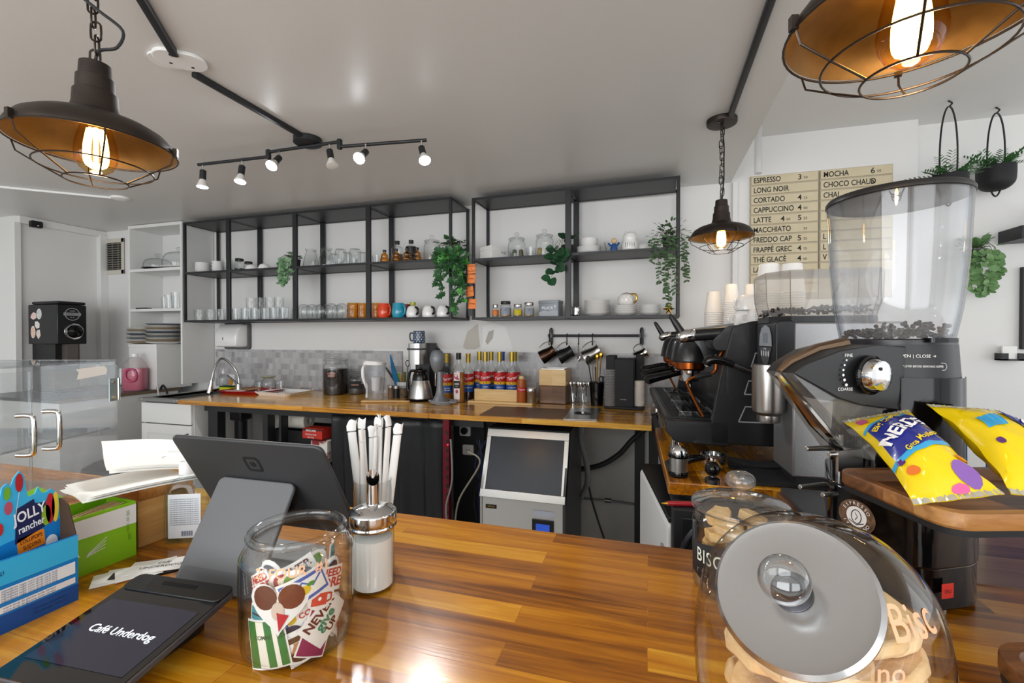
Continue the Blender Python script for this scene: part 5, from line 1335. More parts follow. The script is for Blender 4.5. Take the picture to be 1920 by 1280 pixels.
# upper level, first bay
def bowl_stack(n, p, r, h, gap, label, group, mat=None, name='bowl', cat='bowl'):
    b = None
    for k in range(n):
        if b is None:
            b = G().lathe([(0, 0), (r * .5, 0), (r * .8, h * .35), (r, h), (r - .003, h), (r * .76, h * .38), (r * .48, .005), (0, .005)], n=36).build(name, mat or m_porc); o = b; tag(o, label, cat, group)
        else: o = b.copy(); C.objects.link(o)
        o.location = V(p) + V((0, 0, k * gap))
bowl_stack(5, SP(380, 2.78, L1), .055, .032, .014, 'small white bowl in the stack at the far left of the long shelf', 'white bowl stack')
bowl_stack(3, SP(408, 2.80, L1), .042, .045, .026, 'white cup shaped bowl in the stack beside the small bowls', 'white cup stack')
v = tumbler('glass_vase', 'clear glass vase standing behind a shelf post beside the jars', None, .028, .036, .12); v.location = SP(427, 2.86, L1)
m_lidb = M('jar_lid_black', '#1d1d1f', .4)
def canister(name, label, loc, r, h, lid='disc', mat=None, fill=None, fill_h=.6, lidm=None, cat='jar', lab=None, rz=0):
    t = thing(name, label, cat, loc, rz)
    pf = spr([(r * .9, 0), (r, .006), (r, h * .78), (r * .92, h * .9), (r * .8, h * .95), (r * .8, h)], 3)
    G().lathe([(0, 0)] + pf, n=36).build('body', mat or m_glass2, t)
    if fill: G().lathe([(0, .004), (r * .94, .004), (r * .95, h * fill_h), (0, h * fill_h + .004)], n=30).build('contents', fill, t)
    if lid == 'disc': G().lathe([(0, h), (r * .86, h), (r * .88, h + .004), (r * .88, h + .016), (r * .84, h + .018), (0, h + .018)], n=32).build('lid', lidm or m_lidb, t)
    elif lid == 'knob': G().lathe(spr([(r * .7, h), (r * .93, h + .002), (r * .94, h + .012), (r * .6, h + .017), (r * .2, h + .02), (r * .14, h + .028), (r * .28, h + .036), (r * .26, h + .046), (r * .08, h + .052), (0, h + .052)], 3), n=32).build('lid', lidm or m_glass2, t)
    if lab:
        a0 = math.atan2(-loc[1], -loc[0]); g = G(); n = 14; w = lab[1] / r
        vs = [((r + .0008) * cos(a0 - rz - w / 2 + w * k / n), (r + .0008) * sin(a0 - rz - w / 2 + w * k / n), z) for k in range(n + 1) for z in (lab[2], lab[3])]
        g._add(vs, [(2 * k, 2 * k + 2, 2 * k + 3, 2 * k + 1) for k in range(n)]); lb_ = g.build('label', lab[0], t)
        def on(x, y): a = a0 - rz + x / r; return V(((r + .0014) * cos(a), (r + .0014) * sin(a), (lab[2] + lab[3]) / 2 + y))
        if len(lab) > 4:
            g = G()
            for k, (s, z_, dy) in enumerate(lab[4]): g.text(s, z_, lambda x, y, dy=dy: on(x, y + dy))
            g.build('label_lettering', lab[5], lb_)
    return t
canister('glass_jar', 'small glass jar with black rim and dark contents beside the white bowls', SP(449, 2.76, L1), .034, .082, 'disc', fill=M('dark_tea', '#1a1614', .8), fill_h=.3)
canister('glass_jar', 'small glass jar with black rim standing behind the white bowls', SP(466, 2.86, L1), .032, .075, 'disc')
def dome_bowl(loc, r, label):
    o = G().lathe(spr([(r, 0), (r * .98, r * .3), (r * .75, r * .75), (r * .4, r * .93), (0, r * .98)], 4), n=36).build('upturned_bowl', m_porc); tag(o, label, 'bowl'); o.location = loc
dome_bowl(SP(472, 2.72, L1), .044, 'upturned white bowl, the left one of the pair in the second bay'); dome_bowl(SP(496, 2.72, L1), .044, 'upturned white bowl, the right one of the pair in the second bay')
plant('trailing_plant', 'trailing plant with round pale green leaves in the second bay of the long shelf', SP(553, 2.72, L1), (.04, .06), [(-.05, -.06, 9, -.002), (-.02, -.075, 12, -.001), (.02, -.07, 10, .0), (-.08, -.05, 6, -.003), (.0, -.08, 13, 0), (-.05, -.08, 12, -.001), (.03, -.05, 7, .001)], .027, .03, ROUND, [m_hrt, m_hrt], 4, .017, 34)
# carafes and glass mugs
m_mug = m_glass
pt = thing('glass_carafe', 'clear glass carafe with flared lip and handle, in the third bay', 'carafe', (0, 0, 0), 0, 'glass carafes')
G().lathe([(0, 0)] + spr([(.05, 0), (.054, .01), (.046, .06), (.034, .1), (.031, .115), (.039, .13)], 4) + [(.037, .13), (.029, .115)], n=32).build('bowl', m_glass2, pt)
G().tube(smooth([(.034, 0, .11), (.062, 0, .105), (.07, 0, .075), (.052, 0, .035)], 5), .004, 8).build('handle', m_glass2, pt)
put(pt, [(*SP(583, 2.74, L1), -.3), (*SP(612, 2.74, L1), -.6)])
gm = thing('glass_mug', 'upturned clear glass mug in the third bay of the upper shelf', 'mug', (0, 0, 0), 0, 'upturned glass mugs')
G().lathe([(.034, 0), (.038, .01), (.04, .05), (.037, .1), (.033, .112), (0, .114)], n=32).build('bowl', m_glass2, gm)
G().tube(smooth([(.039, 0, .09), (.062, 0, .085), (.066, 0, .05), (.058, 0, .025), (.039, 0, .022)], 5), .0042, 8).build('handle', m_glass2, gm)
put(gm, [(*SP(639, 2.72, L1), -.5), (*SP(666, 2.74, L1), -.8), (*SP(650, 2.84, L1), .6), (*SP(677, 2.86, L1), 1), (*SP(627, 2.86, L1), 2)])
gb = tumbler('glass_cup', 'small round glass cup beside the amber bottles', None, .026, .034, .06); gb.location = SP(707, 2.76, L1)
m_ambg = glass('amber_glass', (.85, .52, .14), (.45, .2, .03), refl=1.4, bump=(60, .6))
ab_ = thing('amber_bottle', 'small amber bottle with black stopper in the fourth bay', 'bottle', (0, 0, 0), 0, 'small amber bottles')
G().lathe([(0, 0)] + spr([(.024, 0), (.029, .012), (.026, .028), (.022, .033), (.0235, .045), (.017, .058), (.0095, .062), (.0095, .072)], 3), n=24).build('body', m_ambg, ab_)
G().lathe([(0, .07), (.011, .07), (.012, .073), (.0115, .085), (0, .086)], n=20).build('stopper', m_blackp, ab_)
put(ab_, [SP(721, 2.70, L1), SP(743, 2.69, L1), SP(763, 2.69, L1), SP(782, 2.69, L1)])
m_coffl = M('cold_brew', '#15100e', .1)
for u, lev, nm in ((745, .07, 'clear flask bottle with black cap and grey label in the fourth bay'), (771, .115, 'clear flask bottle filled dark, with black cap, in the fourth bay')):
    t = thing('flask_bottle', nm, 'bottle', SP(u, 2.80, L1), 0)
    G().lathe([(0, 0)] + spr([(.034, 0), (.039, .008), (.039, .1), (.03, .12), (.015, .128), (.014, .142)], 4), n=32).build('body', m_glass2, t)
    G().lathe([(0, .14), (.0165, .14), (.0165, .162), (0, .162)], n=24).build('cap', m_lidb, t)
    G().lathe([(0, .004), (.0365, .004), (.0365, lev), (0, lev)], n=28).build('contents', m_coffl if lev > .1 else M('grey_liquid', '#7d8386', .3), t)
canister('storage_jar', 'large clear glass storage jar half hidden by the ivy', SP(810, 2.80, L1), .055, .135, 'knob')
plant('ivy_plant', 'large green ivy trailing down the right end of the long shelf', SP(850, 2.70, L1), (.05, .07), [(-.075, -.06, 9, -.0015), (-.05, -.075, 12, -.001), (-.02, -.08, 7, 0), (.02, -.075, 9, .001), (.05, -.065, 13, .001), (.07, -.05, 14, .0015), (.1, -.02, 10, .001), (-.095, -.04, 6, -.001), (.0, -.085, 5, 0), (.04, -.08, 16, .0008)], .043, .042, IVY, [m_ivy, m_ivyl], 8, .029, 34, .12, .3)
# lower level
tx = tumbler('cut_glass_tumbler', 'small cut glass tumbler on the lower shelf, first bay', 'cut glass tumblers', .034, .036, .085, ribs=14)
put(tx, [SP(373, 2.74, L0), SP(394, 2.74, L0), SP(413, 2.74, L0)])
tl_ = tumbler('drinking_glass', 'clear drinking glass among the crowd of glasses on the lower shelf, second bay', 'drinking glasses in the second bay', .028, .034, .085)
rg_ = random.Random(2)
put(tl_, [SP(427, 2.80, L0 + 0)] + [SP(u, y, L0) for u, y in ((444, 2.70), (461, 2.71), (479, 2.70), (497, 2.71), (514, 2.70), (532, 2.71), (452, 2.80), (470, 2.80), (488, 2.8), (505, 2.80), (523, 2.81), (540, 2.80), (459, 2.88), (478, 2.88), (498, 2.88), (517, 2.88))])
st2 = tumbler('stacked_glass', 'tall rimmed glass stacked on top of another in the second bay', 'glasses stacked on top', .03, .034, .085, ribs=12)
put(st2, [SP(470, 2.80, L0 + .0865), SP(489, 2.80, L0 + .0865), SP(523, 2.81, L0 + .0865), SP(506, 2.80, L0 + .0865 - .0)])
wn = thing('stemless_glass', 'upturned stemless wine glass on the lower shelf, third bay', 'glass', (0, 0, 0), 0, 'stemless glasses')
G().lathe(spr([(.03, 0), (.036, .02), (.04, .05), (.036, .082), (.024, .1), (0, .105)], 4), n=32).build('bowl', m_glass2, wn)
put(wn, [SP(u, y, L0) for u, y in ((570, 2.70), (585, 2.72), (603, 2.71), (622, 2.70), (641, 2.71), (575, 2.82), (595, 2.82), (614, 2.83), (633, 2.82))])
am = thing('amber_tumbler', 'amber bubbled glass tumbler on the lower shelf', 'glass', (0, 0, 0), 0, 'amber tumblers')
g = G(); nn_ = 48
g.loft([[V(((.036 - .004 * abs(q - .4)) * (1 + .06 * abs(sin(6 * a)) * abs(sin(q * 9.4))) * cos(a), (.036 - .004 * abs(q - .4)) * (1 + .06 * abs(sin(6 * a)) * abs(sin(q * 9.4))) * sin(a), q * .105)) for a in [2 * pi * k / nn_ for k in range(nn_)]] for q in [i / 14 for i in range(15)]], cap=False)
g.lathe([(0, 0), (.034, 0)], n=nn_); g.build('bowl', m_ambg, am)
put(am, [SP(661, 2.70, L0), SP(679, 2.73, L0), SP(704, 2.76, L0)])
def mug(label, loc, mat, rz, r=.04, h=.095, hm=None, group=None, up=True, bulge=.1):
    t = thing('mug', label, 'mug', loc, rz, group)
    pf = spr([(r * .92, 0), (r * (1 + bulge * .5), h * .15), (r * (1 + bulge), h * .45), (r * .95, h * .85), (r * .9, h)], 4)
    G().lathe([(0, 0)] + pf + [(r * .9 - .004, h), (r * .9, h * .5), (r * .8, .01), (0, .008)], n=36).build('body', mat, t)
    G().tube(smooth([(r * .95, 0, h * .82), (r * 1.5, 0, h * .8), (r * 1.62, 0, h * .5), (r * 1.4, 0, h * .22), (r * .98, 0, h * .2)], 5), .005, 10).build('handle', hm or mat, t)
    return t
mug('bright orange ceramic mug on the lower shelf, fourth bay', SP(720, 2.69, L0), M('glaze_orange', '#d9431c', .12, coat=.5), R(-20))
mug('turquoise blue ceramic mug beside the orange mug', SP(747, 2.69, L0), M('glaze_turquoise', '#1c93b0', .12, coat=.5), R(-20))
mug('dark red ceramic mug behind the turquoise mug', SP(762, 2.80, L0), M('glaze_red', '#8c1f2a', .15, coat=.5), R(-20))
def wmug(u, label):
    t = thing('mug', label, 'mug', SP(u, 2.71, L0), R(-30))
    G().lathe(spr([(.04, 0), (.044, .01), (.044, .035), (.034, .066), (.018, .078), (0, .08)], 4), n=36).build('body', m_porc, t)
    G().tube(smooth([(.042, 0, .02), (.06, 0, .03), (.058, 0, .055), (.034, 0, .066)], 5), .0075, 10).build('handle', M('handle_black', '#17171a', .25), t)
wmug(774, 'upturned round white mug with black handle, leftmost of the three'); wmug(804, 'upturned round white mug with black handle, middle of the three'); wmug(831, 'upturned round white mug nearest the ivy on the lower shelf')
o = G().lathe([(.014, 0), (.019, .004), (.02, .022), (0, .024)], n=24).build('egg_cup', M('glaze_lime', '#a8b03a', .3)); tag(o, 'small olive green cup perched on an upturned white mug', 'cup'); o.location = SP(774, 2.71, L0 + .0795)

# ------------------------------------------------------------------ right hand shelf
def at2(u, y, z): p = at(u, 500, y=y); return V((p.x, y, z))
bx_ = thing('storage_box', 'white lidded cardboard box on the upper right shelf', 'box', at2(928, 2.80, Q1), R(-32))
G().box((0, 0, .035), (.115, .155, .07)).build('box_body', m_white, bx_, bevel=.002); G().box((0, 0, .067), (.12, .16, .026)).build('box_lid', m_white, bx_, bevel=.002)
g = G(); g.text('THÉ', .022, Matrix.Translation((.0602, .02, .04)) @ Matrix.Rotation(R(90), 4, 'Z') @ Matrix.Rotation(R(90), 4, 'X')); g.build('box_lettering', M('print_grey', '#77787a', .6), bx_)
m_lemon = M('dried_slices', '#b9a45a', .7, var=('#6d5a30', 40)); m_leafy = M('dried_leaves', '#3e4a2c', .8)
canister('glass_canister', 'knob lidded glass canister, left one of the pair on the upper right shelf', at2(969, 2.79, Q1), .055, .115, 'knob', fill=None)
canister('glass_canister', 'knob lidded glass canister, right one of the pair on the upper right shelf', at2(1021, 2.77, Q1), .055, .12, 'knob')
for u, y, m, l in ((965, 2.78, m_leafy, 'small bag of green dried leaves inside the left canister'), (977, 2.79, M('olive_tin', '#5a5238', .5), 'small dark olive tin inside the left canister'), (1012, 2.77, m_lemon, 'small gold wrapped sweet inside the right canister'), (1026, 2.77, M('white_sachets', '#d8d8d4', .6), 'white paper sachets inside the right canister')):
    o = G().lathe([(0, 0), (.014, 0), (.016, .02), (.013, .05), (0, .056)], n=14).build('sachet', m); tag(o, l, 'sachet'); o.location = at2(u, y, Q1 + .004)
v = tumbler('drinking_glass', 'clear glass standing between the two knob lidded canisters', None, .028, .033, .075); v.location = at2(996, 2.84, Q1)
plant('rubber_plant', 'trailing plant with large dark round leaves at the middle post of the right shelf', at2(1064, 2.76, Q1), (.04, .06), [(-.03, -.085, 5, -.006), (-.06, -.06, 2, -.006), (-.02, -.08, 2, -.003)], .066, .055, ROUND, [m_dk, m_dk], 14, .05, 5)
def plates(n, p, r, gap, label, group, m=None, jitter=0, tones=None):
    b = {}
    for k in range(n):
        mm = (tones[k % len(tones)] if tones else (m or m_porc))
        if mm.name not in b:
            b[mm.name] = G().lathe([(0, 0), (r * .6, 0), (r * .66, .004), (r * .97, .0125), (r, .015), (r * .97, .0155), (r * .64, .007), (0, .005)], n=44).build('plate', mm); o = b[mm.name]
        else: o = b[mm.name].copy(); C.objects.link(o)
        tag(o, label[k] if isinstance(label, list) else label, 'plate', None if isinstance(label, list) else group)
        o.location = V(p) + V((random.uniform(-1, 1) * jitter, random.uniform(-1, 1) * jitter, k * gap))
plates(5, at2(1104, 2.79, Q1), .073, .008, 'white plate in the stack on the upper right shelf', 'upper right plate stack')
bowl_stack(3, at2(1104, 2.79, Q1) + V((0, 0, .047)), .055, .03, .01, 'white bowl on top of the plate stack on the upper right shelf', 'bowls on the upper plate stack')
v = tumbler('glass_bowl', 'clear glass bowl standing behind the blue figurine', None, .04, .058, .085); v.location = at2(1150, 2.87, Q1)
fg = thing('figurine', 'small blue figurine with pale round head on the upper right shelf', 'figurine', at2(1151, 2.72, Q1), 0)
G().lathe(spr([(.02, 0), (.022, .008), (.019, .03), (.012, .045), (0, .05)], 3), n=20).build('body', M('figurine_blue', '#24508c', .4), fg)
G().ball((0, 0, .062), .017, 18).build('head', M('figurine_cream', '#d9b98c', .5), fg)
G().tube([(-.018, 0, .035), (-.032, -.006, .05)], .006, 8).build('arm', M('figurine_blue'), fg); G().tube([(.018, 0, .035), (.03, -.006, .052)], .006, 8).build('arm', M('figurine_blue'), fg)
cj = thing('ceramic_jar', 'white ceramic animal shaped jar with grey markings and two ears', 'jar', at2(1181, 2.74, Q1), 0)
G().lathe(spr([(.036, 0), (.046, .012), (.047, .04), (.04, .062), (.042, .075), (.034, .1), (.012, .112), (0, .113)], 4), n=36).build('body', m_porc, cj)
for s in (-1, 1): G().lathe([(.013, 0), (.008, .014), (0, .022)], c=(.024 * s, 0, .098), n=16).build('ear', m_porc, cj)
g = G()
for k in range(5): g.strip([(-.024 + .012 * k, .02), (-.022 + .012 * k, .03), (-.024 + .012 * k, .045)], .003, lambda x, y: V((x, -sqrt(max(.0478 ** 2 - x * x, 0)), y)))
g.build('markings', M('print_grey'), cj)
dome_bowl(at2(1207, 2.80, Q1), .055, 'upturned white bowl beside the ceramic animal jar')
plant('trailing_plant', 'leafy trailing plant hanging off the right end of the right shelf', at2(1256, 2.70, Q1), (.045, .06), [(-.055, -.05, 16, -.0005), (-.03, -.065, 22, 0), (.0, -.07, 14, 0), (.03, -.06, 19, .0005), (.06, -.03, 13, .001), (.075, .0, 15, .0008), (-.075, -.03, 9, -.001), (-.02, -.07, 24, .0005), (.015, -.07, 10, 0), (-.09, -.02, 5, -.002)], .026, .017, OVAL, [m_fine, m_fine], 19, .0185, 110, 0, .7)
# lower right
def small_jar(u, r, h, lm, lab, label, y=2.73, lid=None):
    canister('spice_jar', label, at2(u, y, Q0), r, h, 'disc', fill=M('spice_' + label[:3], '#a98a5a', .8), fill_h=.7, lidm=lid, lab=(lm, r * 1.75, .012, h * .74, [(s, .008, .012 - .009 * k) for k, s in enumerate(lab)], M('print_black')))
small_jar(929, .021, .062, M('label_orange', '#e07b35', .6), ['SUCRE'], 'small glass jar with orange label and silver lid', 2.74, m_steel)
small_jar(948, .035, .08, M('label_slate', '#8b93a1', .6), ['THÉ', 'NOIR'], 'glass jar with grey label and black lid, taller of the label jars')
small_jar(971, .028, .06, M('label_yellow', '#c9b81f', .6), ['THÉ'], 'small glass jar with yellow label', 2.72, m_steel)
small_jar(992, .032, .07, M('label_slate'), ['THÉ', 'VERT'], 'glass jar with grey label beside the grey tin', 2.73, m_steel)
tn = thing('metal_tin', 'grey lidded tin printed PLUCK in white', 'tin', at2(1033, 2.75, Q0), R(-8))
m_tin = M('tin_grey', '#7f868d', .45, .3)
G().rbox((0, 0, .04), (.13, .09, .08), .01).build('tin_body', m_tin, tn); G().rbox((0, 0, .087), (.134, .094, .018), .011).build('tin_lid', m_tin, tn, bevel=.002)
ft = frame((0, -.0455, 0), (1, 0, 0), (0, 0, 1))
g = G(); g.text('PLUCK', .024, ft @ Matrix.Translation((-.005, .05, 0)), bold=.02); g.decal(ov(.042, .058, .004, .007), ft, .0004); g.build('tin_lettering', M('print_white'), tn)
g = G(); g.decal([(-.06, .004), (.06, .004), (.06, .03), (.03, .036), (0, .028), (-.03, .034), (-.06, .026)], ft, .0002); g.build('tin_picture', M('tin_light', '#a5abb0', .45), tn)
cm = thing('milk_creamer', 'small polished steel creamer beside the stacked plates', 'creamer', at2(1080, 2.74, Q0), R(-60))
G().lathe([(0, 0)] + spr([(.024, 0), (.027, .01), (.025, .04), (.027, .055)], 3) + [(.025, .055), (.023, .02), (0, .02)], n=28).build('body', m_chrome, cm)
G().tube(smooth([(.025, 0, .045), (.043, 0, .042), (.04, 0, .018), (.025, 0, .014)], 4), .0035, 8).build('handle', m_chrome, cm)
dome_bowl(at2(1078, 2.84, Q0 + .0), .035, 'small white dome behind the steel creamer')
plates(8, at2(1119, 2.77, Q0), .078, .0112, 'white plate in the tallest stack on the lower right shelf', 'tallest lower plate stack')
plates(5, at2(1172, 2.77, Q0), .07, .0112, 'white plate in the stack under the gold handled teapot', 'plates under the teapot')
plates(5, at2(1219, 2.77, Q0), .062, .0112, 'white plate in the right end stack of the lower right shelf', 'right end plate stack')
tpz = Q0 + 5 * .0112 + .0045
tp_ = thing('teapot', 'white lattice patterned teapot with gold handle on a plate stack', 'teapot', at2(1174, 2.77, tpz), R(-25))
G().lathe(spr([(.03, 0), (.044, .012), (.048, .034), (.04, .058), (.02, .068), (0, .07)], 4), n=36).build('body', m_porc, tp_)
G().tube(smooth([(.032, 0, .064), (.06, 0, .062), (.068, 0, .035), (.05, 0, .012)], 5), .0055, 10).build('handle', m_brass, tp_)
g = G(); g.tube(smooth([(-.03, 0, .067), (0, 0, .074), (.03, 0, .067)], 4), .002, 8); g.build('gold_rim', m_brass, tp_)
g = G()
for k in range(12):
    for s in (-1, 1): g.tube([(( .0445 + .004 * sin(pi * q / 6)) * cos(2 * pi * k / 12 + s * .09 * q), (.0445 + .004 * sin(pi * q / 6)) * sin(2 * pi * k / 12 + s * .09 * q), .012 + .0065 * q) for q in range(7)], .0007, 4)
g.build('lattice', M('lattice_grey', '#b9b6ae', .5), tp_)
stf = thing('brass_ornament', 'small brass star shaped ornament at the right end of the lower right shelf', 'ornament', at2(1254, 2.73, Q0), 0)
g = G()
for k in range(6): a = 2 * pi * k / 6; g.tube([(0, 0, .035), (.03 * cos(a), .004 * sin(3 * a), .035 + .033 * sin(a))], [.009, .003], 8)
g.build('star', m_brass, stf)
# sticky notes on the gap between the shelves
m_note = M('note_orange', '#f08a4a', .7)
for k, (u, v0, v1, ln_, lab) in enumerate(((884, 495, 513, ['POWDERS', '&', 'WHOLES'], 'orange sticky note reading POWDERS & WHOLES, topmost of the four'), (884, 514, 531, ['HARRIS'], 'orange sticky note second from the top, reading HARRIS'), (881, 537, 556, ['DETOUR'], 'orange sticky note third from the top, reading DETOUR'), (886, 560, 579, ['HARRIS'], 'lowest orange sticky note, reading HARRIS'))):
    a, b = at(u, v0, y=2.640), at(u, v1, y=2.640); h = a.z - b.z
    t = thing('sticky_note', lab, 'note', (a.x, 2.640 - .001 * k, (a.z + b.z) / 2), 0, None)
    f = Matrix.Rotation(R((-2, 3, -7, 2)[k]), 4, 'Y') @ frame((0, 0, 0), (1, 0, 0), (0, 0, 1))
    G().grid(lambda x, y: f @ V(((x - .5) * .052, (y - .5) * h, .004 * (1 - y) ** 2)), 3, 6).build('paper', m_note, t, sol=.0004)
    g = G()
    for q, s in enumerate(ln_): g.text(s, .0115, f @ Matrix.Translation((0, .016 - .015 * q if len(ln_) > 1 else 0, .0045)))
    g.build('note_lettering', M('note_ink', '#7c3a20', .7), t)
tag(G().bb(at(879, 500, y=2.65).x, at(885, 500, y=2.65).x + .006, 2.6425, 2.650, EYE + .13, EYE + .43).build('note_strip', m_black), 'narrow dark strip bridging the two shelves behind the orange notes', 'strip')
# ------------------------------------------------------------------ sink end of the back counter
def CP(u, v, dy=0):       # spot on the worktops
    p = at(u, v, z=CT); return V((p.x, p.y + dy, CT))
sk = thing('sink', 'stainless steel sink at the left end of the back counter', 'sink', (-3.12, 2.6, CT))
g = G().bb(-.2, -.16, -.375, .35, -.02, .002).bb(.13, .158, -.375, .35, -.02, .002).bb(-.16, .13, -.375, -.33, -.02, .002).bb(-.16, .13, .28, .35, -.02, .002)
g.build('rim', M('sink_steel', '#9a9a98', .4, .85), sk, bevel=.003)
G().bb(-.16, .13, -.33, .28, -.19, -.185).bb(-.163, -.16, -.33, .28, -.19, -.002).bb(.127, .13, -.33, .28, -.19, -.002).bb(-.16, .13, .277, .28, -.19, -.002).bb(-.16, .13, -.333, -.33, -.19, -.002).build('basin', M('sink_steel'), sk)
fc = thing('faucet', 'brushed steel gooseneck faucet with pull down spray head', 'faucet', CP(437, 736, .05), 0)
fx = CP(437, 736, .05)
a_ = at(440, 690, y=fx.y) - fx; b_ = at(418, 672, y=fx.y - .06) - fx; c_ = at(404, 686, y=fx.y - .12) - fx; d_ = at(397, 712, y=fx.y - .15) - fx; e_ = at(393, 739, y=fx.y - .16) - fx
G().tube(smooth([(0, 0, 0), (0, 0, a_.z * .55), a_, b_, c_, d_], 6), .008, 12).build('neck', m_steel, fc)
G().tube([d_, d_ * .7 + e_ * .3, e_ * .9 + d_ * .1, e_ + V((0, 0, .01))], [.01, .0135, .021, .02], 18).build('spray_head', m_chrome, fc)
G().lathe([(0, 0), (.024, 0), (.022, .01), (.02, .06), (.01, .065), (0, .066)], n=24).build('base', m_steel, fc)
G().tube([(0, -.01, .06), (-.05, -.03, .11), (-.07, -.035, .125)], [.008, .006, .004], 10).build('lever', m_dsteel, fc)
sp_b = thing('soap_bottle', 'white soap pump bottle behind the faucet', 'bottle', CP(409, 728, .05))
G().lathe(spr([(.03, 0), (.032, .01), (.03, .09), (.014, .11), (.012, .118)], 3) + [(0, .118)], n=24).build('bottle', m_glass2, sp_b)
G().lathe([(0, .116), (.013, .116), (.012, .14), (.004, .142), (.004, .155), (.012, .158), (0, .162)], n=18).build('pump', m_whitep, sp_b)
cdx = thing('picture_card', 'white carton with an orange splash picture behind the sponge', 'carton', CP(412, 727, .12), R(-8))
G().box((0, 0, .05), (.085, .03, .10)).build('carton', M('card_white'), cdx); G().decal([(x * .03 + .004 * sin(5 * k), z * .03 + .038) for k, (x, z) in enumerate(ov(0, 0, 1, 1, 14))], frame((0, -.0155, 0), (1, 0, 0), (0, 0, 1))).build('carton_picture', M('splash_orange', '#d08a30', .5), cdx)
spg = thing('sponge', 'yellow sponge with dark green scouring side', 'sponge', CP(420, 733, .03), R(4))
G().rbox((0, 0, .016), (.1, .06, .028), .01).build('foam', M('sponge_yellow', '#d8dc1e', .9, bump=(120, .6, .003)), spg); G().rbox((0, 0, .034), (.1, .06, .008), .01).build('scourer', M('scour_green', '#1f4a22', .95, bump=(200, .6, .003)), spg)
pd = thing('towel_dispenser', 'white paper towel dispenser on a grey back plate', 'dispenser', at(446, 630, y=2.97))
G().rbox((.012, -.012, 0), (.265, .024, .215), .02, axis='y').build('back_plate', M('dispenser_grey', '#5a5d5c', .5), pd)
prof_ = [(-.13, -.024, ), ]
rings = []
for y, w, z0_, z1_ in ((-.024, .25, -.088, .098), (-.06, .25, -.09, .096), (-.1, .235, -.088, .06), (-.118, .22, -.08, .02), (-.124, .2, -.07, .0)):
    rings.append([V((x, y, (z0_ + z1_) / 2 + z)) for x, z in rrect(w, z1_ - z0_, .018, 4)])
G().loft(rings).build('cover', m_porc, pd)
G().lathe([(0, 0), (.004, .0), (.004, .002), (0, .002)], c=(-.02, -.123, -.02), n=10, sy=3, rot=(R(90), 0, 0)).build('keyhole', m_blackp, pd)

# ------------------------------------------------------------------ things on the back counter, left to right
def open_tray(name, label, cat, c, w, d, h, rz, m, wave=0):
    t = thing(name, label, cat, c, rz)
    n = 60; oo = rrect(w, d, .03, 14)
    def ring(s, z, wv): return [V((x * s, y * s, z + wv * (1 if k % 4 < 2 else -1))) for k, (x, y) in enumerate(oo)]
    G().loft([ring(.86, 0, 0), ring(.97, h * .8, wave), ring(1, h, wave), ring(.975, h, wave), ring(.84, .004, 0)]).build('tray_body', m, t); return t
m_redt = M('tray_red', '#b3121f', .35)
c0 = (CP(440, 741) + CP(536, 728)) / 2
p_l, p_r = CP(430, 738), CP(520, 740)
open_tray('serving_tray', 'bright red plastic serving tray holding drying glassware', 'tray', (CP(478, 734).x + .01, 2.70, CT), .40, .28, .02, R(0), m_redt)
RTX = CP(478, 734).x
crt = thing('oil_cruet', 'glass jar with pale green flared lid standing on the red tray', 'jar', (at(503, 700, y=2.74).x, 2.74, CT + .006), 0)
G().lathe([(0, 0)] + spr([(.045, 0), (.05, .01), (.05, .06), (.042, .085), (.028, .096), (.03, .1)], 4), n=32).build('body', m_glass2, crt)
G().lathe(spr([(.0, .099), (.03, .1), (.055, .112), (.058, .116), (.03, .118), (0, .12)], 3), n=32).build('lid', M('mint_glass', '#b9c9a8', .2), crt)
v = tumbler('drinking_glass', 'clear drinking glass standing right of the oil jar on the red tray', None, .03, .034, .075); v.location = (at(524, 700, y=2.76).x, 2.76, CT + .006)
v = tumbler('drinking_glass', 'clear drinking glass at the left of the oil jar on the red tray', None, .024, .03, .065); v.location = (at(484, 700, y=2.72).x, 2.72, CT + .006)
spt = thing('spatula', 'pale pink spatula lying across the red tray', 'spatula', (RTX - .06, 2.62, CT + .018), R(25))
G().rbox((0, 0, 0), (.14, .05, .006), .02).build('blade', M('spatula_pink', '#d9b3ae', .5), spt); G().rbox((.12, .006, .012), (.12, .022, .01), .008, (0, R(-8), 0)).build('handle', M('handle_wood', '#8a6a42', .6), spt)
ch_ = thing('chopping_board', 'small tan wooden board on the left end of the red tray', 'board', (RTX - .12, 2.76, CT + .014), R(10))
G().rbox((0, 0, 0), (.14, .09, .012), .01).build('board', M('tan_wood', '#a98658', .6), ch_)
open_tray('scalloped_tray', 'white scalloped edge tray beside the red tray', 'tray', (CP(563, 733).x + .025, 2.68, CT), .32, .26, .024, R(-3), m_porc, .0022)
G().rbox((0, 0, .008), (.1, .03, .004), .006).build('butter_knife', m_dsteel); o = bpy.data.objects['butter_knife']; o.location = (CP(548, 733).x, 2.64, CT + .004); o.rotation_euler = (0, 0, R(10)); tag(o, 'flat steel spreader lying on the white scalloped tray', 'knife')
bj2 = canister('bean_jar', 'large glass jar of coffee beans with ball knob lid and black oval label', (at(629.5, 700, y=2.80).x, 2.80, CT), .088, .24, 'knob', fill=m_bean, fill_h=.76)
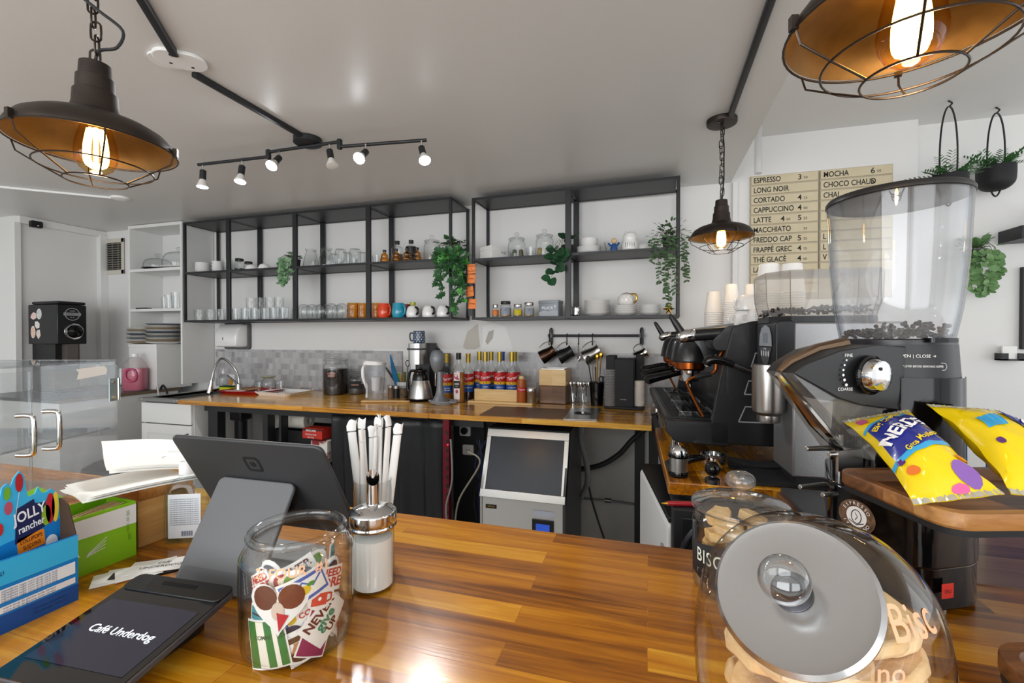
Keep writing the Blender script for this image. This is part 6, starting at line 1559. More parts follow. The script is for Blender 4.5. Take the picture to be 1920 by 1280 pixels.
def jar_label(t, loc, r, a_off, z, w, h, lines, m_ink, oval=True, size=.02):
    a0 = math.atan2(-loc[1], -loc[0]) + a_off
    on = lambda x, y: V(((r + .0012) * cos(a0 + x / r), (r + .0012) * sin(a0 + x / r), z + y))
    lb_ = G().decal(ov(0, 0, w / 2, h / 2, 24) if oval else [(-w / 2 + w * k / 8, -h / 2) for k in range(9)] + [(w / 2 - w * k / 8, h / 2) for k in range(9)], on).build('label', M('chalkboard'), t)
    g = G()
    for k, s in enumerate(lines): g.text(s, size, lambda x, y, k=k: on(x, y + (.5 * (len(lines) - 1) - k) * size * 1.05) * 1.0, bold=.01)
    g.build('label_lettering', m_ink, lb_)
m_pinkc = M('chalk_pink', '#e8a898', .8)
jar_label(bj2, bj2.location, .089, -.35, .145, .085, .062, ['COFFEE', 'BEANS'], m_pinkc, size=.017)
oj = canister('bean_jar', 'smaller glass jar of dark powder with glass lid beside the big bean jar', (at(666, 700, y=2.85).x + .012, 2.85, CT), .058, .13, 'knob', fill=M('cocoa_grey', '#4b4644', .9), fill_h=.5)
jar_label(oj, oj.location, .063, -.2, .07, .09, .052, ['COCOA'], m_pinkc, False, .014)

wp = thing('water_pitcher', 'clear water filter pitcher with white lid and white handle', 'pitcher', (at(703, 740, y=2.60).x, 2.60, CT), R(8))
m_pit = glass('pitcher_plastic', (.9, .92, .95), (.55, .6, .66), haze=.12)
G().loft([[V((x, y, z)) for x, y in rrect(w, d, .04, 6)] for w, d, z in ((.10, .09, 0), (.105, .095, .01), (.128, .105, .2), (.135, .108, .235))], cap=False).build('body', m_pit, wp)
G().loft([[V((x, y, z + s * x)) for x, y in rrect(w, d, .04, 6)] for w, d, z, s in ((.138, .112, .232, 0), (.14, .114, .244, -.02), (.12, .1, .256, -.06))]).build('lid', m_whitep, wp)
G().tube(smooth([(-.066, 0, .23), (-.082, 0, .2), (-.08, 0, .14), (-.058, 0, .085), (-.035, -.045, .02)], 5), [.012] * 10 + [.011] * 6 + [.007] * 5, 10).build('handle', m_whitep, wp)
G().lathe([(0, .06), (.026, .062), (.03, .075), (.03, .13), (.036, .15), (0, .15)], c=(.01, 0, 0), n=28).build('filter', M('filter_white', '#e2e4e6', .5), wp)
kn = thing('utensil_holder', 'white holder of colourful kitchen tools with a blue knife', 'holder', (at(757, 720, y=2.84).x, 2.84, CT), 0)
G().lathe([(0, 0), (.045, 0), (.05, .1), (.047, .1), (.042, .006), (0, .006)], n=28).build('pot', m_whitep, kn)
for nm, m_, a, b, r_ in (('peeler', M('tool_lime', '#9fc21a', .4), (-.03, -.01, .05), (-.038, -.012, .16), .011), ('peeler', M('tool_orange', '#c0601f', .5), (-.015, 0, .05), (-.012, 0, .15), .009), ('peeler', M('tool_olive', '#5f6f2c', .5), (.008, -.01, .05), (.012, -.014, .17), .014), ('whisk', m_dsteel, (.03, 0, .05), (.03, 0, .21), .006)):
    G().tube([a, V(a).lerp(V(b), .7), b], [r_ * .7, r_, r_ * .8], 10).build(nm, m_, kn)
g = G(); g.tube(smooth([(.03, 0, .2), (.05, 0, .23), (.03, 0, .25), (.015, 0, .23), (.03, 0, .2)], 4), .003, 6); g.build('scissor_loop', m_blackp, kn)
bk = thing('blue_knife', 'blue bladed kitchen knife leaning out of the utensil holder', 'knife', kn.location + V((-.035, -.02, .06)), 0)
G().prism([(0, 0), (.022, .01), (.0, .11), (-.022, .19), (-.036, .235), (-.042, .23), (-.04, .12), (-.022, .02)], -.002, .002, frame((0, 0, 0), (1, 0, 0), (0, -.15, 1))).build('blade', M('knife_blue', '#1c74a8', .3), bk)
bk2 = thing('black_knife', 'black kitchen knife leaning left behind the blue knife', 'knife', kn.location + V((-.045, .0, .06)), 0)
G().prism([(0, 0), (.014, .01), (-.06, .1), (-.1, .14), (-.104, .13), (-.06, .07)], -.002, .002, frame((0, 0, 0), (1, 0, 0), (0, .05, 1))).build('blade', m_blackp, bk2)
def shaker(u, v_, r, h, m1, m2, label, y=2.75):
    t = thing('spice_shaker', label, 'shaker', (at(u, v_, y=y).x, y, CT), 0)
    G().lathe([(0, 0), (r, 0), (r, h * .78), (0, h * .78)], n=28).build('body', m1, t); G().lathe([(0, h * .78), (r * .96, h * .78), (r * .98, h * .84), (r * .96, h * .98), (r * .8, h), (0, h)], n=28).build('cap', m2, t)
shaker(733, 740, .021, .082, M('cinnamon', '#8a6a50', .5), m_steel, 'small shaker with silver cap and brown contents, leftmost by the wooden spatula')
shaker(743, 742, .021, .082, m_blackp, m_steel, 'small black shaker with silver cap', 2.73)
shaker(757, 743, .028, .08, M('cork_print', '#7a6248', .6, var=('#2a2420', 60)), m_glass2, 'squat brown patterned jar with clear cap beside the black shaker', 2.75)
wsp = thing('wooden_spatula', 'pale wooden spatula lying in front of the shakers', 'spatula', CP(728, 754), R(14))
G().prism([(-.17, -.02), (-.15, -.032), (-.06, -.022), (.06, -.008), (.13, -.01), (.14, 0), (.13, .01), (.05, .014), (-.05, .026), (-.1, .034), (-.11, .022), (-.16, .006)], .001, .012).build('spatula_body', M('beech', '#c9a26c', .6), wsp, bevel=.003)

# coffee maker, thermal carafe and polka dot mug
cmk = thing('coffee_maker', 'steel and black drip coffee maker against the splashback', 'coffee maker', (at(787, 740, y=2.82).x, 2.82, CT), R(2))
G().bb(-.062, -.02, -.02, .12, 0, .37).build('steel_column', m_steel, cmk, bevel=.004)
G().bb(-.02, .075, .0, .12, 0, .37).build('tank', m_blackp, cmk, bevel=.004)
hd2 = G().rbox((.012, -.045, .30), (.095, .13, .14), .02).build('brew_head', m_steel, cmk)
G().bb(-.037, .062, -.112, -.03, .326, .338).build('seam_strip', m_blackp, hd2)
G().bb(-.062, .09, -.03, .12, 0, .012).build('base', m_blackp, cmk, bevel=.004)
crf = thing('thermal_carafe', 'brushed steel thermal carafe with black handle under the coffee maker', 'carafe', (at(789, 745, y=2.68).x, 2.68, CT + .006), R(0))
G().lathe([(0, 0)] + spr([(.07, 0), (.078, .006), (.078, .02), (.066, .085), (.055, .125)], 4), n=40).build('body', m_steel, crf)
G().lathe(spr([(.0555, .125), (.05, .16), (.042, .178), (.046, .186), (.04, .196), (0, .2)], 3), n=36).build('lid', m_blackg, crf)
G().box((0, -.02, .208), (.03, .04, .02)).build('thumb_lever', m_blackp, crf, bevel=.004)
G().tube(smooth([(-.045, 0, .185), (-.075, 0, .18), (-.092, 0, .13), (-.096, 0, .07), (-.088, 0, .05)], 5), .0095, 10).build('handle', m_blackp, crf)
wr_ = thing('warming_plate', 'round black plate under the thermal carafe', 'plate', (crf.location.x, 2.68, CT), 0)
G().lathe([(0, 0), (.094, 0), (.1, .004), (.098, .0055), (0, .0055)], n=40).build('plate', m_blackg, wr_)
pm_ = mug('blue enamel mug with white polka dots on top of the coffee maker', cmk.location + V((.012, -.03, .3715)), M('enamel_blue', '#3a5068', .25, coat=.3), R(185), .042, .083, M('enamel_rim', '#2c3a4a', .3), bulge=.0)
g = G()
for j in range(5):
    for k in range(12):
        a = 2 * pi * (k + .5 * (j % 2)) / 12; r_ = .0402; g.decal([((.0425 - .002 * abs(j - 1) / 3) * cos(a + x / .042), (.0425 - .002 * abs(j - 1) / 3) * sin(a + x / .042), .01 + .0155 * j + y) for x, y in ov(0, 0, .0032, .0032, 10)], lambda *q: V(q)) if False else g._add([((.0425) * cos(a + x / .042), (.0425) * sin(a + x / .042), .01 + .0155 * j + y) for x, y in ov(0, 0, .0032, .0032, 10)], [tuple(range(10))])
g.build('polka_dots', M('print_white'), pm_)
bpn = thing('black_board', 'black panel standing behind the hand blender', 'board', (at(836, 700, y=2.92).x, 2.92, CT), 0)
G().box((0, 0, .15), (.065, .02, .30)).build('panel', m_blackp, bpn, bevel=.003)
hb = thing('hand_blender', 'grey hand blender standing upright with its cord wrapped round the foot', 'hand blender', (at(825, 750, y=2.56).x, 2.56, CT), 0)
m_bl = M('blender_grey', '#7a7f84', .35, .25)
G().lathe(spr([(.055, .004), (.052, .016), (.034, .045), (.024, .075), (.021, .1), (.0185, .17), (.018, .2)], 4), n=32).build('shaft', m_bl, hb)
G().lathe(spr([(.012, .19), (.022, .2), (.036, .225), (.045, .26), (.044, .29), (.034, .322), (.012, .338), (0, .339)], 4), c=(-.018, 0, 0), n=36).build('motor_head', m_bl, hb)
G().lathe([(0, .334), (.02, .334), (.016, .342), (.006, .346), (.004, .358), (0, .358)], c=(-.018, 0, 0), n=20).build('switch_cap', m_blackp, hb)
G().cyl((-.03, 0, .11), (-.03, 0, .2), .004).build('chrome_rod', m_chrome, hb)
g = G(); g.text('sensio', .013, lambda x, y: V((-.018 + .0462 * sin(x / .046), -.0462 * cos(x / .046), .286 + y))); g.build('brand_lettering', M('blender_light', '#b9bdc2', .4), hb)
g = G()
for k in range(3): g.tube([((.058 + .006 * k + .02 * max(0, cos(a))) * cos(a), (.05 + .004 * k) * sin(a), .006 + .007 * k + .003 * sin(2 * a)) for a in [2 * pi * q / 30 for q in range(30)]], .0042, 8, True)
g.tube(smooth([(.075, -.02, .02), (.1, -.03, .016), (.115, -.01, .02), (.1, .01, .022), (.085, 0, .018)], 4), .005, 8); g.build('cord', M('cord_grey', '#8d9094', .5), hb)

# syrup bottles
m_syr = [M('syrup_dark', '#2a1208', .15), M('syrup_amber', '#b0701c', .12), M('syrup_blue', '#1f3f9a', .2), M('syrup_clear', '#d9d3c4', .12)]
m_gold = M('cap_gold', '#b39a3e', .35, .7); m_red = M('label_crimson', '#c02024', .35); m_ylw = M('label_gold', '#e9b81c', .35); m_blu = M('label_royal', '#1d4fa0', .35)
def syrup(label, loc, fill=0, cap=None, flav=('CLASSIC',), brand='Torani', r=.0375, group=None):
    t = thing('syrup_bottle', label, 'bottle', loc, 0, group)
    pf = spr([(r * .95, 0), (r, .006), (r, .165), (r * .86, .19), (r * .45, .215), (.0145, .235), (.0135, .27)], 4)
    G().lathe([(0, 0)] + pf, n=36).build('glass', m_glass2, t)
    G().lathe([(0, .004), (r - .0025, .004), (r - .0025, .155), (0, .155)], n=30).build('syrup', m_syr[fill], t)
    G().lathe([(0, .245), (.0155, .245), (.0155, .289), (.0165, .29), (.0165, .304), (0, .305)], n=24).build('cap', cap or m_gold, t)
    a0 = math.atan2(-loc[1], -loc[0]); on = lambda x, y: V(((r + .0012) * cos(a0 + x / r), (r + .0012) * sin(a0 + x / r), .118 + y))
    w = .052
    def band(z0, z1, m, nm, off=0):
        g = G(); n = 12
        g._add([V((on(-w + 2 * w * k / n, z).x, on(-w + 2 * w * k / n, z).y, .118 + z)) * 1 for k in range(n + 1) for z in (z0, z1)], [(2 * k, 2 * k + 2, 2 * k + 3, 2 * k + 1) for k in range(n)]); return g.build(nm, m, t)
    lr = band(-.0, .055, m_red, 'label_top'); band(-.018, 0.0, m_ylw, 'label_band'); lbm = band(-.065, -.018, m_blu, 'label_bottom')
    on2 = lambda x, y: on(x, y) + V((on(x, y).x, on(x, y).y, 0)).normalized() * .0006
    g = G(); g.text(brand, .027, lambda x, y: on2(x, y + .024 + x * .2), bold=.012, shear=.25); g.build('brand_lettering', M('print_white'), lr)
    g = G()
    for k, s in enumerate(flav): g.text(s, .011, lambda x, y, k=k: on2(x, y - .036 - .013 * k), bold=.01)
    g.build('flavour_lettering', M('print_white'), lbm)
    g = G(); g.decal(ov(-.004, -.008, .012, .009), on2); g.build('label_picture', M('label_brown', '#8a5a1c', .5), lr)
    return t
def BP(u, y, z=CT): return V((at(u, 700, y=y).x, y, z))
syrup('gold capped syrup bottle just right of the hand blender, label half hidden', BP(838, 2.72), 1, None, ('SALTED', 'CARAMEL'))
syrup('gold capped syrup bottle standing behind the black capped slim bottle', BP(878, 2.80), 0, None, ('HAZELNUT',))
sl_ = thing('slim_bottle', 'slim syrup bottle with black cap and white floral label numbered 1883', 'bottle', BP(860, 2.68), 0)
G().lathe([(0, 0)] + spr([(.037, 0), (.039, .006), (.039, .18), (.034, .205), (.018, .235), (.0135, .255), (.0135, .285)], 4), n=36).build('glass', m_glass2, sl_)
G().lathe([(0, .004), (.0365, .004), (.0365, .19), (0, .19)], n=30).build('syrup', M('syrup_honey', '#a8702c', .12), sl_)
G().lathe([(0, .27), (.016, .27), (.0165, .312), (0, .313)], n=24).build('cap', m_lidb, sl_)
a0 = math.atan2(-2.68, -sl_.location.x) - .35; on = lambda x, y: V((.0402 * cos(a0 + x / .04), .0402 * sin(a0 + x / .04), .105 + y))
g = G(); n = 8; g._add([on(-.02 + .04 * k / n, z) for k in range(n + 1) for z in (-.085, .085)], [(2 * k, 2 * k + 2, 2 * k + 3, 2 * k + 1) for k in range(n)]); lw_ = g.build('label', M('label_ivory', '#efe6e6', .5), sl_)
on2 = lambda x, y: on(x, y) + V((on(x, y).x, on(x, y).y, 0)) * .02
g = G(); g._add([on2(-.02 + .04 * k / n, z) for k in range(n + 1) for z in (-.015, .032)], [(2 * k, 2 * k + 2, 2 * k + 3, 2 * k + 1) for k in range(n)]); lk_ = g.build('label_panel', M('print_black'), lw_)
on3 = lambda x, y: on(x, y) + V((on(x, y).x, on(x, y).y, 0)) * .04
g = G(); g.text('1883', .017, lambda x, y: on3(x, y + .012), bold=.01); g.text('ROUTIN', .005, lambda x, y: on3(x, y - .004)); g.build('label_lettering', M('print_white'), lk_)
for dx, dy, a, b in ((-.004, .06, .014, .016), (.008, .044, .01, .008), (.002, -.035, .009, .012)): G().decal(ov(dx, dy, a, b, 12), on2).build('label_flower', M('flower_pink', '#c2456c', .5), lw_)
rise = thing('bottle_tray', 'bamboo bottle riser tray holding the row of syrup bottles', 'tray', CP(940, 757), R(-1))
m_bam = wood('bamboo', ['#c99a55', '#d9b06c', '#e3c084', '#ecd09a'], (.3, .02), 'x', (4, 50), .4, .2, .3, seams=False)
x0_, x1_ = CP(870, 757).x, CP(1004, 757).x; rise.location = ((x0_ + x1_) / 2, 2.73, CT); Wt = x1_ - x0_
g = G().bb(-Wt / 2, Wt / 2, -.07, .19, 0, .012).bb(-Wt / 2 + .03, Wt / 2 - .11, -.03, -.02, .012, .085).bb(-Wt / 2 + .03, -Wt / 2 + .04, -.02, .19, .012, .085).bb(Wt / 2 - .12, Wt / 2 - .11, -.02, .19, .012, .085)
g.build('tray_body', m_bam, rise, bevel=.002)
zr = CT + .0121
for u, y, f, cap, fl, lab in ((910, 2.77, 0, None, ('CRÈME', 'VANILLE'), 'front syrup bottle at the left of the bamboo riser, gold cap'), (937, 2.77, 3, None, ('FRENCH', 'VANILLA'), 'front syrup bottle in the middle of the bamboo riser, gold cap'), (960, 2.77, 3, None, ('LAVENDER',), 'front syrup bottle at the right of the bamboo riser, gold cap'),
                             (899, 2.87, 2, None, ('VANILLA',), 'back row syrup bottle at the left end of the bamboo riser'), (921, 2.87, 1, None, ('CARAMEL',), 'back row syrup bottle, second from the left on the bamboo riser'), (942, 2.87, 2, m_blu, ('BLUE',), 'blue capped syrup bottle in the back row of the bamboo riser'), (965, 2.87, 1, None, ('HAZELNUT',), 'back row syrup bottle at the right end of the bamboo riser')):
    syrup(lab, BP(u, y, zr), f, cap, fl)
sau = thing('sauce_bottle', 'orange brown squeeze bottle of sauce with cream cap and red label', 'bottle', BP(978, 2.70, zr), 0)
G().lathe([(0, 0)] + spr([(.027, 0), (.029, .006), (.029, .125), (.024, .138), (.018, .142)], 3) + [(0, .142)], n=30).build('bottle', M('sauce_brown', '#a8561c', .3), sau); G().lathe([(0, .141), (.017, .141), (.018, .152), (.013, .162), (0, .163)], n=24).build('cap', M('cap_cream', '#d9bf8c', .5), sau)
a0 = math.atan2(-2.70, -sau.location.x); on = lambda x, y: V((.0297 * cos(a0 + x / .029), .0297 * sin(a0 + x / .029), .07 + y))
g = G(); g._add([on(-.03 + .06 * k / 8, z) for k in range(9) for z in (-.005, .025)], [(2 * k, 2 * k + 2, 2 * k + 3, 2 * k + 1) for k in range(8)]); sl2 = g.build('label', m_red, sau)
g = G(); g.text('Torani', .017, lambda x, y: on(x, y + .01) * 1.0 + V((on(x, y).x, on(x, y).y, 0)) * .02, bold=.01); g.build('label_lettering', M('print_white'), sl2)
shk = thing('powder_shaker', 'brushed steel powder shaker at the right end of the bamboo riser', 'shaker', BP(996, 2.705, zr), 0)
G().lathe([(0, 0), (.03, 0), (.031, .003), (.031, .06), (.032, .062), (.032, .085), (.028, .092), (0, .094)], n=32).build('body', m_steel, shk)

# knock box, drawer box, jars of spoons, utensils, lid organiser
kx0 = at(1011, 740, y=2.76).x; Wk = .168
wbx = thing('walnut_box', 'dark walnut box under the bamboo knock box', 'box', (kx0 + Wk / 2, 2.84, CT), R(-1))
G().box((0, 0, .056), (Wk, .16, .11)).build('box_body', wood('walnut', ['#4a2c18', '#63401f', '#7a5230', '#8a6038'], (.5, .3), 'x', (5, 50), .4, .2, .2, seams=False), wbx, bevel=.003)
kbx = thing('knock_box', 'pale bamboo knock box with steel insert on the walnut box', 'knock box', (kx0 + Wk / 2, 2.84, CT + .1125), R(-1))
G().bb(-Wk / 2, Wk / 2, -.08, -.07, 0, .1).bb(-Wk / 2, Wk / 2, .07, .08, 0, .1).bb(-Wk / 2, -Wk / 2 + .01, -.07, .07, 0, .1).bb(Wk / 2 - .01, Wk / 2, -.07, .07, 0, .1).bb(-Wk / 2 + .01, Wk / 2 - .01, -.07, .07, 0, .008).build('box_body', m_bam, kbx, bevel=.002)
G().bb(-Wk / 2 + .011, Wk / 2 - .011, -.069, -.066, .01, .104).bb(-Wk / 2 + .011, Wk / 2 - .011, .066, .069, .01, .104).bb(-Wk / 2 + .011, -Wk / 2 + .014, -.066, .066, .01, .104).bb(Wk / 2 - .014, Wk / 2 - .011, -.066, .066, .01, .104).bb(-Wk / 2 + .012, Wk / 2 - .012, -.066, .066, .01, .03).build('steel_insert', m_steel, kbx)
for u, lab in ((1076, 'left small glass jar of spoons between the walnut box and black tumbler'), (1095, 'right small glass jar of spoons beside the black tumbler')):
    t = thing('spoon_jar', lab, 'jar', BP(u, 2.86), 0)
    G().lathe([(0, 0)] + spr([(.03, 0), (.034, .008), (.034, .06), (.026, .078), (.029, .086)], 3), n=28).build('body', m_glass2, t)
    for k in range(5):
        sp = thing('teaspoon', 'steel teaspoon standing in a small glass jar', 'spoon', V(t.location) + V((.012 * cos(2.2 * k), .012 * sin(2.2 * k), .005)), 1.7 * k, 'teaspoons in jars')
        G().tube([(0, 0, 0), (.008, 0, .07), (.012, 0, .1)], [.0025, .0022, .003], 6).build('stem', m_chrome, sp); G().ball((.014, 0, .113), .011, 12, 1, .35, 1.5).build('bowl', m_chrome, sp)
utn = thing('utensil_cup', 'glossy black cup holding gold spoons, scissors and tools', 'cup', BP(1119, 2.80), 0)
G().lathe([(0, 0), (.036, 0), (.046, .14), (.044, .14), (.03, .006), (0, .006)], n=32).build('cup_body', m_blackg, utn)
for nm, m_, a, b, lab in (('bar_spoon', m_brass, (.006, 0), (.016, 0, .24), 'gold bar spoon standing in the glossy black cup'), ('bar_spoon', m_brass, (-.004, .006), (.004, .01, .23), 'second gold spoon behind the other in the glossy black cup'), ('brush', M('brush_black', '#202022', .6), (-.012, -.004), (-.034, 0, .22), 'dark handled brush leaning left in the glossy black cup'), ('thermometer', m_steel, (-.01, 0), (-.016, 0, .2), 'thin steel probe in the glossy black cup'), ('tongs', m_dsteel, (.0, -.012), (-.004, -.02, .19), 'steel tongs in the glossy black cup')):
    t = thing(nm, lab, 'utensil', V(utn.location) + V((a[0], a[1], .01)), 0); b = V(b) * 1.18
    G().tube([(0, 0, 0), b * .8, b], [.0035, .0035, .004], 8).build('shaft', m_, t)
    if nm in ('bar_spoon', 'brush'): G().ball(b + V((0, 0, .012)), .013, 14, 1, .4, 1.5).build('head', m_, t)
sci = thing('scissors', 'black handled scissors standing in the glossy black cup', 'scissors', V(utn.location) + V((.02, -.005, .02)), 0)
for s in (-1, 1): G().tube([(.018 + .011 * s + .012 * cos(a), 0, .135 + .02 * sin(a)) for a in [2 * pi * k / 16 for k in range(16)]], .0042, 8, True).build('finger_loop', m_blackp, sci)
G().tube([(0, 0, 0), (.014, 0, .115)], .004, 8).build('blades', m_dsteel, sci)
org = thing('cup_organizer', 'black cup and lid organizer at the right end of the back counter', 'organizer', BP(1171, 2.74), R(-3)); org.scale = (1.13, 1.13, 1.13)
G().bb(-.093, -.045, -.02, .075, 0, .27).bb(.052, .093, .03, .075, 0, .275).bb(-.045, .052, -.06, .075, 0, .255).bb(-.095, .097, -.075, .078, 0, .014).build('organizer_body', m_blackm, org, bevel=.004)
g = G(); g.text('unit mouse', .007, frame((0, -.0612, .05), (1, 0, 0), (0, 0, 1))); g.build('brand_lettering', M('print_white'), org)
def col_stack(n, proto_r, loc, gap, m, label, group, name):
    b = None
    for k in range(n):
        if b is None: b = G().lathe([(0, 0), (proto_r * .9, 0), (proto_r, .004), (proto_r, .008), (proto_r * .92, .0085), (0, .006)], n=28).build(name, m); o = b; tag(o, label, name.replace('_', ' '), group)
        else: o = b.copy(); C.objects.link(o)
        o.location = V(loc) + V((0, 0, gap * k))
of = V(org.location)
col_stack(22, .033, of + V((-.079, -.058, .017)), .0095, glass('lid_plastic', (.9, .91, .93), (.6, .62, .66), haze=.25), 'clear plastic lid in the tall stack at the left of the organizer', 'clear lids in the organizer', 'cup_cover')
col_stack(17, .032, of + V((.081, -.016, .017)), .0085, M('lid_white', '#e9e3da', .5), 'white lid in the stack at the right of the organizer', 'white lids in the organizer', 'cup_cover')

# counter mat and rinser
mt = thing('counter_mat', 'brown leather look mat lying on the back counter', 'mat', (0, 0, CT), 0)
G().prism([tuple(CP(*q).xy) for q in ((899, 778), (1055, 785.6), (1069, 768), (928, 762))], .0005, .003).build('mat_sheet', M('mat_brown', '#5a3d2c', .45, bump=(90, .15, .001)), mt)
rn = thing('pitcher_rinser', 'square steel pitcher rinser set beside the brown mat', 'rinser', (0, 0, CT), 0)
rq = [CP(*q) for q in ((1056, 787), (1119, 789), (1127, 767), (1071, 766.4))]
G().prism([tuple(q.xy) for q in rq], .001, .006).build('plate', m_steel, rn, bevel=.001)
rcn = sum((q for q in rq), V((0, 0, 0))) / 4 - V((0, 0, CT))
G().lathe([(0, .0062), (.05, .0064), (.05, .0068), (0, .0068)], c=(rcn.x, rcn.y, 0), n=36).build('drain', m_blackm, rn)
g = G()
for k in range(5): a = 2 * pi * k / 5; g.tube([(rcn.x, rcn.y, .009), (rcn.x + .045 * cos(a), rcn.y + .045 * sin(a), .008)], .002, 6)
g.lathe([(0, .007), (.012, .007), (.01, .014), (0, .015)], c=(rcn.x, rcn.y, 0), n=16); g.build('spray_star', m_chrome, rn)

# rail with hanging pitchers
ra, rb_ = at(1032, 629, y=2.93), at(1203, 629, y=2.93)
rl = thing('utensil_rail', 'black wall rail with hooks carrying steaming pitchers', 'rail', ((ra.x + rb_.x) / 2, 2.93, (ra.z + rb_.z) / 2), 0)
hw = (rb_.x - ra.x) / 2
G().cyl((-hw - .012, 0, 0), (hw + .012, 0, 0), .008, n=14).build('rod', m_blackp, rl)
for s in (-1, 1):
    G().tube([(s * hw, .03, .045), (s * hw, .02, .04), (s * hw, .02, -.05), (s * hw, .03, -.06)], [.008, .012, .012, .006], 10).build('bracket', m_blackp, rl); G().cyl((s * hw, .035, 0), (s * hw, -.008, 0), .016).build('bracket_boss', m_blackp, rl)
hooks = [1030, 1063, 1085, 1111, 1203]
for u in hooks:
    x = at(u, 629, y=2.92).x - rl.location.x
    G().tube(smooth([(x, .002, .012), (x, -.012, .004), (x, -.01, -.03), (x, -.008, -.05), (x, -.016, -.06), (x, -.022, -.048)], 4), .0035, 8).build('hook', m_blackp, rl)
def milk_pitcher(label, u, m, r, h, rot):
    x = at(u, 660, y=2.91).x; t = thing('steaming_pitcher', label, 'pitcher', (x, 2.905, rl.location.z - .058), 0)
    b = G(); b.m = Matrix.Translation((0, -.02, -.045)) @ Euler((0, rot, .15)).to_matrix().to_4x4() @ Matrix.Translation((.012, 0, -.062 - h / 2 + .05))
    body = b.lathe([(0, 0)] + spr([(r, 0), (r * 1.05, .004), (r, h * .35), (r * .86, h * .75), (r * .95, h)], 4) + [(r * .92, h), (r * .82, h * .7), (0, h * .2)], n=36)
    body.build('pitcher_body', m, t)
    k = G(); k.m = Matrix.Translation((0, -.02, -.045)) @ Euler((0, rot, .15)).to_matrix().to_4x4() @ Matrix.Translation((.012, 0, -.062 - h / 2 + .05))
    k.tube(smooth([(-r * .9, 0, h * .92), (-r - .022, 0, h * .95), (-r - .03, 0, h * .6), (-r - .02, 0, h * .25), (-r, 0, h * .22)], 5), .0028, 8).build('handle', m_steel, t)
    return t
m_brz = M('pitcher_bronze', '#4a3428', .25, .9)
milk_pitcher('bronze steaming pitcher hanging leftmost on the rail', 1030, m_brz, .043, .1, R(60))
milk_pitcher('matte black steaming pitcher hanging second on the rail', 1063, M('pitcher_black', '#1d1e20', .35, .3), .042, .1, R(62))
milk_pitcher('tall steel steaming pitcher hanging third on the rail', 1112, m_steel, .046, .11, R(62))
milk_pitcher('small steel steaming pitcher hanging at the right end of the rail', 1203, m_chrome, .036, .075, R(60))
for k in range(4):
    t = thing('measuring_spoon', 'steel measuring spoon in the bunch hanging on the rail', 'spoon', (at(1085, 660, y=2.9).x, 2.895 - .006 * k, rl.location.z - .06), .5 * k - .7, 'measuring spoons on the rail')
    G().tube([(0, 0, 0), (.004, 0, -.06 - .008 * k)], [.004, .003], 8).build('stem', m_steel, t); G().ball((.005, 0, -.075 - .008 * k), .015 - .002 * k, 14, 1, .5, .8).build('bowl', m_chrome, t)
# ------------------------------------------------------------------ under the back counter
ux = lambda u, y=2.26: at(u, 850, y=y).x
cu = thing('black_curtain', 'black fabric curtain hanging under the back counter', 'curtain', ((ux(620) + ux(832)) / 2, 2.27, .02))
wc = ux(832) - ux(620)
G().grid(lambda u, v: V(((u - .5) * wc, .012 * sin(u * 26) + .008 * sin(u * 61 + v * 4) * (1 - v) + .02 * sin(3 * u + 5 * v) * (1 - v), v * .87)), 90, 16).build('cloth', M('curtain_black', '#14161a', .38, bump=(14, .5, .006)), cu, sol=.002)
G().cyl((-wc / 2, 0, .868), (wc / 2, 0, .868), .006).build('curtain_rod', m_blackp, cu)
rs_ = thing('rack_strip', 'dark red perforated metal upright beside the black curtain', 'rack post', (ux(839), 2.25, 0))
G().bb(-.018, .018, -.01, .02, .02, .895).build('upright', M('rack_red', '#6a0f1c', .4, .3), rs_)
g = G()
for k in range(14): g.box((.008, -.0102, .2 + .048 * k), (.012, .002, .02))
g.build('slot_holes', m_blackm, rs_); G().ball((.012, -.012, .76), .004, 8).build('pilot_light', M('led_red', '#ff2030', .4, emit='#ff2038', es=4), rs_)
bp = thing('socket_board', 'dark panel with wall sockets under the back counter', 'panel', (at(876, 820, y=2.55).x, 2.55, 0)); 
G().bb(-.09, .11, 0, .02, .02, .89).build('board', m_blackm, bp)
for z, h_, lab in ((.80, .115, 0), (.66, .06, 1)):
    o = G().rbox((-.01 + .02 * lab, -.006, z), (.07, .012, h_), .008, axis='y').build('socket_plate', M('socket_white', '#cfcdc8', .5), bp)
    g = G()
    for dz in ((.025, -.025) if not lab else (0,)):
        for dx in (-.008, .008): g.box((-.01 + .02 * lab + dx, -.0125, z + dz), (.003, .001, .01))
    g.build('socket_slots', m_blackm, o)
G().lathe([(0, 0), (.02, 0), (.02, .02), (.012, .03), (0, .032)], c=(-.01, -.012, .775), n=18, rot=(R(90), 0, 0)).build('plug', m_blackp, bp)
for k, (pts, m_, lab) in enumerate(((((0, 0, .35), (.01, -.01, .2), (-.01, -.02, .1), (.0, -.03, .02)), M('cable_grey', '#8a8a8c', .5), 'grey power cable hanging along the red rack post'), (((.05, 0, .3), (.1, .0, .26), (.02, -.01, .12), (.0, -.01, .02)), M('cable_beige', '#9a9484', .5), 'beige cable curving out beside the ice machine'))):
    t = thing('hanging_cable', lab, 'cable', (ux(848 + 4 * k), 2.24 + .04 * k, .3)); G().tube(smooth([V(p) * 1.4 for p in pts], 6), .005, 8).build('cable', m_, t)
g = thing('hanging_cable', 'tangle of dark cables behind the red rack post', 'cable', (ux(880), 2.44, .5))
for k in range(4): G().tube(smooth([(.02 * k - .03, 0, .25), (.03 - .02 * k, -.02, .1), (-.04 + .03 * k, -.01, -.08), (.0, 0, -.3)], 6), .006, 8).build('cable', (m_rubber, M('cable_blue', '#1f2a55', .5))[k % 2], g)

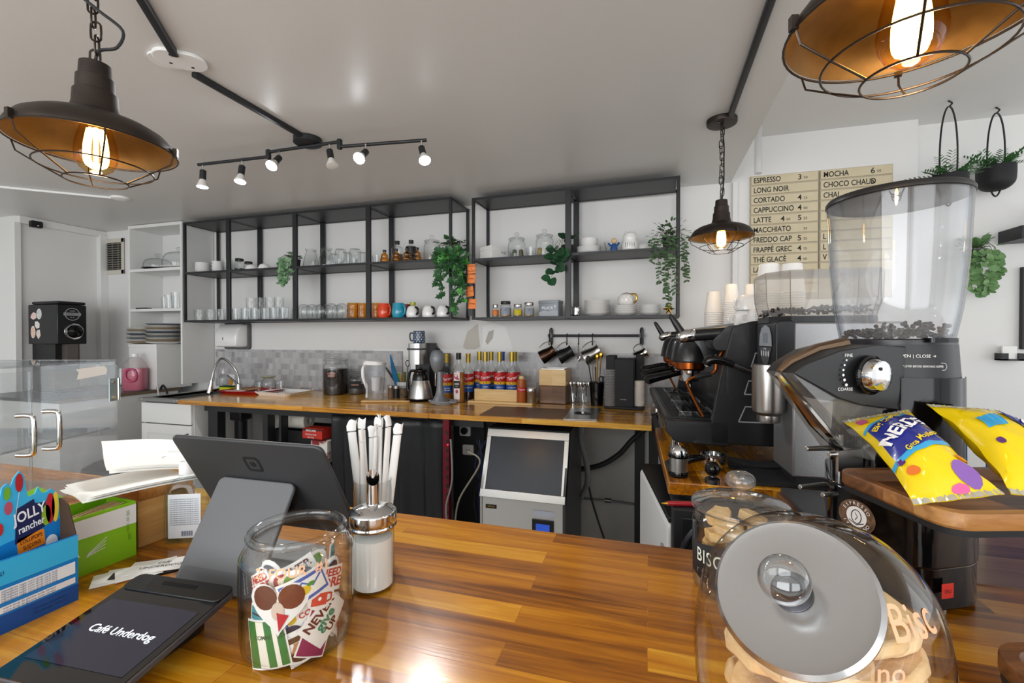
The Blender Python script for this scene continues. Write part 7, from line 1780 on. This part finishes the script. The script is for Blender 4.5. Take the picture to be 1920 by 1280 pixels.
# ice machine
xa, xb = at(900, 950, y=2.20).x, at(1060, 950, y=2.20).x; wi = xb - xa
im = thing('ice_machine', 'stainless steel ice machine with slanted dark door', 'ice machine', ((xa + xb) / 2, 2.2, 0), R(0))
h0 = .52; h1 = .845
G().prism([(0, .06), (0, h0), (.0, h0 + .02), (.13, h1), (.55, h1), (.55, .06)], -wi / 2, -wi / 2 + .012, Matrix(((0, 0, 1, 0), (1, 0, 0, 0), (0, 1, 0, 0), (0, 0, 0, 1)))).build('side_panel', m_steel, im)
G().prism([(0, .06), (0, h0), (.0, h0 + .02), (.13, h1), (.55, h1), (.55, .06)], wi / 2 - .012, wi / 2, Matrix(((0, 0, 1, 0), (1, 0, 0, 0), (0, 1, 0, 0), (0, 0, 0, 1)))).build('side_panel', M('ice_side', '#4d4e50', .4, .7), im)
G().bb(-wi / 2 + .012, wi / 2 - .012, .003, .5, .06, h0).build('lower_front', M('ice_steel', '#d6d6d4', .42, .9, bump=(90, .05, .001, (1, 1, .02))), im, bevel=.002)
sl_m = frame((0, .0, h0), (1, 0, 0), (0, .13, h1 - h0)); Ls = math.hypot(.13, h1 - h0)
g = G(); g.m = sl_m
g.bb(-wi / 2, -wi / 2 + .025, 0, Ls, -.03, .004).bb(wi / 2 - .025, wi / 2, 0, Ls, -.03, .004).bb(-wi / 2, wi / 2, Ls - .045, Ls, -.03, .006).bb(-wi / 2, wi / 2, -.005, .035, -.02, .012); g.build('door_frame', m_steel, im, bevel=.002)
g = G(); g.m = sl_m; g.bb(-wi / 2 + .026, wi / 2 - .026, .036, Ls - .046, -.02, .001); g.build('door', M('ice_door', '#2b3038', .22, .1), im)
G().bb(-wi / 2 + .005, wi / 2 - .005, .12, .55, h1 - .002, h1 + .006).build('top', m_blackm, im)
ff_ = frame((0, .0022, 0), (1, 0, 0), (0, 0, 1))
G().decal(rc(.06, .165, .445, .475), ff_, .0006).build('info_label', M('label_pale', '#c6cbdc', .5), im)
G().bb(.055, .165, -.004, .002, .335, .43).build('control_panel', m_blackp, im, bevel=.002)
sc = G().decal(rc(.075, .145, .355, .41), frame((0, -.0042, 0), (1, 0, 0), (0, 0, 1)), .0004).build('control_screen', M('screen_blue', '#18337a', .2, emit='#2a55c8', es=.6), im)
bd = G().decal(rc(-wi / 2 + .03, -wi / 2 + .09, .458, .478), ff_, .0006).build('brand_badge', M('print_black'), im)
g = G(); g.text('VEVOR', .012, ff_ @ Matrix.Translation((-wi / 2 + .06, .468, .001)), bold=.01); g.build('badge_lettering', m_brass, bd)
for s in (-1, 1): G().cyl((s * (wi / 2 - .03), .08, 0), (s * (wi / 2 - .03), .08, .06), .015).build('foot', m_blackp, im)

# pipes and hoses on the concrete
def hose(label, pts, r, m, name='drain_hose'):
    o = V(pts[0]); t = thing(name, label, 'hose', o); G().tube(smooth([V(p) - o for p in pts], 8), r, 10).build('hose', m, t); return t
yy = 2.90
hose('thick black hose curving from the ice machine up towards the machine counter', [at(1085, 880, y=2.82), at(1125, 872, y=2.82), at(1160, 852, y=2.82), at(1185, 825, y=2.82), at(1215, 800, y=2.84)], .016, m_rubber)
hose('grey corrugated drain hose hanging beside the ice machine', [at(1089, 800, y=2.6), at(1090, 830, y=2.58), at(1100, 870, y=2.58), at(1101, 905, y=2.58), at(1090, 930, y=2.6)], .016, M('hose_grey', '#5d5f60', .5))
hose('thin black cable dropping in front of the concrete wall', [at(1100, 890, y=2.85), at(1108, 930, y=2.85), at(1118, 965, y=2.85), at(1133, 1010, y=2.85)], .006, m_rubber, 'hanging_cable')
pv = hose('thin grey water pipe with a valve on the concrete wall', [at(1075, 932, y=2.92), at(1130, 937, y=2.92), at(1165, 941, y=2.92), at(1196, 946, y=2.92)], .007, M('pipe_grey', '#77797b', .4, .6), 'water_pipe')
q = at(1140, 938, y=2.92) - V(pv.location); G().cyl(q - V((.02, 0, 0)), q + V((.02, 0, 0)), .014).build('valve', m_dsteel, pv)
w_ = thing('small_tap', 'small grey valve fitting above the drain hose', 'valve', at(1091, 800, y=2.6)); G().cyl((0, 0, -.03), (0, 0, .0), .014).cyl((0, 0, 0), (0, 0, .025), .009).build('fitting', m_dsteel, w_)

# left end under the counter
sc_ = thing('sink_cabinet', 'white shaker base cabinet under the sink', 'cabinet', (-3.32, 2.245, 0))
wsc = .455
G().bb(0, .018, .021, .6, .08, .895).bb(wsc - .018, wsc, .021, .6, .08, .895).bb(.018, wsc - .018, .021, .6, .08, .1).bb(0, wsc, .06, .6, .02, .08).build('cabinet_body', m_white, sc_)
dr_ = G().bb(.004, wsc - .004, 0, .02, .76, .894).build('drawer_front', m_white, sc_, bevel=.002)
g = G().bb(.004, wsc - .004, .006, .02, .09, .752); g.bb(.004, .06, 0, .006, .09, .752).bb(wsc - .06, wsc - .004, 0, .006, .09, .752).bb(.06, wsc - .06, 0, .006, .69, .752).bb(.06, wsc - .06, 0, .006, .09, .15)
do_ = g.build('door', m_white, sc_, bevel=.0015)
G().tube([(wsc - .03, 0, .70), (wsc - .03, -.028, .70), (wsc - .03, -.028, .59), (wsc - .03, 0, .59)], .005, 8).build('handle', m_blackp, do_)
G().bb(-.0, .001, 0, .01, 0, .001)
pl = thing('black_plumbing', 'black pipe trap hanging beneath the left end of the counter', 'pipe', (at(452, 820, y=2.5).x, 2.5, .5))
G().bb(-.05, .05, -.05, .05, .26, .36).build('valve_block', m_blackp, pl, bevel=.01); G().cyl((0, 0, -.3), (0, 0, .26), .04).build('pipe', m_blackp, pl); G().cyl((-.03, 0, .36), (-.03, 0, .39), .02).build('inlet', m_blackp, pl)
wpn = thing('white_board', 'white board panel behind the black counter legs', 'panel', (at(530, 850, y=2.6).x - .35, 2.72, 0)); G().bb(-.04, .25, 0, .02, .03, .86).build('board', M('board_grey', '#a9a7a4', .6), wpn)
crx = thing('black_crate', 'black plastic crate under the counter holding a paper roll', 'crate', (at(575, 850, y=2.5).x, 2.52, .36)); 
G().bb(-.17, .17, -.14, .14, 0, .01).bb(-.17, .17, -.14, -.13, .01, .38).bb(-.17, .17, .13, .14, .01, .38).bb(-.17, -.16, -.13, .13, .01, .38).bb(.16, .17, -.13, .13, .01, .38).build('crate_body', m_blackm, crx, bevel=.003)
G().bb(-.17, .17, -.14, .14, -.34, -.02).build('crate_lower', m_blackm, crx)
rlp = thing('paper_roll', 'white paper towel roll lying on top of the black crate', 'paper roll', (at(560, 790, y=2.48).x, 2.45, .36 + .435), 0)
g = G(); g.m = Matrix.Rotation(R(90), 4, 'Y') @ Matrix.Rotation(0, 4, 'Z'); g.lathe([(.02, -.11), (.052, -.11), (.054, -.1), (.054, .1), (.052, .11), (.02, .11), (.02, -.11)], n=32); g.build('roll', M('paper_towel', '#d9d5ca', .9), rlp)
rbx = thing('wrap_box', 'red cling wrap carton under the counter beside the curtain', 'carton', (at(596, 830, y=2.30).x, 2.30, .76), R(-4))
G().box((0, 0, 0), (.15, .09, .06)).build('carton', M('carton_red', '#b3281c', .5), rbx, bevel=.001); G().decal([(-.075, .016), (.075, .02), (.075, .03), (-.075, .03)], frame((0, -.0452, 0), (1, 0, 0), (0, 0, 1)), .0002).build('carton_band', M('carton_dark', '#3a1210', .5), rbx)
g = G(); g.text('KIRKLAND', .016, frame((-.01, -.0455, .018), (1, 0, 0), (0, 0, 1)), bold=.01); g.text('STRETCH-TITE', .013, frame((-.01, -.0455, -.006), (1, 0, 0), (0, 0, 1))); g.text('food wrap', .012, frame((-.01, -.0455, -.021), (1, 0, 0), (0, 0, 1))); g.build('carton_lettering', M('print_white'), rbx)
rb2 = thing('wrap_box', 'dark red and white carton under the cling wrap carton', 'carton', (at(606, 860, y=2.30).x, 2.31, .655), R(-2)); G().box((0, 0, 0), (.12, .09, .13)).build('carton', M('carton_maroon', '#8a2a2a', .5, var=('#d9d4cc', 14, .04)), rb2, bevel=.001)
cst = thing('carton_stand', 'dark shelf carrying the two cartons under the counter', 'shelf', (at(600, 850, y=2.30).x, 2.31, 0)); G().bb(-.12, .09, -.05, .06, .57, .589).bb(-.11, -.1, -.04, .05, 0, .57).bb(.07, .08, -.04, .05, 0, .57).build('shelf_frame', m_blackm, cst)
# ------------------------------------------------------------------ left alcove
scn = thing('side_counter', 'white fronted side counter with dark stone top along the left wall', 'counter', (0, 0, 0))
G().bb(-4.565, -3.70, 2.0, 2.79, 0.02, CT - .022).build('base', M('side_front', '#d3d2cf', .5), scn, bevel=.003)
G().bb(-4.568, -3.685, 1.985, 2.79, CT - .022, CT).build('worktop', M('stone_dark', '#2e2f33', .3, var=('#4a4b50', 60, .2)), scn, bevel=.002)
G().bb(-3.684, -3.682, 1.985, 2.79, CT - .02, CT - .001).build('edge_band', M('edge_brown', '#6f5a45', .5), scn)
bg = thing('bulk_grinder', 'black bulk coffee grinder with round logo on the left side counter', 'coffee grinder', (-4.338, 2.342, CT))
G().bb(-.165, .165, -.092, .092, .36, .655).build('hopper_body', m_blackp, bg, bevel=.006)
G().bb(-.13, .165, -.09, .09, .657, .68).build('lid', m_blackp, bg, bevel=.01)
G().bb(-.16, .10, -.07, .08, .012, .36).build('column', M('column_black', '#101012', .4), bg)
G().bb(-.17, .17, -.1, .1, 0, .012).build('base', m_blackp, bg)
FX = frame((.1655, 0, 0), (0, 1, 0), (0, 0, 1)); FYN = frame((0, -.0925, 0), (1, 0, 0), (0, 0, 1))
g = G(); g.strip([(.045 * cos(a) + .0, .585 + .045 * sin(a)) for a in [2 * pi * k / 36 for k in range(37)]], .004, FX, .0006); g.decal(rc(-.054, .054, .575, .595), FX, .0007); lgb = g.build('logo', M('logo_grey', '#b9b9bb', .5), bg)
g = G(); g.text('UNDERDOG', .018, FX @ Matrix.Translation((0, .585, .0012)), bold=.015); g.build('logo_lettering', M('print_black'), lgb)
g = G(); g.text('CAFÉ', .014, FX @ Matrix.Translation((0, .608, .0008))); g.text('★ ★', .012, FX @ Matrix.Translation((0, .56, .0008))); g.build('logo_small_lettering', M('logo_grey'), bg)
g = G(); g.m = Matrix.Translation((.166, .01, .455)) @ Matrix.Rotation(R(90), 4, 'Y'); g.lathe([(0, 0), (.062, 0), (.06, .004), (.05, .006), (0, .006)], n=40); dlp = g.build('dial_plate', m_chrome, bg)
g = G(); g.m = Matrix.Translation((.17, .01, .455)) @ Matrix.Rotation(R(90), 4, 'Y'); g.lathe([(0, 0), (.05, 0), (.046, .02), (.03, .03), (0, .034)], n=36); g.build('dial_knob', m_blackg, bg)
G().bb(.10, .16, -.03, .04, .2, .36).build('spout', M('spout_grey', '#6a6460', .4, .5), bg)
mg = [('#e0a090', -.1, .57, [(-.03, -.01), (0, -.024), (.03, -.012), (.026, .018), (0, .026), (-.02, .012)]), ('#9fb3bf', -.035, .585, ov(0, 0, .026, .036, 10)), ('#d9d9d9', -.055, .505, [(-.026, -.008), (-.006, -.026), (.02, -.02), (.022, .008), (.0, .024), (-.024, .02)]), ('#d98a5a', -.105, .45, ov(0, 0, .024, .042, 9)), ('#d3b6b0', -.045, .435, [(-.024, .0), (0, -.034), (.022, -.01), (.014, .03), (-.014, .024)])]
for k, (c, x, z, p) in enumerate(mg):
    t = thing('magnet', ('pinkish', 'pale blue', 'grey and white', 'orange', 'rose')[k] + ' cut out magnet on the black bulk grinder', 'magnet', V(bg.location) + V((x, -.0925, z)), 0)
    G().prism([(a * 1.12, b * 1.12) for a, b in p], .0, .0012, frame((0, 0, 0), (1, 0, 0), (0, 0, 1))).build('backing', M('sticker_white'), t); G().decal(p, frame((0, 0, 0), (1, 0, 0), (0, 0, 1)), .0016).build('print', M('magnet_' + c.strip('#'), c, .5, var=('#efe4da', 60)), t)
jg = thing('detergent_jug', 'clear jug of pink liquid with white cap on the side counter', 'jug', (-3.80, 2.53, CT), R(30))
jr = lambda w, d, z, x=0: [V((x + a, b, z)) for a, b in rrect(w, d, .035, 5)]
G().loft([jr(.14, .11, 0), jr(.15, .12, .01), jr(.15, .12, .16), jr(.13, .105, .21), jr(.07, .06, .255), jr(.04, .04, .262)], cap=False).build('jug_body', glass('jug_plastic', (.9, .87, .87), (.75, .68, .68), haze=.12), jg)
G().loft([jr(.135, .105, .004), jr(.142, .112, .012), jr(.142, .112, .158), jr(.136, .108, .172)]).build('liquid', M('detergent_pink', '#d1436c', .25), jg)
G().lathe([(0, .26), (.022, .26), (.022, .285), (0, .286)], n=24).build('cap', m_whitep, jg)
hg_ = G(); hg_.tube(smooth([(.0, -.064, .17), (.034, -.064, .15), (.034, -.064, .09), (.0, -.064, .075), (-.03, -.064, .1), (-.03, -.064, .15)], 5, True), .009, 10, True); hg_.build('grip_ring', M('detergent_dark', '#b8466c', .3), jg)
for k, x in enumerate((-3.98,)):
    v = tumbler('glass_vase', 'clear glass vase in the corner beside the bulk grinder', None, .045, .04, .16, m_glass); v.location = (-4.08, 2.62, CT)
ve = thing('vent_grille', 'beige louvred air vent on the left wall', 'vent', at(212, 481, y=2.795))
a_, b_ = at(190.5, 449, y=2.795), at(233.5, 512, y=2.795); wv, hv = b_.x - a_.x, a_.z - b_.z
G().bb(-wv / 2, wv / 2, -.008, 0, -hv / 2, -hv / 2 + .035).bb(-wv / 2, wv / 2, -.008, 0, hv / 2 - .035, hv / 2).bb(-wv / 2, -wv / 2 + .03, -.008, 0, -hv / 2, hv / 2).bb(wv / 2 - .03, wv / 2, -.008, 0, -hv / 2, hv / 2).build('frame', M('vent_beige', '#cfc9bd', .5), ve, bevel=.002)
G().bb(-wv / 2 + .03, wv / 2 - .03, -.002, 0, -hv / 2 + .03, hv / 2 - .03).build('backing', m_blackm, ve)
g = G()
for k in range(12): g.box((0, -.008, -hv / 2 + .045 + (hv - .09) * k / 11), (wv - .06, .016, .003), (R(35), 0, 0))
for k in range(3): g.box((-wv / 4 + wv / 4 * k, -.004, 0), (.004, .006, hv - .06))
g.build('louvres', M('vent_louvre', '#8f8a80', .5), ve)
sen = thing('motion_sensor', 'small black motion sensor high on the left wall', 'sensor', (-4.528, at(65, 421, x=-4.528).y, at(65, 421, x=-4.528).z))
G().rbox((.015, 0, 0), (.03, .07, .05), .01, axis='x').build('sensor_body', m_blackp, sen); G().ball((.031, .005, -.01), .006, 10).build('lens', m_chrome, sen)
# open white cabinet
cb2 = thing('open_cabinet', 'tall open white cabinet holding glass domes and plates', 'cabinet', (-4.11, 2.69, 0))
wcb = .59; Dc2 = .275
G().bb(wcb - .018, wcb, 0, Dc2, .965, 2.25).bb(0, .018, 0, Dc2, 1.3, 2.25).bb(.018, wcb - .018, .0, Dc2, 2.225, 2.25).bb(.018, wcb - .018, Dc2 - .008, Dc2, 1.3, 2.225).build('carcass', m_white, cb2, bevel=.001)
for z in (1.87, 1.545): G().bb(.018, wcb - .018, .0, Dc2 - .01, z, z + .022).build('shelf', m_white, cb2, bevel=.001)
X0 = -4.11
def dome(label, x, y, z, r, h, pm):
    t = thing('cake_dome', label, 'cake dome', (x, y, z))
    G().lathe([(0, .0), (r * .6, 0), (r * 1.1, .012), (r * 1.12, .016), (0, .014)], n=36).build('plate', pm, t)
    G().lathe(spr([(r, .017), (r, h * .5), (r * .8, h * .85), (r * .3, h), (.012, h + .003)], 4) + [(.01, h + .012), (.022, h + .024), (.018, h + .038), (0, h + .042)], n=36).build('dome', m_glass2, t)
dome('glass cake dome on a dark plate, left one in the white cabinet', X0 + .18, 2.80, 1.893, .10, .1, m_blackg); dome('larger glass cake dome on a white plate, right one in the white cabinet', X0 + .42, 2.80, 1.893, .115, .14, m_porc)
for k, (x, y, r, h) in enumerate(((.36, 2.76, .034, .11), (.44, 2.76, .04, .13), (.51, 2.78, .034, .12), (.28, 2.78, .022, .1), (.48, 2.84, .036, .13))):
    v = tumbler('glass_cup', 'clear glass on the middle shelf of the white cabinet', 'glasses in the white cabinet', r * .85, r, h); v.location = (X0 + x, y, 1.568)
pc_ = thing('label_card', 'white card with black print leaning behind the cabinet glasses', 'card', (X0 + .40, 2.93, 1.568)); G().box((0, 0, .09), (.11, .004, .18)).build('card', m_card, pc_); G().decal(rc(.01, .045, .1, .165), frame((0, -.0022, 0), (1, 0, 0), (0, 0, 1)), .0004).build('card_print', M('print_black'), pc_)
bt = tag(G().rbox((0, 0, .006), (.12, .05, .012), .006).build('black_tray', m_blackm), 'flat black item at the left of the middle cabinet shelf', 'tray'); bt.location = (X0 + .1, 2.74, 1.5675)
wbx2 = thing('storage_box', 'large white lidded box under the plates in the white cabinet', 'box', (-3.84, 2.75, CT)); G().bb(-.15, .15, -.14, .15, 0, .355).build('box_body', m_white, wbx2, bevel=.004); G().bb(-.153, .153, -.143, .152, .33, .357).build('box_lid', m_white, wbx2, bevel=.003)
tones = [M('glaze_cream', '#e2dccf', .25), M('glaze_slate', '#5b6472', .25), M('glaze_white', '#e8e6e1', .2), M('glaze_sand', '#a3937c', .3), M('glaze_white'), M('glaze_grey', '#7f868c', .25)]
nm_ = ['cream', 'slate blue', 'white', 'sand brown', 'white', 'grey']
def stack2(x, y, r, n, off, which):
    for k in range(n):
        i = (k + off) % 6
        o = G().lathe([(0, 0), (r * .55, 0), (r * .9, .01), (r, .019), (r * .97, .02), (r * .6, .008), (0, .006)], n=40).build('plate', tones[i])
        tag(o, '%s plate, %s from the bottom of the %s stack in the white cabinet' % (nm_[i], ('first', 'second', 'third', 'fourth', 'fifth', 'sixth', 'seventh', 'eighth', 'ninth', 'tenth')[k], which), 'plate'); o.location = (x + random.uniform(-.004, .004), y, CT + .358 + .0158 * k)
stack2(-3.955, 2.70, .115, 8, 3, 'left plate'); stack2(-3.725, 2.70, .125, 10, 2, 'right plate')
tb = thing('trash_bin', 'black lidded bin standing between the side counter and sink cabinet', 'bin', (-3.50, 2.16, 0), R(10))
G().loft([[V((x, y, z)) for x, y in rrect(w, w * .8, .05, 5)] for w, z in ((.2, 0), (.25, .42), (.26, .43), (.25, .46), (.15, .5))]).build('bin_body', m_blackp, tb)
for k, (pts, m_, r_, lab) in enumerate(((((-3.66, 2.62, CT + .004), (-3.60, 2.6, .96), (-3.55, 2.6, .85), (-3.52, 2.6, .5), (-3.53, 2.6, .2)), m_rubber, .008, 'black cable dropping down the gap by the sink cabinet'), (((-3.68, 2.6, CT + .004), (-3.65, 2.59, .95), (-3.62, 2.58, .8), (-3.6, 2.56, .65), (-3.5, 2.56, .5)), M('cable_white', '#d0cfcb', .5), .005, 'thin white cable beside the black one in the gap'))):
    o_ = V(pts[0]); t = thing('hanging_cable', lab, 'cable', o_); G().tube(smooth([V(p) - o_ for p in pts], 6), r_, 8).build('cable', m_, t)

# ------------------------------------------------------------------ menu board on the right
MY = 2.962
def menu_col(label, u0, u1, v0, rows, loc_y=MY):
    a, b = at(u0, v0, y=loc_y), at(u1, v0 - 10, y=loc_y)
    w = b.x - a.x; t = thing('menu_board', label, 'menu', (a.x, loc_y, 2.275), 0)
    G().bb(-.004, w + .004, -.004, .006, -.72, 0).build('back_board', M('board_tan', '#b9ae98', .7), t)
    for k, (s, p) in enumerate(rows):
        z = -.028 - .0575 * k
        st = G().bb(0, w, -.010, -.0045, z - .024, z + .024).build('menu_strip', M('menu_birch', '#d9cdb0', .6, var=('#c9bb98', 9, .4)), t, bevel=.001)
        f = frame((0, -.0103, z), (1, 0, 0), (0, 0, 1))
        g = G()
        if s: g.text(s, .043, f @ Matrix.Translation((.012, -.002, 0)), bold=.014, align='LEFT', sp=1.0, ex=.0006, sx=.76); g.build('menu_lettering', M('print_black'), st); g = G()
        for q, (big, sm) in enumerate(p):
            x = w - .06 - .085 * (len(p) - 1 - q); g.text(big, .042, f @ Matrix.Translation((x - .02, -.002, 0)), bold=.012, align='RIGHT', ex=.0006); g.text(sm, .02, f @ Matrix.Translation((x - .012, -.006, 0)), align='LEFT', ex=.0006)
        if p: g.build('menu_price', M('print_black'), st)
        else: g.b.free()
menu_col('left column of the birch menu board, from espresso to iced latte', 1408, 1533, 333, [('ESPRESSO', [('3', '50')]), ('LONG NOIR', []), ('CORTADO', [('4', '25')]), ('CAPPUCCINO', [('4', '50')]), ('LATTE', [('4', '50'), ('5', '25')]), ('MACCHIATO', [('', '25')]), ('FREDDO CAP', [('5', '25')]), ('FRAPPÉ GREC', [('4', '75')]), ('THÉ GLACÉ', [('4', '50')]), ('LAIT', []), ('', []), ('', [])])
menu_col('right column of the birch menu board, headed MOCHA', 1538, 1672, 322, [('MOCHA', [('6', '50')]), ('CHOCO CHAUD', [('5', '')]), ('CHAI', []), ('', []), ('', []), ('', []), ('L', []), ('L', []), ('V', []), ('', [])])
tu = thing('hanging_tube', 'clear plastic tube hanging in front of the menu board', 'tube', (at(1422, 250, y=2.72).x, 2.72, 2.503)); G().cyl((0, 0, -.29), (0, 0, 0), .018, n=20).build('tube', glass('tube_plastic', (.9, .9, .9), (.7, .7, .7), haze=.45), tu)
# wall plants, shelf, frame and card holder on the right hand wall
def ring_planter(label, u, v_top, v_pot, seed, y=2.93, hz=None):
    top = at(u, v_top, y=y); pot = at(u, v_pot, y=y); t = thing('hanging_planter', label, 'planter', pot)
    H = 2.504 - pot.z
    st = max(.2, H - .07)
    G().tube(smooth([(-.005, 0, H), (.012, 0, H - .015), (0, 0, H - .03)], 4), .004, 8).build('ceiling_hook', m_blackp, t)
    G().tube([(.036 * cos(a), 0, (H - .118) / 2 + (H + .06) / 2 * sin(a)) for a in [2 * pi * k / 40 for k in range(40)]], .0038, 8, True).build('ring', m_blackp, t)
    G().lathe(spr([(0, -.062), (.04, -.056), (.068, -.03), (.074, .01), (.074, .058)], 4) + [(.071, .058), (.068, .0), (0, -.03)], n=40).build('pot', m_blackm, t)
    r = random.Random(seed); g = G()
    for k in range(26):
        a = r.uniform(0, 6.28); e = r.uniform(.15, 1.1); d = V((cos(a) * cos(e), sin(a) * cos(e), sin(e))); p = V((.03 * cos(a), .03 * sin(a), .05)); L_ = r.uniform(.07, .14)
        for q in range(7):
            b = p + d * (L_ * (q + 1) / 7) + V((0, 0, -.03 * (q / 7) ** 2)); sd = d.cross(V((0, 0, 1))).normalized()
            for s in (-1, 1): g.leaf(b, sd * s + d * .7, V((0, 0, 1)), .045 * (1 - q / 12), .009, OVAL)
    g.build('fronds', m_palm, t, fix=False); return t
ring_planter('hanging black pot of palm leaves in a black ring, at the upper right', 1867, 215, 335, 3)
ring_planter('second hanging black pot of palm leaves partly behind the clear hopper', 1778, 225, 352, 4, 2.78)
plant('heart_vine', 'wall planter of round leaved trailing vine right of the clear hopper', at(1828, 490, y=2.99), (.05, .06), [(-.05, -.05, 9, 0), (-.02, -.06, 11, .001), (.03, -.06, 9, .001), (.06, -.04, 8, .002), (.0, -.07, 10, 0), (.07, -.02, 5, .004)], .036, .036, ROUND, [M('vine_green', '#4a7a42', .5, var=('#86a872', 30, .3))] * 2, 17, .026, 44)
ws = thing('floating_shelf', 'short black floating shelf on the right wall', 'shelf', at(1905, 446, y=3.058)); G().bb(-.075, .2, -.16, 0, -.03, .035).build('shelf_board', m_black, ws, bevel=.002)
plant('small_plant', 'small spiky plant on the black floating shelf', V(ws.location) + V((.09, -.08, .035)), (.03, .05), [], .07, .012, OVAL, [m_palm, m_palm], 5, tuft=30)
pf_ = thing('framed_picture', 'black framed picture cut off by the right edge', 'picture', at(1912, 578, y=3.055)); 
zf = (at(1912, 502, y=3.055).z - at(1912, 655, y=3.055).z) / 2
G().bb(0, .02, -.02, .002, -zf, zf).bb(.02, .4, -.02, .002, zf - .02, zf).bb(.02, .4, -.02, .002, -zf, -zf + .02).bb(.38, .4, -.02, .002, -zf, zf).build('frame', m_blackp, pf_); G().bb(.02, .38, -.008, .002, -zf + .02, zf - .02).build('sheet', m_card, pf_)
chd = thing('card_holder', 'small black wall holder with white cards on the right wall', 'card holder', at(1887, 668, y=3.058)); 
G().bb(-.05, .05, -.05, 0, -.02, -.012).bb(-.05, -.046, -.05, 0, -.02, .018).bb(.046, .05, -.05, 0, -.02, .018).bb(-.046, -.02, -.05, -.046, -.02, .018).bb(.02, .046, -.05, -.046, -.02, .018).build('holder', m_blackp, chd)
tag(G().bb(-.04, .02, -.04, -.03, -.011, .055).build('card_pack', m_card), 'pack of white cards standing in the black wall holder', 'cards').location = chd.location
# scuffs of missing paint on the back wall between shelf and tiles
for k, (c, pts) in enumerate((('#f2f1ef', [(905, 612), (925, 606), (948, 612), (957, 640), (962, 660), (900, 660), (905, 640)]), ('#c9c4ba', [(876, 622), (896, 606), (900, 650), (880, 660), (868, 650)]), ('#bdb9b0', [(916, 622), (926, 618), (924, 634), (914, 646), (910, 640)]), ('#f0efed', [(700, 655), (905, 655), (905, 668), (700, 668)]))):
    q = [at(u, v, y=2.969) for u, v in pts]; o = G().prism([(p.x, p.z) for p in q], 0, .0008 + .0003 * k, Matrix(((1, 0, 0, 0), (0, 0, -1, 2.9698), (0, 1, 0, 0), (0, 0, 0, 1)))).build('wall_back_patch', M('patch_' + c.strip('#'), c, .7)); o['kind'] = 'structure'
